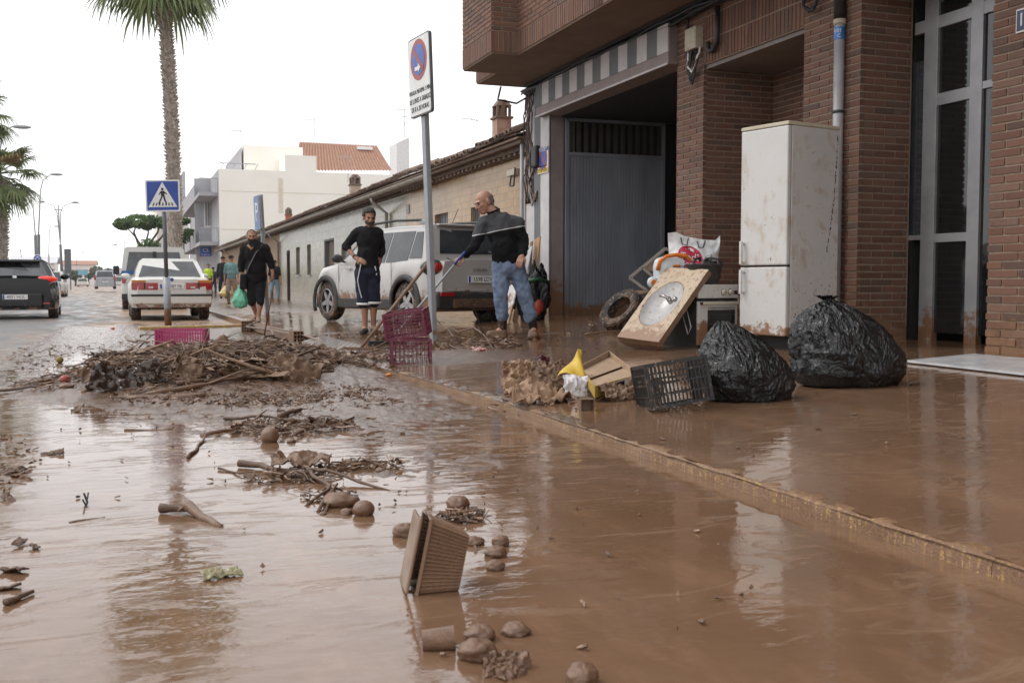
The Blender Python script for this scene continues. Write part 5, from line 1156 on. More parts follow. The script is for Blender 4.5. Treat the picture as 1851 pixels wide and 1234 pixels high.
def hand(mb, w, d, nrm, s=1.0, curl=.6, side=1):
    """w wrist, d direction of the hand, nrm = back of the hand"""
    d = V(d).normalized(); n = V(nrm); n = (n-d*n.dot(d)).normalized(); x = d.cross(n)*side; w = V(w)
    caps(mb, w-d*.03*s, w+d*.02*s, .027*s, .026*s)
    for k in range(4): caps(mb, w+d*.02*s+x*(-.022+.015*k)*s, w+d*.085*s+x*(-.030+.020*k)*s, .014*s, .0125*s, 8)
    for k, L in enumerate((.066, .076, .072, .056)):
        p = w+d*.085*s+x*(-.030+.020*k)*s; a = curl; dd = d; q = p
        for seg in (.45, .32, .23):
            dd = (dd*math.cos(a*.8)-n*math.sin(a*.8)).normalized(); q2 = q+dd*L*seg*s; caps(mb, q, q2, .0098*s, .009*s, 7); q = q2; n2 = n; n = (n*math.cos(a*.8)+dd*math.sin(a*.8)).normalized()
            n = (n-dd*n.dot(dd)).normalized()
        n = V(nrm); n = (n-d*n.dot(d)).normalized()
    p = w+d*.02*s-x*.024*s; q = p+(d*.6-x*.7-n*.3).normalized()*.035*s; caps(mb, p, q, .015*s, .012*s, 8); caps(mb, q, q+(d*.9-x*.2-n*.35).normalized()*.038*s, .0115*s, .010*s, 8)
def torso(mb, pel, che, sh0, sh1, r=1.0, add=0.0, belly=0.0, low=0.0):
    F_ = frame(V(sh1)-V(sh0), V(che)-V(pel)); pel, che = V(pel), V(che); up = (che-pel)
    mb.ell(che+up*.05, (.165*r+add, .115*r+add, .20*r+add), F_); mb.ell(pel.lerp(che, .45), (.145*r+add, .11*r+add+belly, .17*r+add), F_); mb.ell(pel+up*low, (.158*r+add, .118*r+add, .125+add), F_)
    a, b = V(sh0), V(sh1); caps(mb, a.lerp(b, .12), b.lerp(a, .12), .068*r+add*.8, .068*r+add*.8)
def make_person(label, base, k, J, spec):
    """J: name -> (px, py, dy)"""
    bx, by = spec['px']; t = thing('person', label, 'person', base, -YAW, world=False)
    j = {n: V(((p[0]-bx)/k, p[2] if len(p) > 2 else 0, (by-p[1])/k)) for n, p in J.items()}
    s = spec.get('s', 1.0); sk = spec.get('skin', M_skin); b = MB()
    torso(b, j['pel'], j['che'], j['shA'], j['shB'], .9*s); Mf, q = head(b, j['head'], spec['face'], s*spec.get('hs', 1.0), t if spec.get('near', 1) else None, up=spec.get('up', (0, 0, 1)), neck=j['neck'])
    for a in 'AB':
        chain(b, [j['sh'+a], j['el'+a], j['wr'+a]], [.050*s, .038*s, .026*s]); hd = j['hd'+a]-j['wr'+a]
        hand(b, j['wr'+a], hd, spec.get('hn'+a, (0, -1, 0)), s, spec.get('curl'+a, .5), spec.get('hs'+a, 1))
        chain(b, [j['hip'+a], j['kn'+a], j['an'+a]], [.078*s, .052*s, .036*s]); c = j['kn'+a].lerp(j['an'+a], .3); b.ell(c+V((0, .02, 0)), (.05*s, .054*s, .10*s)); chain(b, [j['an'+a], j['to'+a]], [.036*s, .03*s])
    rmesh('body', b, sk, t, spec.get('vox', .0075), 3)
    return t, j, q, Mf
def leg(mb, j, a, rs, ext=None, mid=True):
    pts = [j['hip'+a], j['kn'+a], j['an'+a]] if ext is None else [j['hip'+a], j['kn'+a], j['kn'+a].lerp(j['an'+a], ext)]
    chain(mb, pts, rs)
def lerp3(a, b, t): return V(a).lerp(V(b), t)
M_blackc = pm('black_cloth', (.010, .010, .011), (.016, .016, .018), 9, .9, bump=.3, bsc=30, spec=.2)
M_blackc2 = pm('black_wool', (.012, .011, .011), rough=.95, bump=.4, bsc=50, spec=.2, splash=.02)
M_navy = pm('navy_cloth', (.012, .014, .032), (.018, .02, .04), 8, .85, spec=.3, splash=.18)
M_shoew = pm('muddy_shoe', (.05, .045, .045), rough=.7, splash=.5)
def sweater_mat():
    m = bpy.data.materials.new('two_tone_sweater'); m.use_nodes = True; nt = m.node_tree; b = nt.nodes['Principled BSDF']
    tc = N(nt, 'TexCoord'); s = N(nt, 'SeparateXYZ'); nt.links.new(tc.outputs['Object'], s.inputs[0])
    v = math_(nt, 'SUBTRACT', s.outputs[2], math_(nt, 'ADD', math_(nt, 'MULTIPLY', s.outputs[0], .19), 1.305))
    g = math_(nt, 'GREATER_THAN', v, .008); l = math_(nt, 'LESS_THAN', math_(nt, 'ABSOLUTE', v), .0055)
    n = nzf(nt, tc.outputs['Object'], 30, 5, .7); c = mixc(nt, g, (.008, .008, .009), mixc(nt, n, (.055, .058, .062), (.085, .088, .093))); c = mixc(nt, l, c, (.55, .55, .52))
    nt.links.new(c, b.inputs['Base Color']); b.inputs['Roughness'].default_value = .92; b.inputs['Specular IOR Level'].default_value = .2
    bp = N(nt, 'Bump', Strength=.4, Distance=.01); nt.links.new(nzf(nt, tc.outputs['Object'], 16, 5, .6), bp.inputs['Height']); nt.links.new(bp.outputs[0], b.inputs['Normal']); return m
M_jeans = pm('faded_denim', (.20, .26, .36), (.125, .17, .26), 7, .9, bump=.5, bsc=14, spec=.2, splash=.03)
# ---- man in two-tone sweater with the scraper
k = 158.; pb = G(932, 613)
J = dict(head=(874, 361, -.02), neck=(893, 380, 0), che=(908, 415, 0), pel=(917, 470, .0), shA=(873, 396, .06), elA=(858, 438, -.06), wrA=(836, 461, -.14), hdA=(823, 470, -.2),
    shB=(936, 397, -.03), elB=(947, 432, -.04), wrB=(944, 458, -.19), hdB=(938, 474, -.23), hipA=(904, 478, .02), knA=(905, 530, -.06), anA=(908, 592, .0), toA=(884, 611, -.08),
    hipB=(932, 478, .0), knB=(948, 528, -.03), anB=(965, 592, .03), toB=(967, 609, -.14))
t, j, q, Mf = make_person('balding man in grey and black sweater, pale jeans and muddy boots pushing a pole', pb, k, J, dict(px=(932, 613), face=(-.80, -.50, -.38), up=(-.3, -.1, 1), s=1.04, hs=1.12, hnA=(-.2, -.6, .8), curlA=.95, hnB=(-.2, -.9, .1), curlB=.55, vox=.0065))
sw = MB(); torso(sw, j['pel']+V((0, 0, .02)), j['che'], j['shA'], j['shB'], 1.0, .028, .035, .06); chain(sw, [j['shA'], j['elA'], lerp3(j['elA'], j['wrA'], .88)], [.078, .062, .043]); chain(sw, [j['shB'], j['elB'], lerp3(j['elB'], j['wrB'], .90)], [.074, .070, .050]); caps(sw, j['neck']+V((0, 0, -.04)), j['neck']+V((0, 0, .01)), .09, .072)
rmesh('sweater', sw, sweater_mat(), t, .011, 4, .05, .10)
co = MB(); Mn = Matrix.Translation(j['neck']+V((-.012, -.01, .022)))@frame((1, 0, 0), (-.35, -.15, 1)).to_4x4()
vs = [(0.068*math.cos(a), .064*math.sin(a)) for a in [2*math.pi*i/18 for i in range(19)]]; co.tube([Mn@V((x, y, 0)) for x, y in vs], .014, 6); co.build('collar', M_blackc, t, smooth=True)
jn = MB(); torso(jn, j['pel']+V((0, 0, -.05)), j['che']+V((0, 0, -.24)), j['shA']+V((0, 0, -.35)), j['shB']+V((0, 0, -.35)), .2, .0); jn.ell(j['pel']+V((0, 0, -.06)), (.185, .14, .15))
for a in 'AB': chain(jn, [j['hip'+a], j['kn'+a], lerp3(j['kn'+a], j['an'+a], .66)], [.112, .088, .080])
rmesh('jeans', jn, M_jeans, t, .011, 4, .05, .09)
M_boot = pm('rubber_boot', (.015, .014, .014), rough=.35, splash=.55); M_bootm = pm('boot_mud', (.20, .115, .07), (.15, .085, .05), 12, .5, bump=.5, bsc=30)
for a in 'AB':
    bt = MB(); chain(bt, [lerp3(j['kn'+a], j['an'+a], .62), j['an'+a]], [.062, .055]); o = rmesh('boot', bt, M_boot, t, .009, 3)
    bt = MB(); d = (j['to'+a]-j['an'+a]); d.z = 0; d.normalize(); an = j['an'+a]; z0 = an.z-.13
    caps(bt, an+V((0, 0, -.055)), V((an.x, an.y, z0+.06)), .062, .066); caps(bt, V((an.x, an.y, z0+.055)), V((an.x, an.y, z0+.055))+d*.17, .062, .05); bt.ell(V((an.x, an.y, z0+.03))+d*.08, (.12, .08, .035), frame(d, (0, 0, 1))); rmesh('boot_foot', bt, M_bootm, o, .009, 3)
hr = MB(); Q = lambda x, y, z: j['head']+Mf@(V((x, y, z))*1.165)
for sg in (1, -1):
    for y_, z_, r_ in ((-.05, .0, .030), (-.035, .03, .028), (-.075, -.01, .028), (-.08, .03, .027), (-.05, -.04, .022), (-.06, .05, .02)): hr.ell(Q(sg*.055*(1 if y_ > -.06 else .6), y_, z_), (r_*.75, r_*1.2, r_*1.2), Mf)
hr.ell(Q(0, -.092, .01), (.045, .022, .05), Mf); rmesh('hair', hr, pm('grey_hair', (.13, .125, .12), (.2, .19, .18), 40, .9, bump=.5, bsc=90), t, .006, 2)
# scraper: metal pole with blue grip
p0, p1 = j['wrA'], None; hw = Matrix.Translation(pb)@Matrix.Rotation(-YAW, 4, 'Z'); hp_ = hw@(j['wrA']+(j['hdA']-j['wrA'])*1.0+V((0, .01, -.015)))
lo_ = G(700, 622); dd_ = (hp_-lo_).normalized()
t = thing('scraper_pole', 'grey metal pole with blue grip held by the man in the sweater', 'pole', lo_, world=True)
MB().tube([lo_, hp_+dd_*.02], .014, 10).build('shaft', M_galv, t, smooth=True); MB().tube([hp_-dd_*.02, hp_+dd_*.17], .019, 10).build('grip', pm('blue_grip', (.02, .04, .22), rough=.4), t, smooth=True)
MB().box(lo_+V((0, 0, .02)), (.5, .04, .05), R(15)).build('blade', M_plast, t, bevel=.006)
# ---- man with hand on hip
k = 136.; pb = G(667, 604)
J = dict(head=(669, 389, -.0), neck=(672, 407, 0), che=(668, 432, 0), pel=(664, 486, 0), shA=(648, 415, -.02), elA=(624, 441, .02), wrA=(647, 464, -.10), hdA=(660, 469, -.14),
    shB=(685, 415, .06), elB=(690, 446, .14), wrB=(686, 470, .12), hdB=(684, 480, .10), hipA=(655, 490, -.02), knA=(659, 546, -.02), anA=(660, 592, 0), toA=(658, 602, -.14), hipB=(674, 490, .02), knB=(676, 544, -.0), anB=(674, 590, .06), toB=(681, 600, -.06))
t, j, q, Mf = make_person('curly-haired man in black shirt and navy shorts standing with a hand on his hip', pb, k, J, dict(px=(667, 604), face=(.35, -.88, -.22), s=.98, hs=1.08, skin=M_skin2, hnA=(-.3, -.8, .6), curlA=.35, hsA=-1, hnB=(1, 0, 0)))
sh_ = MB(); torso(sh_, j['pel']+V((0, 0, .06)), j['che'], j['shA'], j['shB'], .93, .02, .015, .05); chain(sh_, [j['shA'], lerp3(j['elA'], j['shA'], .0), lerp3(j['elA'], j['wrA'], .22)], [.070, .058, .050]); chain(sh_, [j['shB'], j['elB'], lerp3(j['elB'], j['wrB'], .6)], [.068, .056, .042]); caps(sh_, j['neck']+V((0, 0, -.04)), j['neck']+V((0, 0, .01)), .075, .064); rmesh('shirt', sh_, M_blackc, t, .011, 4, .04, .09)
st = MB(); st.ell(j['pel']+V((0, 0, -.02)), (.168, .13, .14))
for a in 'AB': chain(st, [j['hip'+a], lerp3(j['hip'+a], j['kn'+a], .97)], [.108, .098])
st = rmesh('shorts', st, M_navy, t, .011, 4, .03, .09)
hm = MB()
for a in 'AB': p = lerp3(j['hip'+a], j['kn'+a], .98); hm.lathe([(.094, -.035), (.103, -.035), (.106, -.005), (.097, -.005)], 22, Matrix.Translation(p), cap=False)
hm.build('white_hem', M_signw, st, smooth=True)
ws = MB(); ws.tube([j['pel']+V((-.06, -.135, .09)), j['hipA']+V((-.04, -.125, -.1)), j['hipA']+V((-.02, -.115, -.22)), j['hipA']+V((.01, -.105, -.34))], .014, 6, flat=.5); ws.tube([j['pel']+V((.12, -.075, .06)), j['pel']+V((.14, -.06, -.06))], .01, 6); ws.build('white_stripe', M_signw, st)
sb = MB()
for a in 'AB':
    an = j['an'+a]; d = (j['to'+a]-an); d.z = 0; d.normalize(); caps(sb, V((an.x, an.y, .05)), V((an.x, an.y, .04))+d*.17, .046, .038)
rmesh('shoes', sb, M_shoew, t, .009, 2)
def curly(t, Q, Mf, mat, n, seed, top=1.0, name='hair', zmin=-.02, r0=.018):
    rn = random.Random(seed); h = MB(); i = 0
    while i < n:
        d = V((rn.gauss(0, 1), rn.gauss(0, 1)-.35, rn.gauss(0, 1)+.5)).normalized()
        if d.z < zmin*6 or (d.y > .45 and d.z < .55): continue
        h.ell(Q(d.x*.075, -.015+d.y*.09, .035+d.z*.084*top), r0*rn.uniform(.8, 1.25), nu=8, nv=5); i += 1
    return rmesh(name, h, mat, t, .006, 1)
curly(t, lambda x, y, z: j['head']+Mf@(V((x, y, z))*1.08), Mf, pm('dark_greying_hair', (.035, .030, .028), (.07, .065, .06), 50, .9), 170, 3, 1.05)
def beard(t, j, Mf, s, mat, full=1):
    Q = lambda x, y, z: j['head']+Mf@(V((x, y, z))*s); b = MB()
    for k_ in range(13): a = R(-90+180*k_/12); b.ell(Q(.050*math.sin(a), .045+.045*math.cos(a), -.078+.035*abs(math.sin(a))), (.017*s, .012*s, .02*s), Mf, 8, 5)
    b.ell(Q(0, .094, -.042), (.026*s, .009*s, .008*s), Mf, 8, 5); b.build('beard', mat, t, smooth=True)
beard(t, j, Mf, 1.06, pm('stubble', (.07, .05, .04), rough=.9))
MB().lathe([(.032, 0), (.036, .01), (.032, .02)], 14, Matrix.Translation(lerp3(j['elA'], j['wrA'], .8))@(j['wrA']-j['elA']).to_track_quat('Z', 'Y').to_matrix().to_4x4(), cap=False).build('bracelet', M_blackc, t)
# ---- walking man with green bag
k = 99.; pb = G(466, 582)
J = dict(head=(457, 426, 0), neck=(461, 440, 0), che=(463, 458, 0), pel=(464, 502, 0), shA=(444, 448, 0), elA=(437, 478, .03), wrA=(436, 502, -.02), hdA=(436, 514, -.04),
    shB=(482, 447, 0), elB=(491, 474, .03), wrB=(495, 493, -.02), hdB=(496, 505, -.05), hipA=(456, 505, 0), knA=(457, 541, -.06), anA=(461, 571, .12), toA=(459, 577, -.06), hipB=(472, 505, 0), knB=(474, 541, -.1), anB=(470, 574, -.12), toB=(473, 581, -.30))
t, j, q, Mf = make_person('bearded man in black sweater and shorts walking towards us with a green bag', pb, k, J, dict(px=(466, 582), face=(.28, -1, -.08), s=1.06, hs=1.1, skin=M_skin2, hnA=(-1, 0, 0), hnB=(1, -.3, 0), vox=.009))
sw = MB(); torso(sw, j['pel']+V((0, 0, .0)), j['che'], j['shA'], j['shB'], 1.1, .035, .03, .05); chain(sw, [j['shA'], j['elA'], lerp3(j['elA'], j['wrA'], .35)], [.088, .075, .062]); chain(sw, [j['shB'], j['elB'], lerp3(j['elB'], j['wrB'], .35)], [.088, .075, .062]); rmesh('sweater', sw, M_blackc2, t, .013, 4, .03, .1)
st = MB(); st.ell(j['pel'], (.18, .14, .13))
for a in 'AB': chain(st, [j['hip'+a], lerp3(j['hip'+a], j['kn'+a], 1.12)], [.102, .078])
rmesh('shorts', st, M_blackc, t, .013, 4, .03, .1)
sb = MB()
for a in 'AB': an = j['an'+a]; d = (j['to'+a]-an); d.z *= .4; d.normalize(); caps(sb, an+V((0, 0, -.03)), an+V((0, 0, -.045))+d*.16, .05, .042)
rmesh('shoes', sb, pm('brown_muddy_shoe', (.09, .05, .03), rough=.7, splash=.4), t, .01, 2)
c = MB(); n_ = j['neck']; c.tube([n_+V((-.11, -.05, -.06)), n_+V((-.08, -.1, -.02)), n_+V((-.02, -.135, -.09)), n_+V((.06, -.10, -.03)), n_+V((.12, -.04, -.03)), n_+V((.05, .06, .01)), n_+V((-.07, .06, .01)), n_+V((-.11, -.05, -.06))], .028, 8); c.build('tan_collar', pm('tan_leather', (.30, .165, .08), rough=.7), t, smooth=True)
curly(t, lambda x, y, z: j['head']+Mf@(V((x, y, z))*1.14), Mf, pm('black_short_hair', (.012, .010, .010), rough=.9), 120, 5, .9, r0=.013); beard(t, j, Mf, 1.15, pm('black_beard', (.015, .011, .01), rough=.9))
s_ = MB(); s_.tube([j['shB']+V((-.05, -.06, .07)), j['che']+V((.05, -.165, .03)), j['che'].lerp(j['pel'], .5)+V((-.08, -.185, 0)), j['pel']+V((-.17, -.12, .06))], .022, 6, flat=.35); s_.build('bag_strap', pm('strap_grey', (.08, .08, .075), rough=.8), t)
s_ = MB(); s_.box(j['pel']+V((-.2, -.06, -.06)), (.14, .26, .28), taper=.85); s_.build('shoulder_bag', M_blackc, t, bevel=.03)
hw = Matrix.Translation(pb)@Matrix.Rotation(-YAW, 4, 'Z'); hh = hw@(j['wrA']+V((0, -.03, -.10)))
def plastic_bag(label, top, w, h, mat, seed, cat='bag', name='plastic_bag', rz=-YAW, group=None, par=None):
    t = thing(name, label, cat, V((top.x, top.y, top.z-h)), rz)
    m = MB()
    def fn(u, v):
        a = 2*math.pi*u; prof = interp([(0, .02), (.08, .75), (.3, 1.0), (.6, .72), (.85, .28), (1, .10)], v); n = fnoise((math.cos(a)*1.5, math.sin(a)*1.5, v*3), 1.3, 4, seed)
        r = w/2*prof*(1+.22*n)*(1+.05*math.cos(a*9+v*5)*v); return V((math.cos(a)*r, math.sin(a)*r*.6, v*h))
    m.grid(fn, 56, 40, closed=True); m.build('sack', mat, t, smooth=True); return t
plastic_bag('thin green plastic bag carried by the walking man', hh, .30, .46, pm('green_plastic', (.16, .50, .33), (.12, .42, .28), 6, .35, trans=.0, spec=.6), 2)
# ---- small figures farther off
def far_person(label, px, py, k, cols, back=True, stride=.12, extra=None, lean=0, hair=(.02, .015, .01)):
    pb = Wd(px, py, F/k); x, y = px, py; h = 1.72*k
    z = lambda f: y-f*h; d = k*.01
    J = dict(head=(x, z(.935), 0), neck=(x, z(.85), 0), che=(x, z(.74), 0), pel=(x, z(.53), 0), shA=(x-.17*k, z(.81), 0), elA=(x-.24*k, z(.63), .02), wrA=(x-.23*k, z(.49), -.03), hdA=(x-.23*k, z(.44), -.05),
        shB=(x+.17*k, z(.81), 0), elB=(x+.23*k, z(.63), .02), wrB=(x+.25*k, z(.50), -.05), hdB=(x+.25*k, z(.45), -.07), hipA=(x-.08*k, z(.52), 0), knA=(x-.12*k, z(.28), -stride*.5), anA=(x-.14*k, z(.05), stride), toA=(x-.14*k, z(.015), stride-.12 if not back else stride+.12),
        hipB=(x+.08*k, z(.52), 0), knB=(x+.12*k, z(.28), stride*.5), anB=(x+.14*k, z(.05), -stride), toB=(x+.15*k, z(.015), -stride-.12 if not back else -stride+.12))
    t, j, q, Mf = make_person(label, pb, k, J, dict(px=(px, py), face=(0, 1 if back else -1, 0), s=1.0, near=not back, vox=.014, skin=M_skin))
    m = MB(); torso(m, j['pel']+V((0, 0, .05)), j['che'], j['shA'], j['shB'], 1.0, .02, .02, .05); el = .55 if cols[3] else -.3
    for a in 'AB': chain(m, [j['sh'+a], lerp3(j['sh'+a], j['el'+a], .9)] + ([j['wr'+a]] if cols[3] else []), [.07, .058]+([.04] if cols[3] else []))
    rmesh('top', m, pm('cloth_%02x%02x%02x' % tuple(int(c*255) for c in cols[0]), cols[0], rough=.9), t, .02, 3, .02)
    m = MB(); m.ell(j['pel'], (.165, .125, .13))
    for a in 'AB': chain(m, [j['hip'+a], j['kn'+a], lerp3(j['kn'+a], j['an'+a], .85)], [.10, .075, .06])
    rmesh('trousers', m, pm('cloth_%02x%02x%02x' % tuple(int(c*255) for c in cols[1]), cols[1], rough=.9), t, .02, 3, .02)
    m = MB()
    for a in 'AB': caps(m, j['an'+a]+V((0, 0, -.03)), j['to'+a]+V((0, 0, .03)), .045, .035)
    m.build('shoes', pm('cloth_%02x%02x%02x' % tuple(int(c*255) for c in cols[2]), cols[2], rough=.8), t, smooth=True)
    curly(t, lambda a, b, c: j['head']+Mf@V((a, b, c))*1.02, Mf, pm('dark_hair', hair, rough=.9), 70, 9, .95, r0=.02); return t, j, pb
tt, jj, pb = far_person('man in pale teal shirt and beige trousers seen from behind', 419, 551, 51.5, ((.19, .33, .33), (.40, .30, .23), (.2, .12, .08), False))
tt, jj, pb = far_person('person in black top and light blue jeans behind the parking sign pole', 497, 545, 43, ((.012, .012, .014), (.24, .36, .48), (.4, .3, .22), False))
tt, jj, pb = far_person('dark-dressed person carrying a white and yellow bag by the row house corner', 404, 540, 44, ((.015, .015, .017), (.02, .02, .022), (.01, .01, .01), True))
plastic_bag('white and yellow carrier bag hanging beside the dark-dressed person', Wd(407, 516, F/44.5), .5, .46, pm('white_yellow_bag', (.66, .62, .46), (.7, .5, .1), 9, .5), 6)
tt, jj, pb = far_person('worker in bright yellow-green vest near the shop sign', 377, 533, 32, ((.55, .75, .05), (.03, .03, .05), (.02, .02, .02), False), back=False)
tt, jj, pb = far_person('second walker in dark clothes half hidden behind the worker', 386, 535, 30, ((.03, .03, .035), (.05, .05, .06), (.02, .02, .02), True))
tt, jj, pb = far_person('long-haired walker in blue jeans with burgundy bag beside the pale green wall', 512, 543, 40, ((.05, .03, .03), (.25, .38, .5), (.5, .35, .28), True), hair=(.12, .06, .03)) if False else (None, None, None)
# ================================================================ DISCARDED THINGS ON THE PAVEMENT
M_fr = pm('fridge_enamel', (.60, .59, .57), (.55, .54, .52), 1.5, .32, splash=.3, mud=(.40, .12), coat=.2, smear=1)
M_reed = pm('muddy_reed', (.30, .19, .12), (.17, .10, .06), 30, .5); M_frc = pm('cream_trim', (.55, .50, .38), (.5, .44, .32), 6, .5, splash=.2)
M_grime = pm('black_grime', (.02, .018, .016), rough=.8)
M_stick = pm('muddy_wood', (.15, .088, .055), (.085, .05, .032), 14, .55, bump=.4, bsc=40); M_stick2 = pm('bare_wood', (.24, .15, .09), (.17, .10, .06), 12, .6, bump=.3, bsc=40, stretch=(1, 1, .2))
M_muddy = pm('mud_coated', (.19, .108, .065), (.13, .072, .043), 16, .35, bump=.4, bsc=30); M_card = pm('cardboard', (.42, .30, .20), (.36, .25, .165), 5, .85, splash=.25)
M_cardm = pm('muddy_cardboard', (.20, .122, .075), (.14, .086, .053), 6, .6, splash=.4, bump=.3, bsc=18); M_paper = pm('brown_paper', (.36, .235, .15), (.26, .16, .10), 7, .75, splash=.3)
M_orange = pm('orange_plastic', (.72, .19, .02), rough=.35, splash=.15); M_icew = pm('pale_plastic', (.60, .66, .68), (.55, .6, .62), 5, .35, splash=.3); M_lblue = pm('light_blue_plastic', (.08, .38, .62), rough=.4, splash=.1)
M_bag = pm('black_bin_bag', (.008, .008, .009), rough=.24, spec=.5, bump=.5, bsc=5, splash=.03); M_mag = pm('magenta_plastic', (.19, .028, .068), (.13, .022, .045), 5, .45, splash=.62, mudcol=(.2, .12, .08))
M_mag2 = pm('bright_magenta_plastic', (.46, .04, .16), (.36, .03, .12), 5, .4, splash=.5); M_blkp = pm('black_crate_plastic', (.02, .019, .018), rough=.5, splash=.55, mudcol=(.24, .16, .11))
def bag_mat():
    m = bpy.data.materials.new('black_bin_bag_film'); m.use_nodes = True; nt = m.node_tree; b = nt.nodes['Principled BSDF']; co = N(nt, 'TexCoord').outputs['Object']; hs = None
    for sc, st, w, ds in ((4.5, (1, 1, .45), 1.0, 2.2), (11, (1, 1, .6), .45, 1.5), (30, None, .12, .5)):
        n = nt.nodes.new('ShaderNodeTexNoise'); n.inputs['Scale'].default_value = sc; n.inputs['Detail'].default_value = 3; n.inputs['Distortion'].default_value = ds; src = co
        if st: mp = N(nt, 'Mapping', Scale=st); nt.links.new(co, mp.inputs[0]); src = mp.outputs[0]
        nt.links.new(src, n.inputs[0]); r = math_(nt, 'MULTIPLY', math_(nt, 'SUBTRACT', .5, math_(nt, 'ABSOLUTE', math_(nt, 'SUBTRACT', n.outputs[0], .5))), w*3); hs = r if hs is None else math_(nt, 'ADD', hs, r)
    bp = N(nt, 'Bump', Strength=.9, Distance=.022); nt.links.new(hs, bp.inputs['Height']); nt.links.new(bp.outputs[0], b.inputs['Normal'])
    f = ramp(nt, nzf(nt, co, 9, 6, .75), .66, .74); c = mixc(nt, math_(nt, 'MULTIPLY', f, .5, True), (.007, .007, .008), (.16, .10, .065)); nt.links.new(c, b.inputs['Base Color']); b.inputs['Roughness'].default_value = .27; b.inputs['Specular IOR Level'].default_value = .5; return m
M_bag = bag_mat()
RG = Matrix.Rotation(-YAW, 4, 'Z')
def XM(o, x, z=(0, 0, 1)):      # matrix at o with x axis and up
    x = V(x).normalized(); z = V(z); z = (z-x*z.dot(x)).normalized(); y = z.cross(x); m = Matrix((x, y, z)).transposed().to_4x4(); m.translation = V(o); return m
def place(t, M): t.matrix_world = M; t.location, q, s = M.decompose(); t.rotation_euler = q.to_euler(); return t
def cf(x, y, z=0): return RG@V((x, y, z))       # camera-aligned direction: right, away, up
# ---- fridge
D = 9.6; c = Wd(1427, 609, D); z0 = c.z; gz = float(side(c.x, c.y)); th = R(33)
t = thing('fridge', 'tall white muddy fridge freezer standing in front of the second brick pillar', 'fridge', (c.x, c.y, gz)); a_, b_ = cf(-math.sin(th), math.cos(th)), cf(math.cos(th), math.sin(th)); wa, wb_ = .58, .64
place(t, XM((c.x, c.y, gz), b_)); h0 = z0-gz; H = (609-222)*D/F; tf_ = .035
MB().bb((.0, .0, h0), (wb_, wa, h0+H-tf_)).build('cabinet', M_fr, t, bevel=.008)
MB().bb((-.055, -.004, h0+H-tf_+.001), (wb_+.004, wa+.004, h0+H)).build('top_panel', M_frc, t, bevel=.006)
MB().bb((.04, .03, 0), (wb_-.03, wa-.03, h0)).build('plinth', M_grime, t)
zs = h0+(609-481)*D/F
d1 = MB().bb((-.055, .0, zs+.01), (-.004, wa, h0+H-tf_-.004)).build('freezer_door', M_fr, t, bevel=.012); d2 = MB().bb((-.055, .0, h0+.005), (-.004, wa, zs-.006)).build('fridge_door', M_fr, t, bevel=.012)
MB().bb((-.03, .005, h0+.01), (-.002, wa-.005, h0+H-.05)).build('door_seal', M_grime, t)
for dd, (za, zb) in ((d1, (zs+.02, zs+.24)), (d2, (zs-.26, zs-.03))):
    hm = MB(); hm.bar((-.095, wa-.05, za), (-.095, wa-.05, zb), .03, .022); hm.bar((-.05, wa-.05, za+.02), (-.1, wa-.05, za+.02), .03, .02); hm.bar((-.05, wa-.05, zb-.02), (-.1, wa-.05, zb-.02), .03, .02); hm.build('handle', M_fr, dd, bevel=.004)
gr = MB(); rn = random.Random(5)
for q in range(90):
    f = rn.random(); z = h0+H*(.40+.55*f); x = wb_-.03-.09*(1-f)**1.5+rn.gauss(0, .004)-(.0 if f > .5 else .07*(.5-f)); s_ = rn.uniform(.004, .013); gr.box((x, -.0012, z), (s_*.7, .002, s_*1.6))
for q in range(60):
    x, z = rn.uniform(.02, wb_-.02), h0+abs(rn.gauss(.0, .35)); s_ = rn.uniform(.003, .012); gr.box((x, -.0012, z), (s_, .002, s_*rn.uniform(.5, 2)), Matrix.Rotation(rn.uniform(-1, 1), 3, 'Y'))
gr.build('dirt_specks', M_grime, t)['kind'] = 'stuff'
# ---- oven
th = R(35); D = 10.25; c = Wd(1262, 625, D); gz = float(side(c.x, c.y)); t = thing('oven', 'dirty white built-in oven between the washbasin top and the fridge', 'oven'); place(t, XM((c.x, c.y, gz), cf(math.cos(th), math.sin(th))))
k = F/D; W_, Dp, H = .55, .52, (625-511)/k
MB().bb((.008, .02, 0), (W_-.008, Dp, H-.01)).build('body', M_grime, t); MB().bb((0, -.0, H-.135), (W_, .03, H)).build('control_panel', M_fr, t, bevel=.005); MB().bb((0, .005, .02), (W_, .03, H-.165)).build('oven_door', M_fr, t, bevel=.006)
MB().bb((0, .03, H-.012), (W_, Dp, H)).build('top_sheet', M_frc, t, bevel=.003)
MB().bar((.03, -.03, H-.185), (W_-.03, -.03, H-.185), .022, .018, (0, 1, 0)).build('door_handle', M_frc, t, bevel=.004)
for x in (.04, W_-.04): MB().bb((x-.012, -.03, H-.197), (x+.012, .01, H-.173)).build('handle_foot', M_grime, t)
MB().bb((.02, -.001, H-.16), (W_-.02, .02, H-.14)).build('vent_gap', M_grime, t)
gg = MB().bb((.13, .0, .14), (W_-.04, .01, H-.25)).build('door_glass', M_glassd, t)
for q in range(12): MB().bb((.135, -.006, .15+q*.021), (W_-.045, .0, .155+q*.021)).build('grille_bar', M_plast, gg)
for x in (W_*.62, W_*.80):
    Mk = Matrix.Translation((x, 0, H-.075))@Matrix.Rotation(R(90), 4, 'X'); kn = MB().lathe([(.03, 0), (.027, .022), (0.001, .024)], 18, Mk, cap=False).build('knob', M_frc, t, smooth=True); MB().lathe([(.034, -.001), (.033, .003)], 18, Mk).build('knob_ring', M_grime, kn)
MB().bb((W_*.90, -.004, H-.10), (W_*.98, -.001, H-.06)).build('display', M_black, t)
ovM = t.matrix_world.copy(); ovH = H+gz
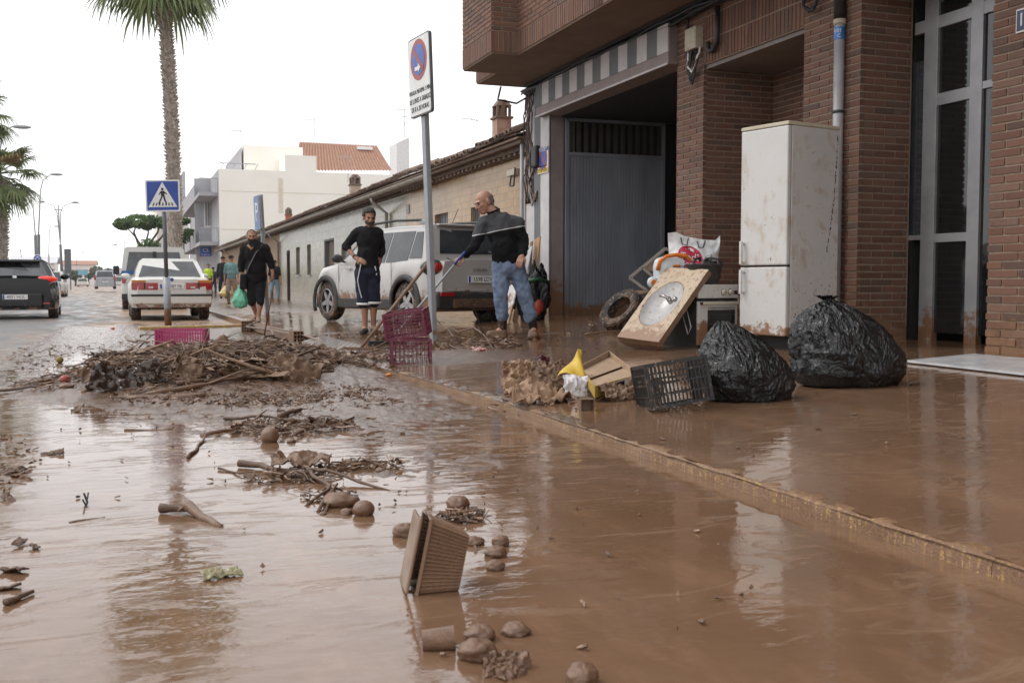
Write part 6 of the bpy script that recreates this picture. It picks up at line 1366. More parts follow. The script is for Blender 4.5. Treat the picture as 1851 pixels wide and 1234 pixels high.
ov = lambda x, y, z=0: ovM@V((x, y, H+z))
MB().tube([(-.01, .2, .42), (-.04, .12, .36), (-.05, .05, .2), (-.04, .1, .12), (-.03, .18, .3)], .007, 6).build('hose', M_pvc, t, smooth=True)
MB().tube([(W_+.012, .02, H-.1), (W_+.02, -.02, .35), (W_+.05, -.05, .15), (W_+.1, -.1, .03)], .009, 6).build('power_cord', M_pvc, t, smooth=True)
# ---- washbasin top leaning on the oven
BL, BR = Wd(1118, 612, 10.4), Wd(1193, 622, 9.95); TP = Wd(1236, 491, 10.58); ax = (BR-BL); mid = (BL+BR)/2; ay = TP-mid
xw = (BR-BL).length; t = thing('washbasin_top', 'beige washbasin countertop with oval bowl and tap leaning against the oven', 'washbasin'); x_ = ax.normalized(); y_ = (ay-x_*ay.dot(x_)).normalized(); z_ = x_.cross(y_); Mw = Matrix((x_, y_, z_)).transposed().to_4x4(); Mw.translation = mid; place(t, Mw)
Lh = ay.length*1.02
M_stone = pm('beige_stone', (.46, .36, .25), (.40, .31, .21), 8, .5, splash=.7, mud=(.36, .09)); M_basin = pm('white_basin', (.50, .49, .48), rough=.25, splash=.5)
bx, by, ra, rb_ = -.02, Lh*.50, .38*xw, .29
def bf(u, v):
    x, y = (u-.5)*xw, v*Lh; r = math.hypot((x-bx)/ra, (y-by)/rb_); return (x, y, .03-(.10*max(0, 1-r*r)**.6 if r < 1 else 0))
m = MB(); m.grid(bf, 50, 80); m.build('countertop', M_stone, t, smooth=False, auto=30)
def bf2(a, v): r = .99*v; q = .03-.10*(max(0, 1-r*r)**.6)+.004; return (bx+ra*r*math.cos(2*math.pi*a), by+rb_*r*math.sin(2*math.pi*a), q)
MB().grid(bf2, 40, 14, closed=True).build('bowl', M_basin, t, smooth=True)
e = MB(); e.bb((-xw/2, -.0, -.03), (-xw/2+.02, Lh, .028)); e.bb((xw/2-.02, -.0, -.03), (xw/2, Lh, .028)); e.bb((-xw/2+.02, 0, -.03), (xw/2-.02, .02, .028)); e.bb((-xw/2+.02, Lh-.02, -.03), (xw/2-.02, Lh, .028)); e.build('edge', M_stick2, t)
MB().bb((-xw/2+.02, -.005, -.10), (xw/2-.02, .012, -.03)).build('apron', M_muddy, t); None
tp = MB(); tp.tube([(.10, by+.02, .03), (.10, by+.02, .09)], .026, 10); tp.tube([(.10, by+.02, .085), (.04, by+.03, .11), (-.02, by+.04, .095)], [.017, .015, .014], 8); tp.tube([(.10, by+.02, .09), (.145, by-.01, .13)], .009, 6); tp.tube([(.13, by+.05, .03), (.16, by+.05, .06)], .02, 8); tp.build('tap', pm('muddy_chrome', (.45, .42, .4), rough=.2, metal=.9, splash=.4), t, smooth=True)
# ---- things heaped on the oven
c = Wd(1214, 502, 10.9); c.z = ovH; t = thing('toy_cooler', 'white and pale blue plastic box with orange rim heaped behind the washbasin top', 'plastic box', c, -YAW+R(12)); k = F/depth(c)
w, h = 64/k, 50/k
def rb(u, v, w=w, h=h, d=.26):
    a = 2*math.pi*u; sx = math.copysign(abs(math.cos(a))**.5, math.cos(a)); sy = math.copysign(abs(math.sin(a))**.5, math.sin(a)); z = v*h; r = interp([(0, .95), (.6, 1.0), (.85, .93), (.96, .75), (1.0, .5)], v); return (sx*w/2*r, sy*d/2*r, z)
m = MB(); m.grid(rb, 40, 18, closed=True); m.add([rb(i/40, 1) for i in range(40)], [tuple(range(40))]); m.build('shell', M_icew, t, smooth=True)
o_ = MB(); o_.tube([(-w*.52, -.10, h*.5), (-w*.47, -.12, h*.84), (-w*.28, -.13, h*1.0), (0, -.132, h*1.05), (w*.28, -.13, h*1.0), (w*.47, -.12, h*.84), (w*.52, -.10, h*.5)], .021, 8); o_.build('orange_rim', M_orange, t, smooth=True)
MB().bb((-.04, -.15, h*.62), (.04, -.128, h*.70)).build('orange_latch', M_orange, t, bevel=.008)
for s_ in (1, -1): MB().ell((s_*.07, -.128, h*.32), (.055, .02, .07), nu=12, nv=8).build('moulded_panel', M_icew, t, smooth=True)
MB().lathe([(.06, 0), (.055, .03), (.02, .035)], 16, Matrix.Translation((-w*.62, -.06, .02))@Matrix.Rotation(R(90), 4, 'X')).build('wheel', M_icew, t, smooth=True); MB().lathe([(.03, 0.036), (.028, .04)], 14, Matrix.Translation((-w*.62, -.06, .02))@Matrix.Rotation(R(90), 4, 'X')).build('orange_hub', M_orange, t)
c = ov(.27, .20, .0); t = thing('black_bucket', 'flexible black builders bucket standing on the oven', 'bucket', c, 0); k = F/depth(c); r = 33/k
m = MB(); m.lathe([(r*.78, 0), (r*.9, .10), (r*1.0, .19), (r*1.04, .2), (r*1.0, .205), (r*.93, .18), (r*.72, .03), (.001, .03)], 26, cap=False); m.build('tub', M_plast, t, smooth=True)
for s_ in (1, -1): MB().tube([(s_*r*.9, -.08, .19), (s_*r*.75, -.05, .25), (s_*r*.3, -.02, .265), (s_*r*.1, .05, .24)], .012, 6).build('handle', M_black, t, smooth=True)
MB().tube([(.0, .05, .2), (.02, .0, .28), (.07, -.02, .30), (.1, .02, .24)], .006, 6).build('wire_loop', M_alum, t)
c = ov(.44, .52, .0); t = thing('shopping_bag', 'large white carrier bag with round red logo on top of the heap', 'bag', c, -YAW); k = F/depth(c)
bw, bh = 94/k, 92/k
def wb(u, v):
    x = (u-.5)*bw; top = interp([(0, 1.0), (.15, 1.02), (.35, .93), (.7, .87), (.92, .86), (1, .95)], u); z = v*bh*top; e = 1-abs(2*u-1)**3; y = -.13*e*math.sin(math.pi*min(1, v*1.15+.05))-.02+.03*fnoise((u*3, v*3, 1), 1, 4)
    return (x*(1-.12*(1-v)), y, z)
m = MB(); m.grid(wb, 44, 34); n0 = len(m.v); m.grid(lambda u, v: (wb(u, v)[0], .10*(1-abs(2*u-1)**3)*math.sin(math.pi*v*.9)+.02*fnoise((u*3, v*4, 7)), wb(u, v)[2]), 44, 34); m.build('sack', pm('white_bag', (.66, .66, .65), (.6, .6, .6), 3, .4, splash=.18), t, smooth=True)
def onbag(u, v, off=.006): p = V(wb(u, v)); return p+V((0, -off, 0))
m = MB(); cu, cv, ru, rv = .40, .52, .25, .29
m.add([onbag(cu, cv)]+[onbag(cu+ru*q*math.cos(a), cv+rv*q*math.sin(a)) for q in (.5, 1) for a in [2*math.pi*i/24 for i in range(24)]], [(0, 1+i, 1+(i+1) % 24) for i in range(24)]+[(1+i, 25+i, 25+(i+1) % 24, 1+(i+1) % 24) for i in range(24)])
m.build('logo_disc', pm('logo_red', (.42, .01, .05), rough=.45), t)
m = MB(); pc = onbag(cu, cv+.05, .022); m.text('Todo', .10, Matrix.Translation(pc)@Matrix.Rotation(R(8), 4, 'Y')@Matrix.Rotation(R(90), 4, 'X')); m.text('Bonito', .08, Matrix.Translation(onbag(cu, cv-.1, .024))@Matrix.Rotation(R(8), 4, 'Y')@Matrix.Rotation(R(90), 4, 'X')); m.build('lettering', M_signw, t)
for q in (.30, .62): MB().tube([onbag(q-.06, .93), onbag(q-.04, .80, .03), onbag(q+.05, .82, .03), onbag(q+.09, .98)], .006, 6).build('handle', M_black, t, smooth=True)
c = ov(.50, .40, .0); t = thing('black_sack', 'small black bag on the heap between the carrier bag and fridge', 'bag', c, 0)
def trash(label, c, w, d, h, seed, nu=96, nv=72, name='rubbish_bag', knot=True, lean=(0, 0), rz=0, sk=None):
    t = thing(name, label, 'rubbish bag', c, rz); m = MB()
    prof = sk or [(0, .55), (.05, .86), (.16, 1.0), (.4, 1.0), (.62, .84), (.78, .6), (.88, .34), (.93, .13), (.96, .09), (1.0, .20)]
    def fn(u, v):
        a = 2*math.pi*u; x, y = math.cos(a), math.sin(a); p = interp(prof, v)
        n1 = fnoise((x*1.2, y*1.2, v*1.6), 1.1, 3, seed); rid = 1-abs(fnoise((x*2.6+n1, y*2.6, v*2.2), 1.3, 4, seed+2))*2; rid2 = 1-abs(fnoise((x*5, y*5, v*6+n1*2), 1.4, 3, seed+5))*2
        ver = math.sin(a*13+5*n1+seed)*math.sin(a*7+2)*max(0, (v-.45))*.30
        r = p*(1+.16*n1+.055*rid+.03*rid2+ver); z = h*(v-.02)+.02*h*rid*(1 if v > .1 else 0); return (x*r*w/2+lean[0]*v*v, y*r*d/2+lean[1]*v*v, max(z, 0.0) if v < .04 else z)
    m.grid(fn, nu, nv, closed=True); m.build('sack', M_bag, t, smooth=True); return t
kk = 300.; c = G(1541, 702); k = F/depth(c); trash('big black rubbish bag nearest the white panel, taller of the two', c+V((0.10, .20, -.01)), 190/k, .5, 172/k, 3, lean=(-.13, 0), rz=-YAW)
c2 = G(1360, 728); k = F/depth(c2); trash('slumped black rubbish bag between the black crate and the taller bag', c2+V((.07, .19, -.01)), 172/k, .46, 150/k, 11, lean=(-.13, .05), rz=-YAW, sk=[(0, .6), (.05, .88), (.2, 1.0), (.42, .96), (.62, .78), (.78, .55), (.9, .33), (.96, .20), (1.0, .10)])
MB().ell((0, 0, .12), (.16, .12, .15), nu=20, nv=12, fn=lambda p: 1+.25*fnoise(p, 2.2)).build('sack', M_bag, t, smooth=True)
# ---- tyre, stool seat, broken frame, stick
c = G(1120, 596)+V((0, .0, .26)); k = F/depth(c); t = thing('tyre', 'worn car tyre leaning behind the washbasin top', 'tyre'); nrm = cf(-.62, -.45, .64).normalized(); place(t, nrm.to_track_quat('Z', 'Y').to_matrix().to_4x4()); t.location = c+V((.08, .1, -.02)); R0 = .30
t.matrix_world = Matrix.Translation(t.location)@nrm.to_track_quat('Z', 'Y').to_matrix().to_4x4()
m = MB(); m.lathe([(R0*.60, -.07), (R0*.86, -.10), (R0*.97, -.085), (R0, -.05), (R0, .05), (R0*.97, .085), (R0*.86, .10), (R0*.60, .07), (R0*.62, .0), (R0*.60, -.07)], 40, cap=False); m.build('carcass', M_tyre, t, auto=40)
m = MB()
for q in range(60):
    a = 2*math.pi*q/60
    for zz in (-.055, -.018, .02, .056): m.box((R0*math.cos(a+zz), R0*math.sin(a+zz), zz), (.018, .022, .028), a)
m.build('tread', M_tyre, t)
c = Wd(1150, 530, depth(G(1120, 596))+.35); t = thing('stool_seat', 'round brown wooden seat lying on the tyre', 'stool seat', c, (R(6), R(-8), 0)); MB().lathe([(.14, -.012), (.15, 0), (.14, .014), (.001, .016)], 24).build('seat', M_stick2, t, bevel=.003)
t = thing('broken_frame', 'dirty pale metal frame sticking out behind the cooler', 'frame', Wd(1140, 502, 11.2), world=True); Dq = 11.3
for a, b in (((1138, 502), (1203, 449)), ((1138, 502), (1172, 527)), ((1203, 449), (1214, 455)), ((1160, 483), (1180, 500))): MB().bar(Wd(*a, Dq), Wd(*b, Dq), .03, .03).build('bar', pm('frame_metal', (.30, .26, .22), rough=.5, splash=.4), t)
MB().add([Wd(1163, 480, Dq+.05), Wd(1185, 462, Dq+.05), Wd(1190, 490, Dq+.05), Wd(1172, 490, Dq+.05)], [(0, 1, 2, 3)]).build('torn_card', M_card, t, solid=.01)
def stickmesh(mb, p0, p1, r, rn, wig=.03, forks=2, seg=7, tip=.55):
    p0, p1 = V(p0), V(p1); L = (p1-p0).length; o_ = V((0, 0, 0)); pts = []; rs = []
    for i in range(seg+1):
        u = i/seg; o_ += V((rn.gauss(0, 1), rn.gauss(0, 1), rn.gauss(0, .5)))*L*wig*.4; pts.append(p0.lerp(p1, u)+o_*math.sin(math.pi*u)); rs.append(r*(1-(1-tip)*u)*rn.uniform(.88, 1.12))
    mb.tube(pts, rs, 7)
    for _ in range(forks):
        i = rn.randrange(1, seg); d = (p1-p0).normalized()*rn.choice((1, 1, -.3))+V((rn.gauss(0, .5), rn.gauss(0, .5), abs(rn.gauss(0, .4)))); mb.tube([pts[i], pts[i]+d*L*.12, pts[i]+d*L*.2+V((0, 0, -.01))], [r*.45, r*.3, r*.12], 5)
RS = random.Random(21)
def stick(label, p0, p1, r, mat=None, name='stick', group=None, wig=.03, forks=2, cat=None, tip=.55):
    p0, p1 = V(p0), V(p1); m = MB(); stickmesh(m, p0-p0, p1-p0, r, RS, wig, forks, tip=tip); o = m.build(name, mat or M_stick, None, smooth=True); o.location = p0; return tag(o, label, cat or 'stick', group)
stick('pale straight stick on the wet pavement left of the tyre', G(1058, 607)+V((0, 0, .02)), G(1124, 601)+V((0, 0, .03)), .014, M_stick2, wig=.01, forks=0)
def crumple(mb, M, w, h, fold=.06, seed=0, nu=30, nv=24, freq=2.2, curl=0):
    fold = min(fold, .17*min(w, h)); freq = freq*.62
    def fn(u, v):
        x, y = (u-.5)*w, (v-.5)*h; n = fnoise((x*freq/max(w, h)*2, y*freq/max(w, h)*2, seed), 1, 2, seed); rd = abs(fnoise((x*freq*1.6/max(w, h)*2, y*freq*1.6/max(w, h)*2, seed+3), 1, 2, seed+1))
        e = 1+.09*fnoise((u*2, v*2, seed), 1.1, 2, 9); return M@V((x*e, y*e, fold*(n*1.2+(.5-rd)*1.8)+curl*(4*(u-.5)**2)*h))
    return mb.grid(fn, nu, nv)
def sheet(label, c, w, h, rot, mat, fold=.05, seed=1, name='cardboard_sheet', cat='cardboard', group=None, freq=2.2, curl=0, th=.004):
    m = MB(); crumple(m, Matrix(), w, h, fold, seed, freq=freq, curl=curl); o = m.build(name, mat, None, solid=th, auto=35); o.location = c; o.rotation_euler = rot; return tag(o, label, cat, group)
sheet('small brown cone of bent card beside the pale stick', G(1072, 600)+V((0, 0, .05)), .16, .14, (R(60), R(20), R(20)), M_cardm, .03, 3)
# ---- crates
def crate(label, M, w, d, h, mat, name='plastic_crate', group=None, pitch=.035, bar=.007, cat='crate'):
    t = thing(name, label, cat, group=group); place(t, M)
    def wall(L, nm, mt):
        m = MB(); n = max(3, int(L/pitch))
        for i in range(n+1): x = -L/2+L*i/n; m.bb((x-bar/2, -.004, .0), (x+bar/2, .004, h))
        for z, th in ((0, .018), (h*.27, .008), (h*.52, .008), (h*.75, .010), (h-.02, .022)): m.bb((-L/2, -.006, z), (L/2, .006, z+th))
        for x in (-L/2, L/2): m.bb((x-.012, -.008, 0), (x+.012, .008, h))
        hh = h*.62; 
        m.bb((-L*.16, -.007, hh), (L*.16, .007, hh+.012)); o = m.build(nm, mt, t); return o
    for s_ in (1, -1):
        o = wall(w, 'long_side', mat); o.location = (0, s_*d/2, 0); o = wall(d, 'short_side', mat); o.location = (s_*w/2, 0, 0); o.rotation_euler = (0, 0, R(90))
    m = MB(); n = int(w/.05)
    for i in range(n+1): m.bb((-w/2+w*i/n-.004, -d/2, 0), (-w/2+w*i/n+.004, d/2, .008))
    for i in range(int(d/.05)+1): y = -d/2+d*i/int(d/.05); m.bb((-w/2, y-.004, .001), (w/2, y+.004, .009))
    m.build('base_grid', mat, t); return t
c = G(1235, 745); k = F/depth(c); th = R(6)
Mc = Matrix.Translation(c+V((.05, .16, .0)))@RG@Matrix.Rotation(th, 4, 'Z')@Matrix.Rotation(R(-7), 4, 'X')@Matrix.Rotation(R(-9), 4, 'Y'); crate('black plastic crate caked in mud beside the slumped rubbish bag', Mc@Matrix.Translation((0, .03, .02)), 112/k, .34, 84/k, M_blkp, pitch=.022)
cb = G(745, 659); k = F/depth(cb); w_ = 70/k
Mc = Matrix.Translation(cb+V((.02, .13, .0)))@RG@Matrix.Rotation(R(8), 4, 'Z'); crate('dark pink crate at the bottom of the pair by the sign post', Mc, w_, .27, 46/k, M_mag, group=None)
Mt = Matrix.Translation(cb+V((.01, .14, 50/k)))@RG@Matrix.Rotation(R(-6), 4, 'Z')@Matrix.Rotation(R(-7), 4, 'Y')@Matrix.Rotation(R(5), 4, 'X'); crate('tilted dark pink crate stacked on another beside the sign post', Mt, w_*1.03, .27, 48/k, M_mag)
cl_ = G(331, 631, road); k = F/depth(cl_); Mc = Matrix.Translation(cl_+V((0, .12, .0)))@RG@Matrix.Rotation(R(4), 4, 'Z'); crate('bright pink crate standing alone behind the debris pile', Mc, 84/k, .3, 36/k, M_mag2, pitch=.03, bar=.012)
for q, (c_, w, h) in enumerate(((cb+V((.02, .13, .06)), .2, .16), (cb+V((.02, .13, .32)), .2, .14))):
    pass
# ---- cardboard tray, yellow cone, papers
def P2(px, py, z): d = ray(px, py); t_ = (z-CZ)/d.z; return V((d.x*t_, d.y*t_, z))
c = G(1100, 700); g0 = c.z
t = thing('cardboard_tray', 'open shallow cardboard tray with yellow printed front edge', 'box', c, world=True); hh = .072; M_ycard = pm('yellow_card', (.46, .30, .05), (.38, .25, .045), 6, .6, splash=.3)
Q = [P2(1075, 719, g0+.015), P2(1155, 693, g0+.035), P2(1101, 656, g0+.10), P2(1052, 680, g0+.07)]
def skew(nm, pts, mat): return MB().add(pts, [tuple(range(len(pts)))]).build(nm, mat, t, solid=.005)
U = lambda p, h: p+V((0, 0, h))
skew('bottom', [Q[0], Q[1], Q[2], Q[3]], M_card); skew('front_side', [Q[0], Q[1], U(Q[1], hh*.9), U(Q[0], hh)], M_ycard); skew('left_side', [Q[3], Q[0], U(Q[0], hh), U(Q[3], hh*.7)], M_ycard)
skew('right_side', [Q[1], Q[2], U(Q[2], hh*1.3), U(Q[1], hh*.9)], M_card); skew('back_side', [Q[2], Q[3], U(Q[3], hh*1.1), U(Q[2], hh*1.3)], M_card)
skew('flap', [U(Q[0].lerp(Q[1], .02), hh*.8), U(Q[0].lerp(Q[1], .98), hh*.6), U(Q[1].lerp(Q[2], .5), hh*.4), U(Q[0].lerp(Q[3], .5), hh*.45)], M_card); skew('flap', [U(Q[3].lerp(Q[0], .48), hh*.62), U(Q[2].lerp(Q[1], .46), hh*.52), U(Q[2].lerp(Q[1], .03), hh*.7), U(Q[3].lerp(Q[0], .03), hh*.6)], M_card)
fx = (Q[1]-Q[0]); ln_ = fx.length; fx.normalize(); Mfz = Matrix((fx, V((0, 0, 1)).cross(fx).cross(fx)*-1 if False else V((0, 0, 1)), fx.cross(V((0, 0, 1))))).transposed().to_4x4(); Mfz.translation = Q[0]
def onf(mb, nm, mat): mb.v = [tuple(Mfz@V(p)) for p in mb.v]; mb.build(nm, mat, t)
onf(MB().bb((ln_*.45, .014, .003), (ln_*.72, hh*.85, .005)), 'white_label', M_signw); m = MB(); xx = ln_*.47
while xx < ln_*.63: w_ = RS.uniform(.0015, .004); m.bb((xx, .022, .0055), (xx+w_, hh*.75, .007)); xx += w_+RS.uniform(.0015, .003)
onf(m, 'barcode', M_black); m = MB(); m.text('PLAT', .035, Matrix.Translation((ln_*.17, hh*.4, .0035))); m.text('FRUTA', .024, Matrix.Translation((ln_*.87, hh*.5, .0035))); m.lathe([(.012, 0.0035), (.012, .0045)], 16, Matrix.Translation((ln_*.76, hh*.3, 0))); onf(m, 'print', M_black)
a, b = Wd(1048, 633, depth(c)-.12), Wd(1032, 692, depth(c)-.32); t = thing('yellow_cone', 'rolled cone of bright yellow card beside the cardboard tray', 'paper cone', b); d = a-b; Mz = d.to_track_quat('Z', 'Y').to_matrix().to_4x4(); L = d.length
M_y = pm('yellow_paper', (.60, .40, .03), (.48, .31, .03), 9, .5, splash=.35); m = MB(); m.grid(lambda u, v: Mz@V(((.085*(1-v)+.010)*(1+.22*math.sin(11*u+5*v))*math.cos(4.3*u+.4), (.05*(1-v)+.006)*math.sin(4.3*u+.4)+.012*math.sin(7*v+9*u), v*L+.03*math.sin(8*u)*(1-v))), 26, 10); m.build('cone', M_y, t, solid=.003, smooth=True)
o = sheet('torn white and grey paper wedge below the yellow cone', Wd(1040, 706, depth(c)-.42), .16, .22, (R(62), R(8), -YAW+R(10)), pm('white_torn_paper', (.62, .60, .62), (.42, .38, .38), 4, .6, splash=.25), .02, 8, 'torn_paper', 'paper')
o = sheet('large crumpled brown paper bag nearest the kerb', G(975, 730)+V((0, .05, .05)), .42, .26, (R(18), R(6), R(10)), M_paper, .085, 4, 'paper_bag', 'paper bag', freq=3.2)
o = sheet('upright brown paper bag at the left end of the rubbish by the kerb', G(943, 712)+V((0, .08, .10)), .2, .24, (R(65), R(-5), -YAW), M_paper, .05, 6, 'paper_bag', 'paper bag', freq=3)
for i, (px, py, w, h, rx, rz_, l) in enumerate(((1000, 690, .34, .14, 50, 30, 'folded dark cardboard strip leaning over the paper bags'), (968, 675, .2, .1, 40, -20, 'orange-brown cardboard scrap behind the paper bags'), (1022, 675, .26, .12, 65, 60, 'brown card fold right behind the yellow cone'), (1120, 725, .24, .14, 30, 10, 'corrugated brown card flattened under the cardboard tray'), (1172, 722, .22, .2, 45, -30, 'brown triangular card flap beside the black crate'), (1010, 716, .22, .1, 35, 35, 'muddy card strip pointing to the kerb'), (985, 664, .1, .1, 70, 0, 'small dark maroon wrapper standing behind the paper bags'))):
    sheet(l, G(px, py)+V((0, .04, .05)), w, h, (R(rx), R(5*i-10), R(rz_)), M_cardm if i != 6 else pm('maroon_wrapper', (.10, .02, .025), rough=.3), .035, 20+i, freq=3)
t = thing('card_tube', 'short open square card tube at the water edge below the torn paper', 'cardboard', G(1060, 742), R(-10)); m = MB(); 
for a, b in (((-.04, -.03, 0), (-.036, .03, .07)), ((.036, -.03, 0), (.04, .03, .07)), ((-.036, .026, 0), (.036, .03, .07)), ((-.036, -.03, .066), (.036, .026, .07))): m.bb(a, b)
m.build('tube', M_cardm, t)
# ---- white panel, boards behind the man
A, B, C_, D_ = G(1640, 657), G(1868, 683), G(1868, 655), G(1760, 645); t = thing('white_board', 'large white melamine panel lying on the mud at the right edge', 'board', A, world=True); m = MB(); z_ = max(A.z, B.z, C_.z, D_.z)
q = [V((p.x, p.y, p.z+.028)) for p in (A, B, C_, D_)]; m.add(q+[p-V((0, 0, .018)) for p in q], [(0, 1, 2, 3), (7, 6, 5, 4), (0, 4, 5, 1), (1, 5, 6, 2), (2, 6, 7, 3), (3, 7, 4, 0)]); m.build('panel', pm('white_melamine', (.58, .58, .59), rough=.25, splash=.22), t)
def board(label, a, b, w, th, mat, name='board', face=(0, -1, 0), cat='board'):
    t = thing(name, label, cat, a, world=True); MB().bar(a, b, w, th, face).build('plank', mat, t, bevel=.004); return t
Db = 17.0
M_pine2 = pm('pine_board', (.46, .27, .12), (.36, .2, .09), 5, .6, stretch=(1, 1, .2), splash=.1)
board('light pine board leaning on the striped pillar behind the man', Wd(957, 575, Db), Wd(972, 430, Db+.35), .02, .24, M_pine2)
board('narrow dark board leaning beside the pine board', Wd(952, 575, Db-.05), Wd(961, 437, Db+.3), .02, .09, M_stick2)
board('tall white panel leaning behind the man in jeans', Wd(930, 585, Db-.2), Wd(958, 447, Db+.2), .02, .2, M_white)
board('white drawer front leaning between the man’s legs', Wd(912, 590, 13.2), Wd(930, 512, 13.45), .02, .26, M_white)
c = Wd(966, 572, Db-.4); c.z = float(side(c.x, c.y)); t = thing('dark_sack', 'black sack with orange and green junk against the white pillar', 'rubbish bag', c); MB().ell((0, 0, .40), (.26, .2, .46), nu=40, nv=28, fn=lambda p: 1+.30*fnoise(p, 1.9, 3)+.1*fnoise(p, 6)).build('sack', M_bag, t, smooth=True)
MB().tube([(-.2, -.14, .62), (0, -.2, .66), (.2, -.12, .60)], .03, 8).build('green_rim', pm('dark_green', (.01, .07, .03), rough=.4), t, smooth=True); MB().ell((.0, -.17, .22), (.08, .06, .13), nu=14, nv=8, fn=lambda p: 1+.35*fnoise(p, 3)).build('orange_lump', pm('orange_red', (.38, .05, .02), rough=.5, splash=.3), t, smooth=True)

# ---- rake
lo_, hi = G(648, 638), Wd(772, 478, depth(G(648, 638))+.55); t = thing('rake', 'garden rake with long brown wooden handle leaning over the stacked crates', 'rake', lo_, world=True)
lo2 = lo_+V((.03, 0, .06)); MB().tube([lo2, hi], [.017, .019], 10).build('handle', M_stick2, t, smooth=True); hd_ = MB(); hc = lo_+V((0, 0, .05)); xd = cf(.85, -.5).normalized(); hd_.bar(hc-xd*.19, hc+xd*.19, .022, .022); hd_.build('head_bar', M_muddy, t)
for q in range(11): p = hc+xd*(-.18+.036*q); MB().tube([p, p+cf(-.05, -.06, -.01), p+cf(-.07, -.09, -.055)], [.006, .006, .004], 6).build('tine', M_muddy, t, smooth=True)
# ================================================================ DEBRIS
def gz_(x, y): return mud_z(x, y) if x < float(kerbx(y)) else float(side(x, y))
def onp(px, py, dz=0):
    """point on the ground or on the debris mound"""
    d = ray(px, py); lo, hi = 1.0, 30.0; p = None
    t_ = 1.0
    while t_ < 30:
        p = V((d.x*t_, d.y*t_, CZ+d.z*t_))
        if p.z <= gz_(p.x, p.y): break
        t_ += .02
    return p+V((0, 0, dz))
def bst(label, a, b, r, group=None, mat=None, wig=.03, forks=2, name='branch', cat='branch', dz=(0.01, 0.01)):
    return stick(label, onp(*a, dz[0]), onp(*b, dz[1]), r, mat, name, group, wig, forks, cat)
LB = [((228, 622), (300, 645), .020, (.10, .0), 'thick dark branch slanting up at the left top of the pile'), ((252, 635), (272, 605), .012, (.05, .12), 'short cut stick pointing up behind the thick dark branch'), ((470, 640), (458, 600), .018, (.05, .2), 'forked dark twig standing highest on the pile'),
      ((535, 650), (488, 612), .026, (.02, .16), 'thick broken branch leaning up at the right top of the pile'), ((230, 722), (372, 718), .030, (.0, .02), 'thick pale branch lying along the near edge of the pile'), ((265, 718), (445, 690), .022, (.02, .03), 'long branch crossing the front of the pile'),
      ((150, 712), (240, 665), .020, (.01, .05), 'branch on the left slope of the pile'), ((120, 665), (230, 660), .010, (.01, .04), 'thin stick poking left out of the pile'), ((320, 700), (500, 675), .018, (.03, .02), 'branch crossing under the white board'), ((380, 640), (450, 655), .02, (.09, .1), 'stub of branch on the crest of the pile'),
      ((550, 660), (600, 680), .018, (.03, 0), 'pale stick at the right foot of the pile'), ((300, 640), (350, 660), .012, (.08, .09), 'crooked twig behind the crumpled sheet'), ((70, 690), (118, 690), .014, (.01, .01), 'short stick beside the red ball'), ((455, 655), (525, 700), .016, (.09, .01), 'dark stick sliding down the right side of the pile'),
      ((366, 788), (470, 766), .020, (.0, .02), 'smooth branch half sunk left of the round mud ball'), ((405, 762), (520, 768), .010, (.02, .02), 'thin straight cane behind the mud ball'), ((505, 758), (545, 748), .018, (.02, .03), 'short thick stub above the small twig heap'), ((535, 790), (640, 760), .010, (.02, .02), 'thin cane pointing right from the small twig heap'),
      ((560, 775), (640, 765), .007, (.02, .01), 'slim cane at the right end of the small twig heap'), ((432, 845), (560, 862), .015, (.02, .02), 'muddy branch under the flat leaf lump'), ((540, 856), (705, 887), .009, (.03, .0), 'long pale cane pointing right over the water'), ((555, 858), (552, 915), .010, (.03, 0), 'short upright stump in the middle of the water'),
      ((290, 928), (345, 932), .017, (.02, .02), 'left half of the forked branch in the foreground water'), ((335, 926), (400, 953), .020, (.03, .0), 'thick forked branch floating in the foreground water'), ((225, 778), (312, 776), .012, (.0, .0), 'low arched stick in the still puddle'), ((0, 708), (90, 700), .012, (.01, .01), 'stick at the left edge below the pile'),
      ((785, 583), (850, 640), .012, (.10, .02), 'dark branch rising beside the sign post behind the crates'), ((812, 598), (895, 640), .013, (.05, .01), 'pale stick lying on the pavement twig heap'), ((790, 625), (880, 645), .010, (.04, .01), 'second pale stick across the pavement twig heap'), ((630, 655), (700, 625), .016, (.02, .05), 'branch under the rake handle left of the crates'),
      ((700, 600), (665, 640), .012, (.10, .02), 'thin branch hanging from the left side of the crates'), ((575, 925), (610, 898), .008, (.0, .05), 'thin stick propped against the pear-shaped mud lump'), ((588, 925), (602, 905), .006, (.0, .04), 'thinner stick beside the propped one near the pear-shaped lump'), ((395, 850), (455, 862), .006, (.01, .01), 'thin twig reaching left from the flat leaf lump'),
      ((340, 830), (372, 790), .008, (.01, .02), 'twisted dark twig below the half sunk branch'), ((125, 945), (190, 935), .006, (.0, .0), 'small floating twig at the lower left'), ((10, 1095), (60, 1075), .010, (.01, .01), 'broken twig at the lower left corner')]
for a, b, r, dz, l in LB: bst(l, a, b, r, dz=dz, mat=M_stick if r < .02 else M_muddy, wig=.05, forks=1 if r > .012 else 0, name='branch' if r > .014 else 'stick', cat='branch' if r > .014 else 'stick')
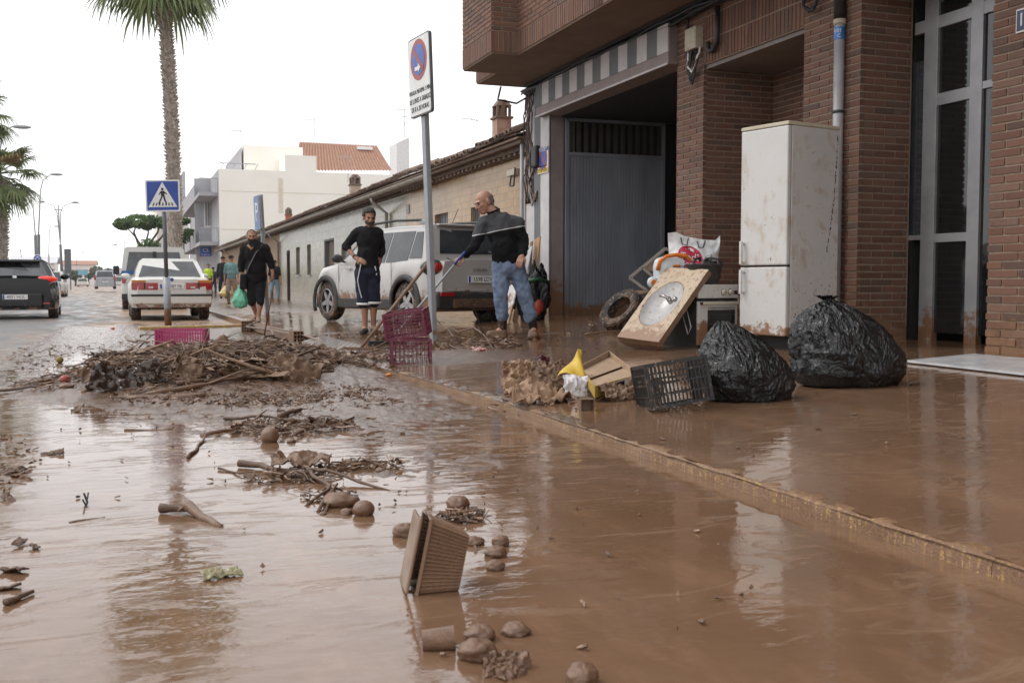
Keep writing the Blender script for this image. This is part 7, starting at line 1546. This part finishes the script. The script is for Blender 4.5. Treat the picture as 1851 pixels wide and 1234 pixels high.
SH = [((415, 668), .78, .30, (-12, 6, 8), 'long white-painted board warped across the top of the pile', pm('muddy_white_board', (.34, .23, .16), (.26, .16, .10), 5, .45, splash=.35), .03), ((375, 650), .42, .26, (25, -10, 30), 'rounded crumpled brown sheet behind the warped board', M_cardm, .07),
      ((355, 690), .34, .26, (55, 10, 60), 'triangular brown card standing left of the warped board', M_cardm, .04), ((210, 705), .36, .22, (45, 20, 20), 'black plastic sheet folded into points at the left of the pile', pm('dark_wet_plastic', (.055, .035, .025), rough=.18, splash=.25), .08), ((265, 690), .3, .2, (60, -20, -20), 'dark rolled plastic fold in the left middle of the pile', pm('dark_wet_plastic', (.055, .035, .025)), .07),
      ((525, 690), .42, .34, (45, 15, -20), 'big crumpled brown paper sack at the right of the pile', M_cardm, .10), ((565, 650), .5, .3, (15, 8, 30), 'flat muddy sheet on the right shoulder of the pile', M_cardm, .05), ((500, 652), .3, .14, (20, 5, 40), 'short plank piece tilted on the pile crest', M_cardm, .01),
      ((470, 690), .42, .09, (10, -4, -8), 'narrow plank at the right front of the pile', M_stick2, .01), ((310, 668), .3, .2, (35, 12, 10), 'crumpled brown wrapping at the pile centre left', M_cardm, .06), ((170, 690), .3, .16, (30, 5, 70), 'small folded card on the left slope of the pile', M_cardm, .05), ((440, 640), .36, .16, (8, -8, 50), 'brown board end on top of the pile', M_cardm, .015),
      ((545, 853), .24, .14, (8, 0, 10), 'flat leaf-like brown lump on the small raft of sticks', M_muddy, .04), ((865, 640), .14, .10, (15, 0, 20), 'red and white crumpled wrapper on the pavement twig heap', pm('red_white_wrap', (.6, .5, .48), (.45, .05, .04), 14, .4, splash=.2), .04), ((690, 655), .26, .14, (12, 0, 10), 'brown rag lying in front of the bottom crate', M_muddy, .05), ((790, 640), .3, .2, (30, 0, 30), 'dead leaves and card piled against the crates', M_cardm, .07), ((690, 618), .2, .2, (60, 10, 30), 'muddy cloth hanging on the left of the crates', M_muddy, .06)]
for i, ((px, py), w, h, r, l, m_, f) in enumerate(SH): sheet(l, onp(px, py, .045), w, h, tuple(R(a) for a in r[:2])+(R(r[2])-YAW,), m_, f, 40+i, 'debris_sheet', 'sheet', freq=2.6)
RB = random.Random(77)
for q in range(46):
    a = RB.uniform(0, 6.283); rr = math.sqrt(RB.random()); x, y = .68+math.cos(a)*rr*.85, 8.85+math.sin(a)*rr*.95; L = RB.uniform(.25, .75); an = RB.choice((RB.gauss(0, .45), RB.uniform(0, 3.14))); up = RB.uniform(-.03, .22) if q % 3 == 0 else RB.uniform(-.04, .06)
    p0 = V((x-math.cos(an)*L/2, y-math.sin(an)*L/2, 0)); p1 = V((x+math.cos(an)*L/2, y+math.sin(an)*L/2, 0)); p0.z = mud_z(p0.x, p0.y)+.02; p1.z = mud_z(p1.x, p1.y)+.03+max(up, 0)
    mid_ = mud_z(x, y)+.05; s_ = max(0, mid_-(p0.z+p1.z)/2); p0.z += s_; p1.z += s_
    stick('muddy branch tangled among others in the big debris pile', p0, p1, RB.uniform(.006, .019), RB.choice((M_stick, M_stick, M_reed)), 'branch', 'loose branches of the big debris pile', .06, 2, 'branch')
# fine litter: twigs, stalks and leaves that nobody could count
def litter(label, areas, seed):
    rn = random.Random(seed); m = MB()
    for cx, cy, rx, ry, n, L0, up in areas:
        for _ in range(n):
            a, r = rn.uniform(0, 6.283), math.sqrt(rn.random()); x, y = cx+math.cos(a)*r*rx, cy+math.sin(a)*r*ry; z = gz_(x, y)+rn.random()**2*up; an = rn.uniform(0, 6.283); L = L0*rn.uniform(.3, 1.3); d = V((math.cos(an), math.sin(an), rn.gauss(0, .22)))*L; q = V((x, y, z+.006))
            if rn.random() < .62:
                rr = rn.uniform(.0018, .006); m.tube([q-d/2, q+V((rn.gauss(0, .1)*L, rn.gauss(0, .1)*L, rn.uniform(0, .05)*L)), q+d/2], [rr, rr, rr*.5], 4)
            else:
                s_ = V((-d.y, d.x, rn.gauss(0, .5)*L)).normalized()*L*rn.uniform(.12, .3); m.add([q-d/3, q+s_*.5+V((0, 0, .01)), q+d/3, q-s_*.5-V((0, 0, .004))], [(0, 1, 2), (0, 2, 3)])
    for q in range(len(m.m)//1): m.m[q] = 0
    k_ = 0
    for q, f_ in enumerate(m.f): m.m[q] = 1 if (f_[0]//12) % 3 == 0 else 0
    o = m.build('plant_litter', [M_stick, M_reed], None); return tag(o, label, 'litter', kind='stuff')
pc = onp(350, 670)
litter('tangle of muddy twigs and leaves over the big debris pile', [(.62, 8.9, .95, 1.05, 4600, .16, .12), (1.3, 9.7, .75, .85, 1400, .14, .11), (-.35, 8.6, .5, .5, 350, .13, .03), (.8, 7.5, .95, .55, 900, .07, .012), (1.1, 6.9, .6, .55, 700, .06, .012)], 1)
q1, q2, q3 = onp(530, 775), onp(540, 865), onp(655, 845); q4, q5 = onp(850, 628), onp(735, 645)
litter('small heaps of twigs floating in the road water', [(q1.x, q1.y, .33, .30, 300, .11, .03), (q2.x-.05, q2.y, .2, .12, 90, .09, .03), (q3.x, q3.y, .2, .12, 110, .07, .02), (onp(640, 905).x-.08, onp(640, 905).y+.1, .12, .1, 40, .05, .01), (onp(835, 940).x, onp(835, 940).y, .09, .06, 60, .06, .03)], 2)
litter('twigs and leaves heaped on the pavement around the crates', [(q4.x, q4.y, .55, .6, 500, .13, .09), (q5.x-.1, q5.y, .5, .4, 260, .11, .04), (2.5, 6.1, .5, .3, 90, .07, .02), (2.15, 9.6, .3, .7, 140, .1, .03)], 3)
litter('leaf scraps scattered over the mud at the left and far road', [(-.75, 4.9, .35, 1.2, 330, .05, .012), (-.6, 3.0, .25, .8, 50, .04, .01), (.3, 12.5, 1.6, 3.0, 500, .09, .015), (.6, 5.5, 1.2, 1.8, 60, .03, .004), (3.8, 5, 1.6, 2.5, 50, .035, .004), (3.6, 12, 1.8, 3, 260, .06, .01), (1.0, 3.2, .9, 1.2, 60, .02, .003)], 4)
# lumps and fruit coated in mud
def lump(label, px, py, r, sq=.8, seed=1, mat=None, name='mud_lump', rough=.17, sink=.25, cat='mud lump', sx=1.0):
    c = onp(px, py); k = F/depth(c); rr = r/k; t = MB().ell((0, 0, 0), (rr*sx, rr, rr*sq), nu=36, nv=24, fn=lambda p: 1+rough*fnoise(p, 1.5, 5, seed)).build(name, mat or M_muddy, None, smooth=True); t.location = c+V((0, rr*.6, rr*sq*(1-sink)-.004)); return tag(t, label, cat)
lump('round mud-coated ball beside the small twig heap', 489, 800, 16.5, 1, 1, rough=.02, name='mud_ball', cat='ball'); lump('smooth round mud ball in open water right of the pear-shaped lump', 660, 932, 20, .82, 2, rough=.03, name='mud_ball', cat='ball')
for a in ((618, 918, 26, .6, 3, 'pear-shaped mud lump left of the smooth ball', 1.3), (627, 931, 11, .7, 4, 'small pointed mud lump in front of the pear-shaped one', 1), (735, 973, 22, .75, 5, 'rough mud lump left of the ribbed tray', 1), (832, 920, 21, .7, 6, 'clod of mud behind the ribbed tray', 1), (858, 987, 20, .5, 7, 'flat mud lump leftmost of the row right of the tray', 1.1), (901, 1008, 21, .62, 8, 'wide mud lump in the middle of the row of four', 1), (908, 988, 16, .8, 9, 'rear mud lump of the row of four', 1), (899, 1032, 18, .65, 10, 'front mud lump of the row of four', 1),
          (868, 1195, 36, .62, 11, 'large bulging mud lump beside the cup', 1), (872, 1160, 28, .6, 12, 'mud lump just behind the large bulging one', 1), (937, 1153, 26, .62, 13, 'lone mud lump right of the bulging pair', 1), (1060, 1245, 30, .9, 14, 'mud lump cut by the bottom edge of the view', 1), (600, 893, 9, .7, 15, 'tiny mud lump behind the pear-shaped one', 1), (527, 800, 8, .6, 16, 'little mud clod right of the round ball', 1), (1378 // 2, 852, 9, .5, 17, 'small clod beside the right twig heap', 1), (585, 930, 7, .6, 18, 'smallest clod left of the pointed lump', 1), (1380, 0, 0, 0, 0, None, 1)):
    if a[5]: lump(a[5], a[0], a[1], a[2], a[3], a[4], sx=a[6])
lump('red ball at the left foot of the debris pile', 117, 692, 9.5, .9, 1, pm('red_ball', (.32, .05, .03), rough=.4, splash=.3), 'small_ball', .02, cat='ball'); lump('yellow-green fruit on the road left of the pile', 108, 656, 6.5, 1, 1, pm('green_fruit', (.28, .22, .06), rough=.5, splash=.3), 'fruit', .03, 0, 'fruit'); lump('brown pot-bellied lump beside the red ball', 120, 702, 8, .7, 3, sx=1.6)
lump('bright orange peel beside the kerb', 704, 679, 6, .5, 1, pm('orange_peel', (.75, .22, .03), rough=.4), 'orange_peel', .2, cat='peel'); lump('orange crumb on the road near the white sedan', 204, 595, 3.5, .7, 1, M_orange, 'fruit', .1, cat='fruit')
# ribbed food tray standing on its side, cup, ear of leaves
A, B = onp(742, 1062), onp(812, 1052); k = F/depth(A); tl = Wd(768, 930, depth(A)+.02); t = thing('food_tray', 'ribbed plastic food tray with lid standing on edge in the foreground water', 'tray'); y_ = (tl-A); Ht = y_.length; yv = y_.normalized(); xv = cf(.97, .20, .02); xv = (xv-yv*xv.dot(yv)).normalized(); zv = xv.cross(yv); Mt = Matrix((xv, yv, zv)).transposed().to_4x4(); Mt.translation = A; place(t, Mt)
M_tray = pm('muddy_tray', (.26, .16, .10), (.21, .125, .078), 8, .28, splash=.3); dp_ = .105; wz_ = .15
m = MB(); n = 17                                     # tapered ribbed body: base is at x = dp_
def tr(u, v):
    per = u*4; s_ = int(per) % 4; f = per-int(per); ins = .12*v; y0_, y1_ = Ht*.03+Ht*ins, Ht*.97-Ht*ins; z0_, z1_ = -wz_*(.5-ins*.8), wz_*(.5-ins*.8); rib = .0034*math.sin(f*n*2*math.pi)
    if s_ == 0: y, z = y0_+(y1_-y0_)*f, z0_-rib
    elif s_ == 1: y, z = y1_+rib, z0_+(z1_-z0_)*f
    elif s_ == 2: y, z = y1_+(y0_-y1_)*f, z1_+rib
    else: y, z = y0_-rib, z1_+(z0_-z1_)*f
    return (.012+v*dp_, y, z)
m.grid(tr, 4*n*6, 5, closed=True); m.add([tr(i/(4*n*6), 1) for i in range(4*n*6)], [tuple(range(4*n*6))]); m.build('ribbed_body', M_tray, t, auto=50)
m = MB(); m.tube([(.008, Ht*.0, -wz_*.53), (.008, Ht, -wz_*.53), (.008, Ht, wz_*.53), (.008, 0, wz_*.53), (.008, 0, -wz_*.53)], .0055, 6); m.build('rim', M_tray, t); m = MB(); m.bb((-.022, .004, -wz_*.5), (-.017, Ht-.004, wz_*.5)); m.build('lid', pm('lid_card', (.30, .22, .16), (.2, .13, .085), 12, .35, splash=.3), t, bevel=.002)
m = MB(); m.tube([(-.018, .002, -wz_*.52), (-.018, Ht-.002, -wz_*.52), (-.018, Ht-.002, wz_*.52), (-.018, .002, wz_*.52), (-.018, .002, -wz_*.52)], .004, 6); m.build('lid_rim', M_tray, t)
c = onp(768, 1182); k = F/depth(c); t = thing('plastic_cup', 'mud-coated plastic cup lying on its side in the foreground', 'cup', c+V((0, .02, .022)), (0, R(86), -YAW+R(6))); m = MB(); m.lathe([(.001, 0), (.024, 0), (.028, 60/k), (.030, 60/k), (.0265, 59/k), (.0225, .004)], 28, cap=False); m.build('beaker', M_muddy, t, smooth=True)
for i, (px, py, w, h, r, l) in enumerate(((925, 1215, .09, .07, (40, 10, 20), 'curled wet leaf right of the large bulging lump'), (900, 1222, .06, .05, (60, 0, -20), 'dark folded leaf in front of the large bulging lump'), (400, 1045, .10, .05, (12, 0, 10), 'thin pale plastic scrap under the water film in the left foreground'), (745, 1062, .05, .02, (8, 0, 0), 'green-black leaf under the ribbed tray corner'))):
    sheet(l, onp(px, py, .012), w, h, tuple(R(a) for a in r), M_muddy if i < 2 else pm('pale_scrap', (.3, .27, .15), rough=.3, splash=.4), .02, 70+i, 'wet_leaf' if i != 2 else 'plastic_scrap', 'leaf' if i != 2 else 'plastic')
m = MB(); rn = random.Random(4); b0 = onp(812, 940)
for q in range(16): a = rn.uniform(-.4, 2.9); L = rn.uniform(.035, .07); m.tube([b0, b0+V((math.cos(a)*L*.5, math.sin(a)*L*.4, .02+rn.random()*.01)), b0+V((math.cos(a)*L, math.sin(a)*L*.8, .004))], [.004, .006, .002], 5, flat=.5)
o = m.build('leaf_tuft', M_muddy, None, smooth=True); tag(o, 'star-shaped tuft of muddy leaves behind the ribbed tray', 'leaves')
m = MB()
for a, b, r_ in (((155, 920), (160, 905), .003), ((155, 912), (150, 918), .003), ((158, 908), (152, 906), .004)): m.tube([onp(*a, .0), onp(*b, .03)], r_, 5)
tag(m.build('sprig', M_grime, None), 'tiny black sprig standing in the left foreground water', 'twig')
LL = ['large curled leaf farthest right on the left mud bank', 'dark leaf at the left edge below the curled one', 'small leaf on the lower left shore', 'tiny leaf just right of the small shore leaf', 'split leaf at the left edge of the lower shore', 'lowest leaf on the left shore beside the broken twig', 'ragged leaf in the middle of the left mud bank', 'long leaf strip at the top of the left puddle', 'pale leaf floating at the left edge']
for i, (px, py, w) in enumerate(((95, 822, .10), (20, 855, .12), (35, 985, .06), (62, 992, .05), (22, 1035, .08), (12, 1068, .07), (40, 860, .08), (140, 742, .14), (15, 905, .07))):
    sheet(LL[i], onp(px, py, .008), w, w*.45, (R(12), R(-8+3*i), R(37*i)), M_stick, .02, 90+i, 'leaf', 'leaf', group='leaves on the left mud bank')
# ---- hollow bricks, end kerb, ribbed ramp
def hollow(label, c, rz, M_b):
    t = thing('hollow_brick', label, 'brick', c, rz); L, W2, H2 = .24, .12, .18; nx, nz = 3, 4; m = MB(); th = .012
    for i in range(nx+1): x = -W2/2+W2*i/nx; m.bb((x-th/2, -L/2, 0), (x+th/2, L/2, H2))
    for j in range(nz+1): z = H2*j/nz; m.bb((-W2/2, -L/2+.001, z-th/2), (W2/2, L/2-.001, z+th/2))
    m.build('clay_block', M_b, t); MB().bb((-W2/2+.01, -.02, .01), (W2/2-.01, .02, H2-.01)).build('hollow_core', M_grime, t)
M_hb = pm('hollow_clay', (.22, .13, .08), (.15, .09, .06), 8, .8, splash=.3)
hollow('hollow clay brick standing at the end of the yellow kerb', G(447, 600, road), -YAW, M_hb); hollow('hollow clay brick lying between the debris pile and the ribbed ramp', onp(536, 624), -YAW+R(25), M_hb)
a, b = G(250, 596, road), G(448, 591, road); t = thing('yellow_kerb', 'low yellow-painted kerb across the parking bay in front of the white sedan', 'kerb', a, world=True); M_yk = pm('worn_yellow_kerb', (.50, .34, .12), (.36, .25, .13), 6, .6, splash=.35)
for q in range(4): p, r_ = a.lerp(b, q/4+.004), a.lerp(b, (q+1)/4-.004); MB().bar(p+V((0, 0, .015)), r_+V((0, 0, .015)), .14, .08, (0, 0, 1)).build('kerb_stone', M_yk, t, bevel=.015)
t = thing('kerb_end', 'muddy kerb run joining the yellow kerb to the ribbed ramp', 'kerb', G(470, 600, road), world=True); pts = [G(450, 592, road), G(478, 602, road), G(520, 613, road), G(556, 622, road)]
for q in range(3): MB().bar(pts[q]+V((0, 0, .06)), pts[q+1]+V((0, 0, .06)), .22, .10).build('kerb_stone', M_cardm, t, bevel=.012)
t = thing('ribbed_ramp', 'wet ribbed grey ramp tiles at the dropped kerb beyond the pile', 'ramp', G(600, 630), world=True); M_rt = pm('wet_ribbed_tile', (.34, .31, .29), (.28, .23, .19), 6, .14, splash=.15)
A, B, C_, D_ = G(545, 622), G(640, 648), G(655, 630), G(585, 611)
for q in range(11):
    p0, p1, p2, p3 = A.lerp(B, (q+.06)/11), A.lerp(B, (q+.94)/11), D_.lerp(C_, (q+.94)/11), D_.lerp(C_, (q+.06)/11); m = MB(); up = V((0, 0, .035)); m.add([p0+up, p1+up, p2+up, p3+up, p0, p1, p2, p3], [(0, 1, 2, 3), (4, 7, 6, 5), (0, 4, 5, 1), (1, 5, 6, 2), (2, 6, 7, 3), (3, 7, 4, 0)]); m.build('ribbed_tile', M_rt, t)
# ================================================================ AIR
hz = MB().bb((-300, -60, -1.6), (300, 560, 24)); hm_ = bpy.data.materials.new('haze_air'); hm_.use_nodes = True; nt = hm_.node_tree; nt.nodes.clear()
oo = nt.nodes.new('ShaderNodeOutputMaterial'); pv = nt.nodes.new('ShaderNodeVolumePrincipled'); pv.inputs['Color'].default_value = (.95, .96, 1, 1); pv.inputs['Density'].default_value = .0003; pv.inputs['Anisotropy'].default_value = .3
nt.links.new(pv.outputs[0], oo.inputs['Volume']); tag(hz.build('haze', hm_, None), kind='stuff')
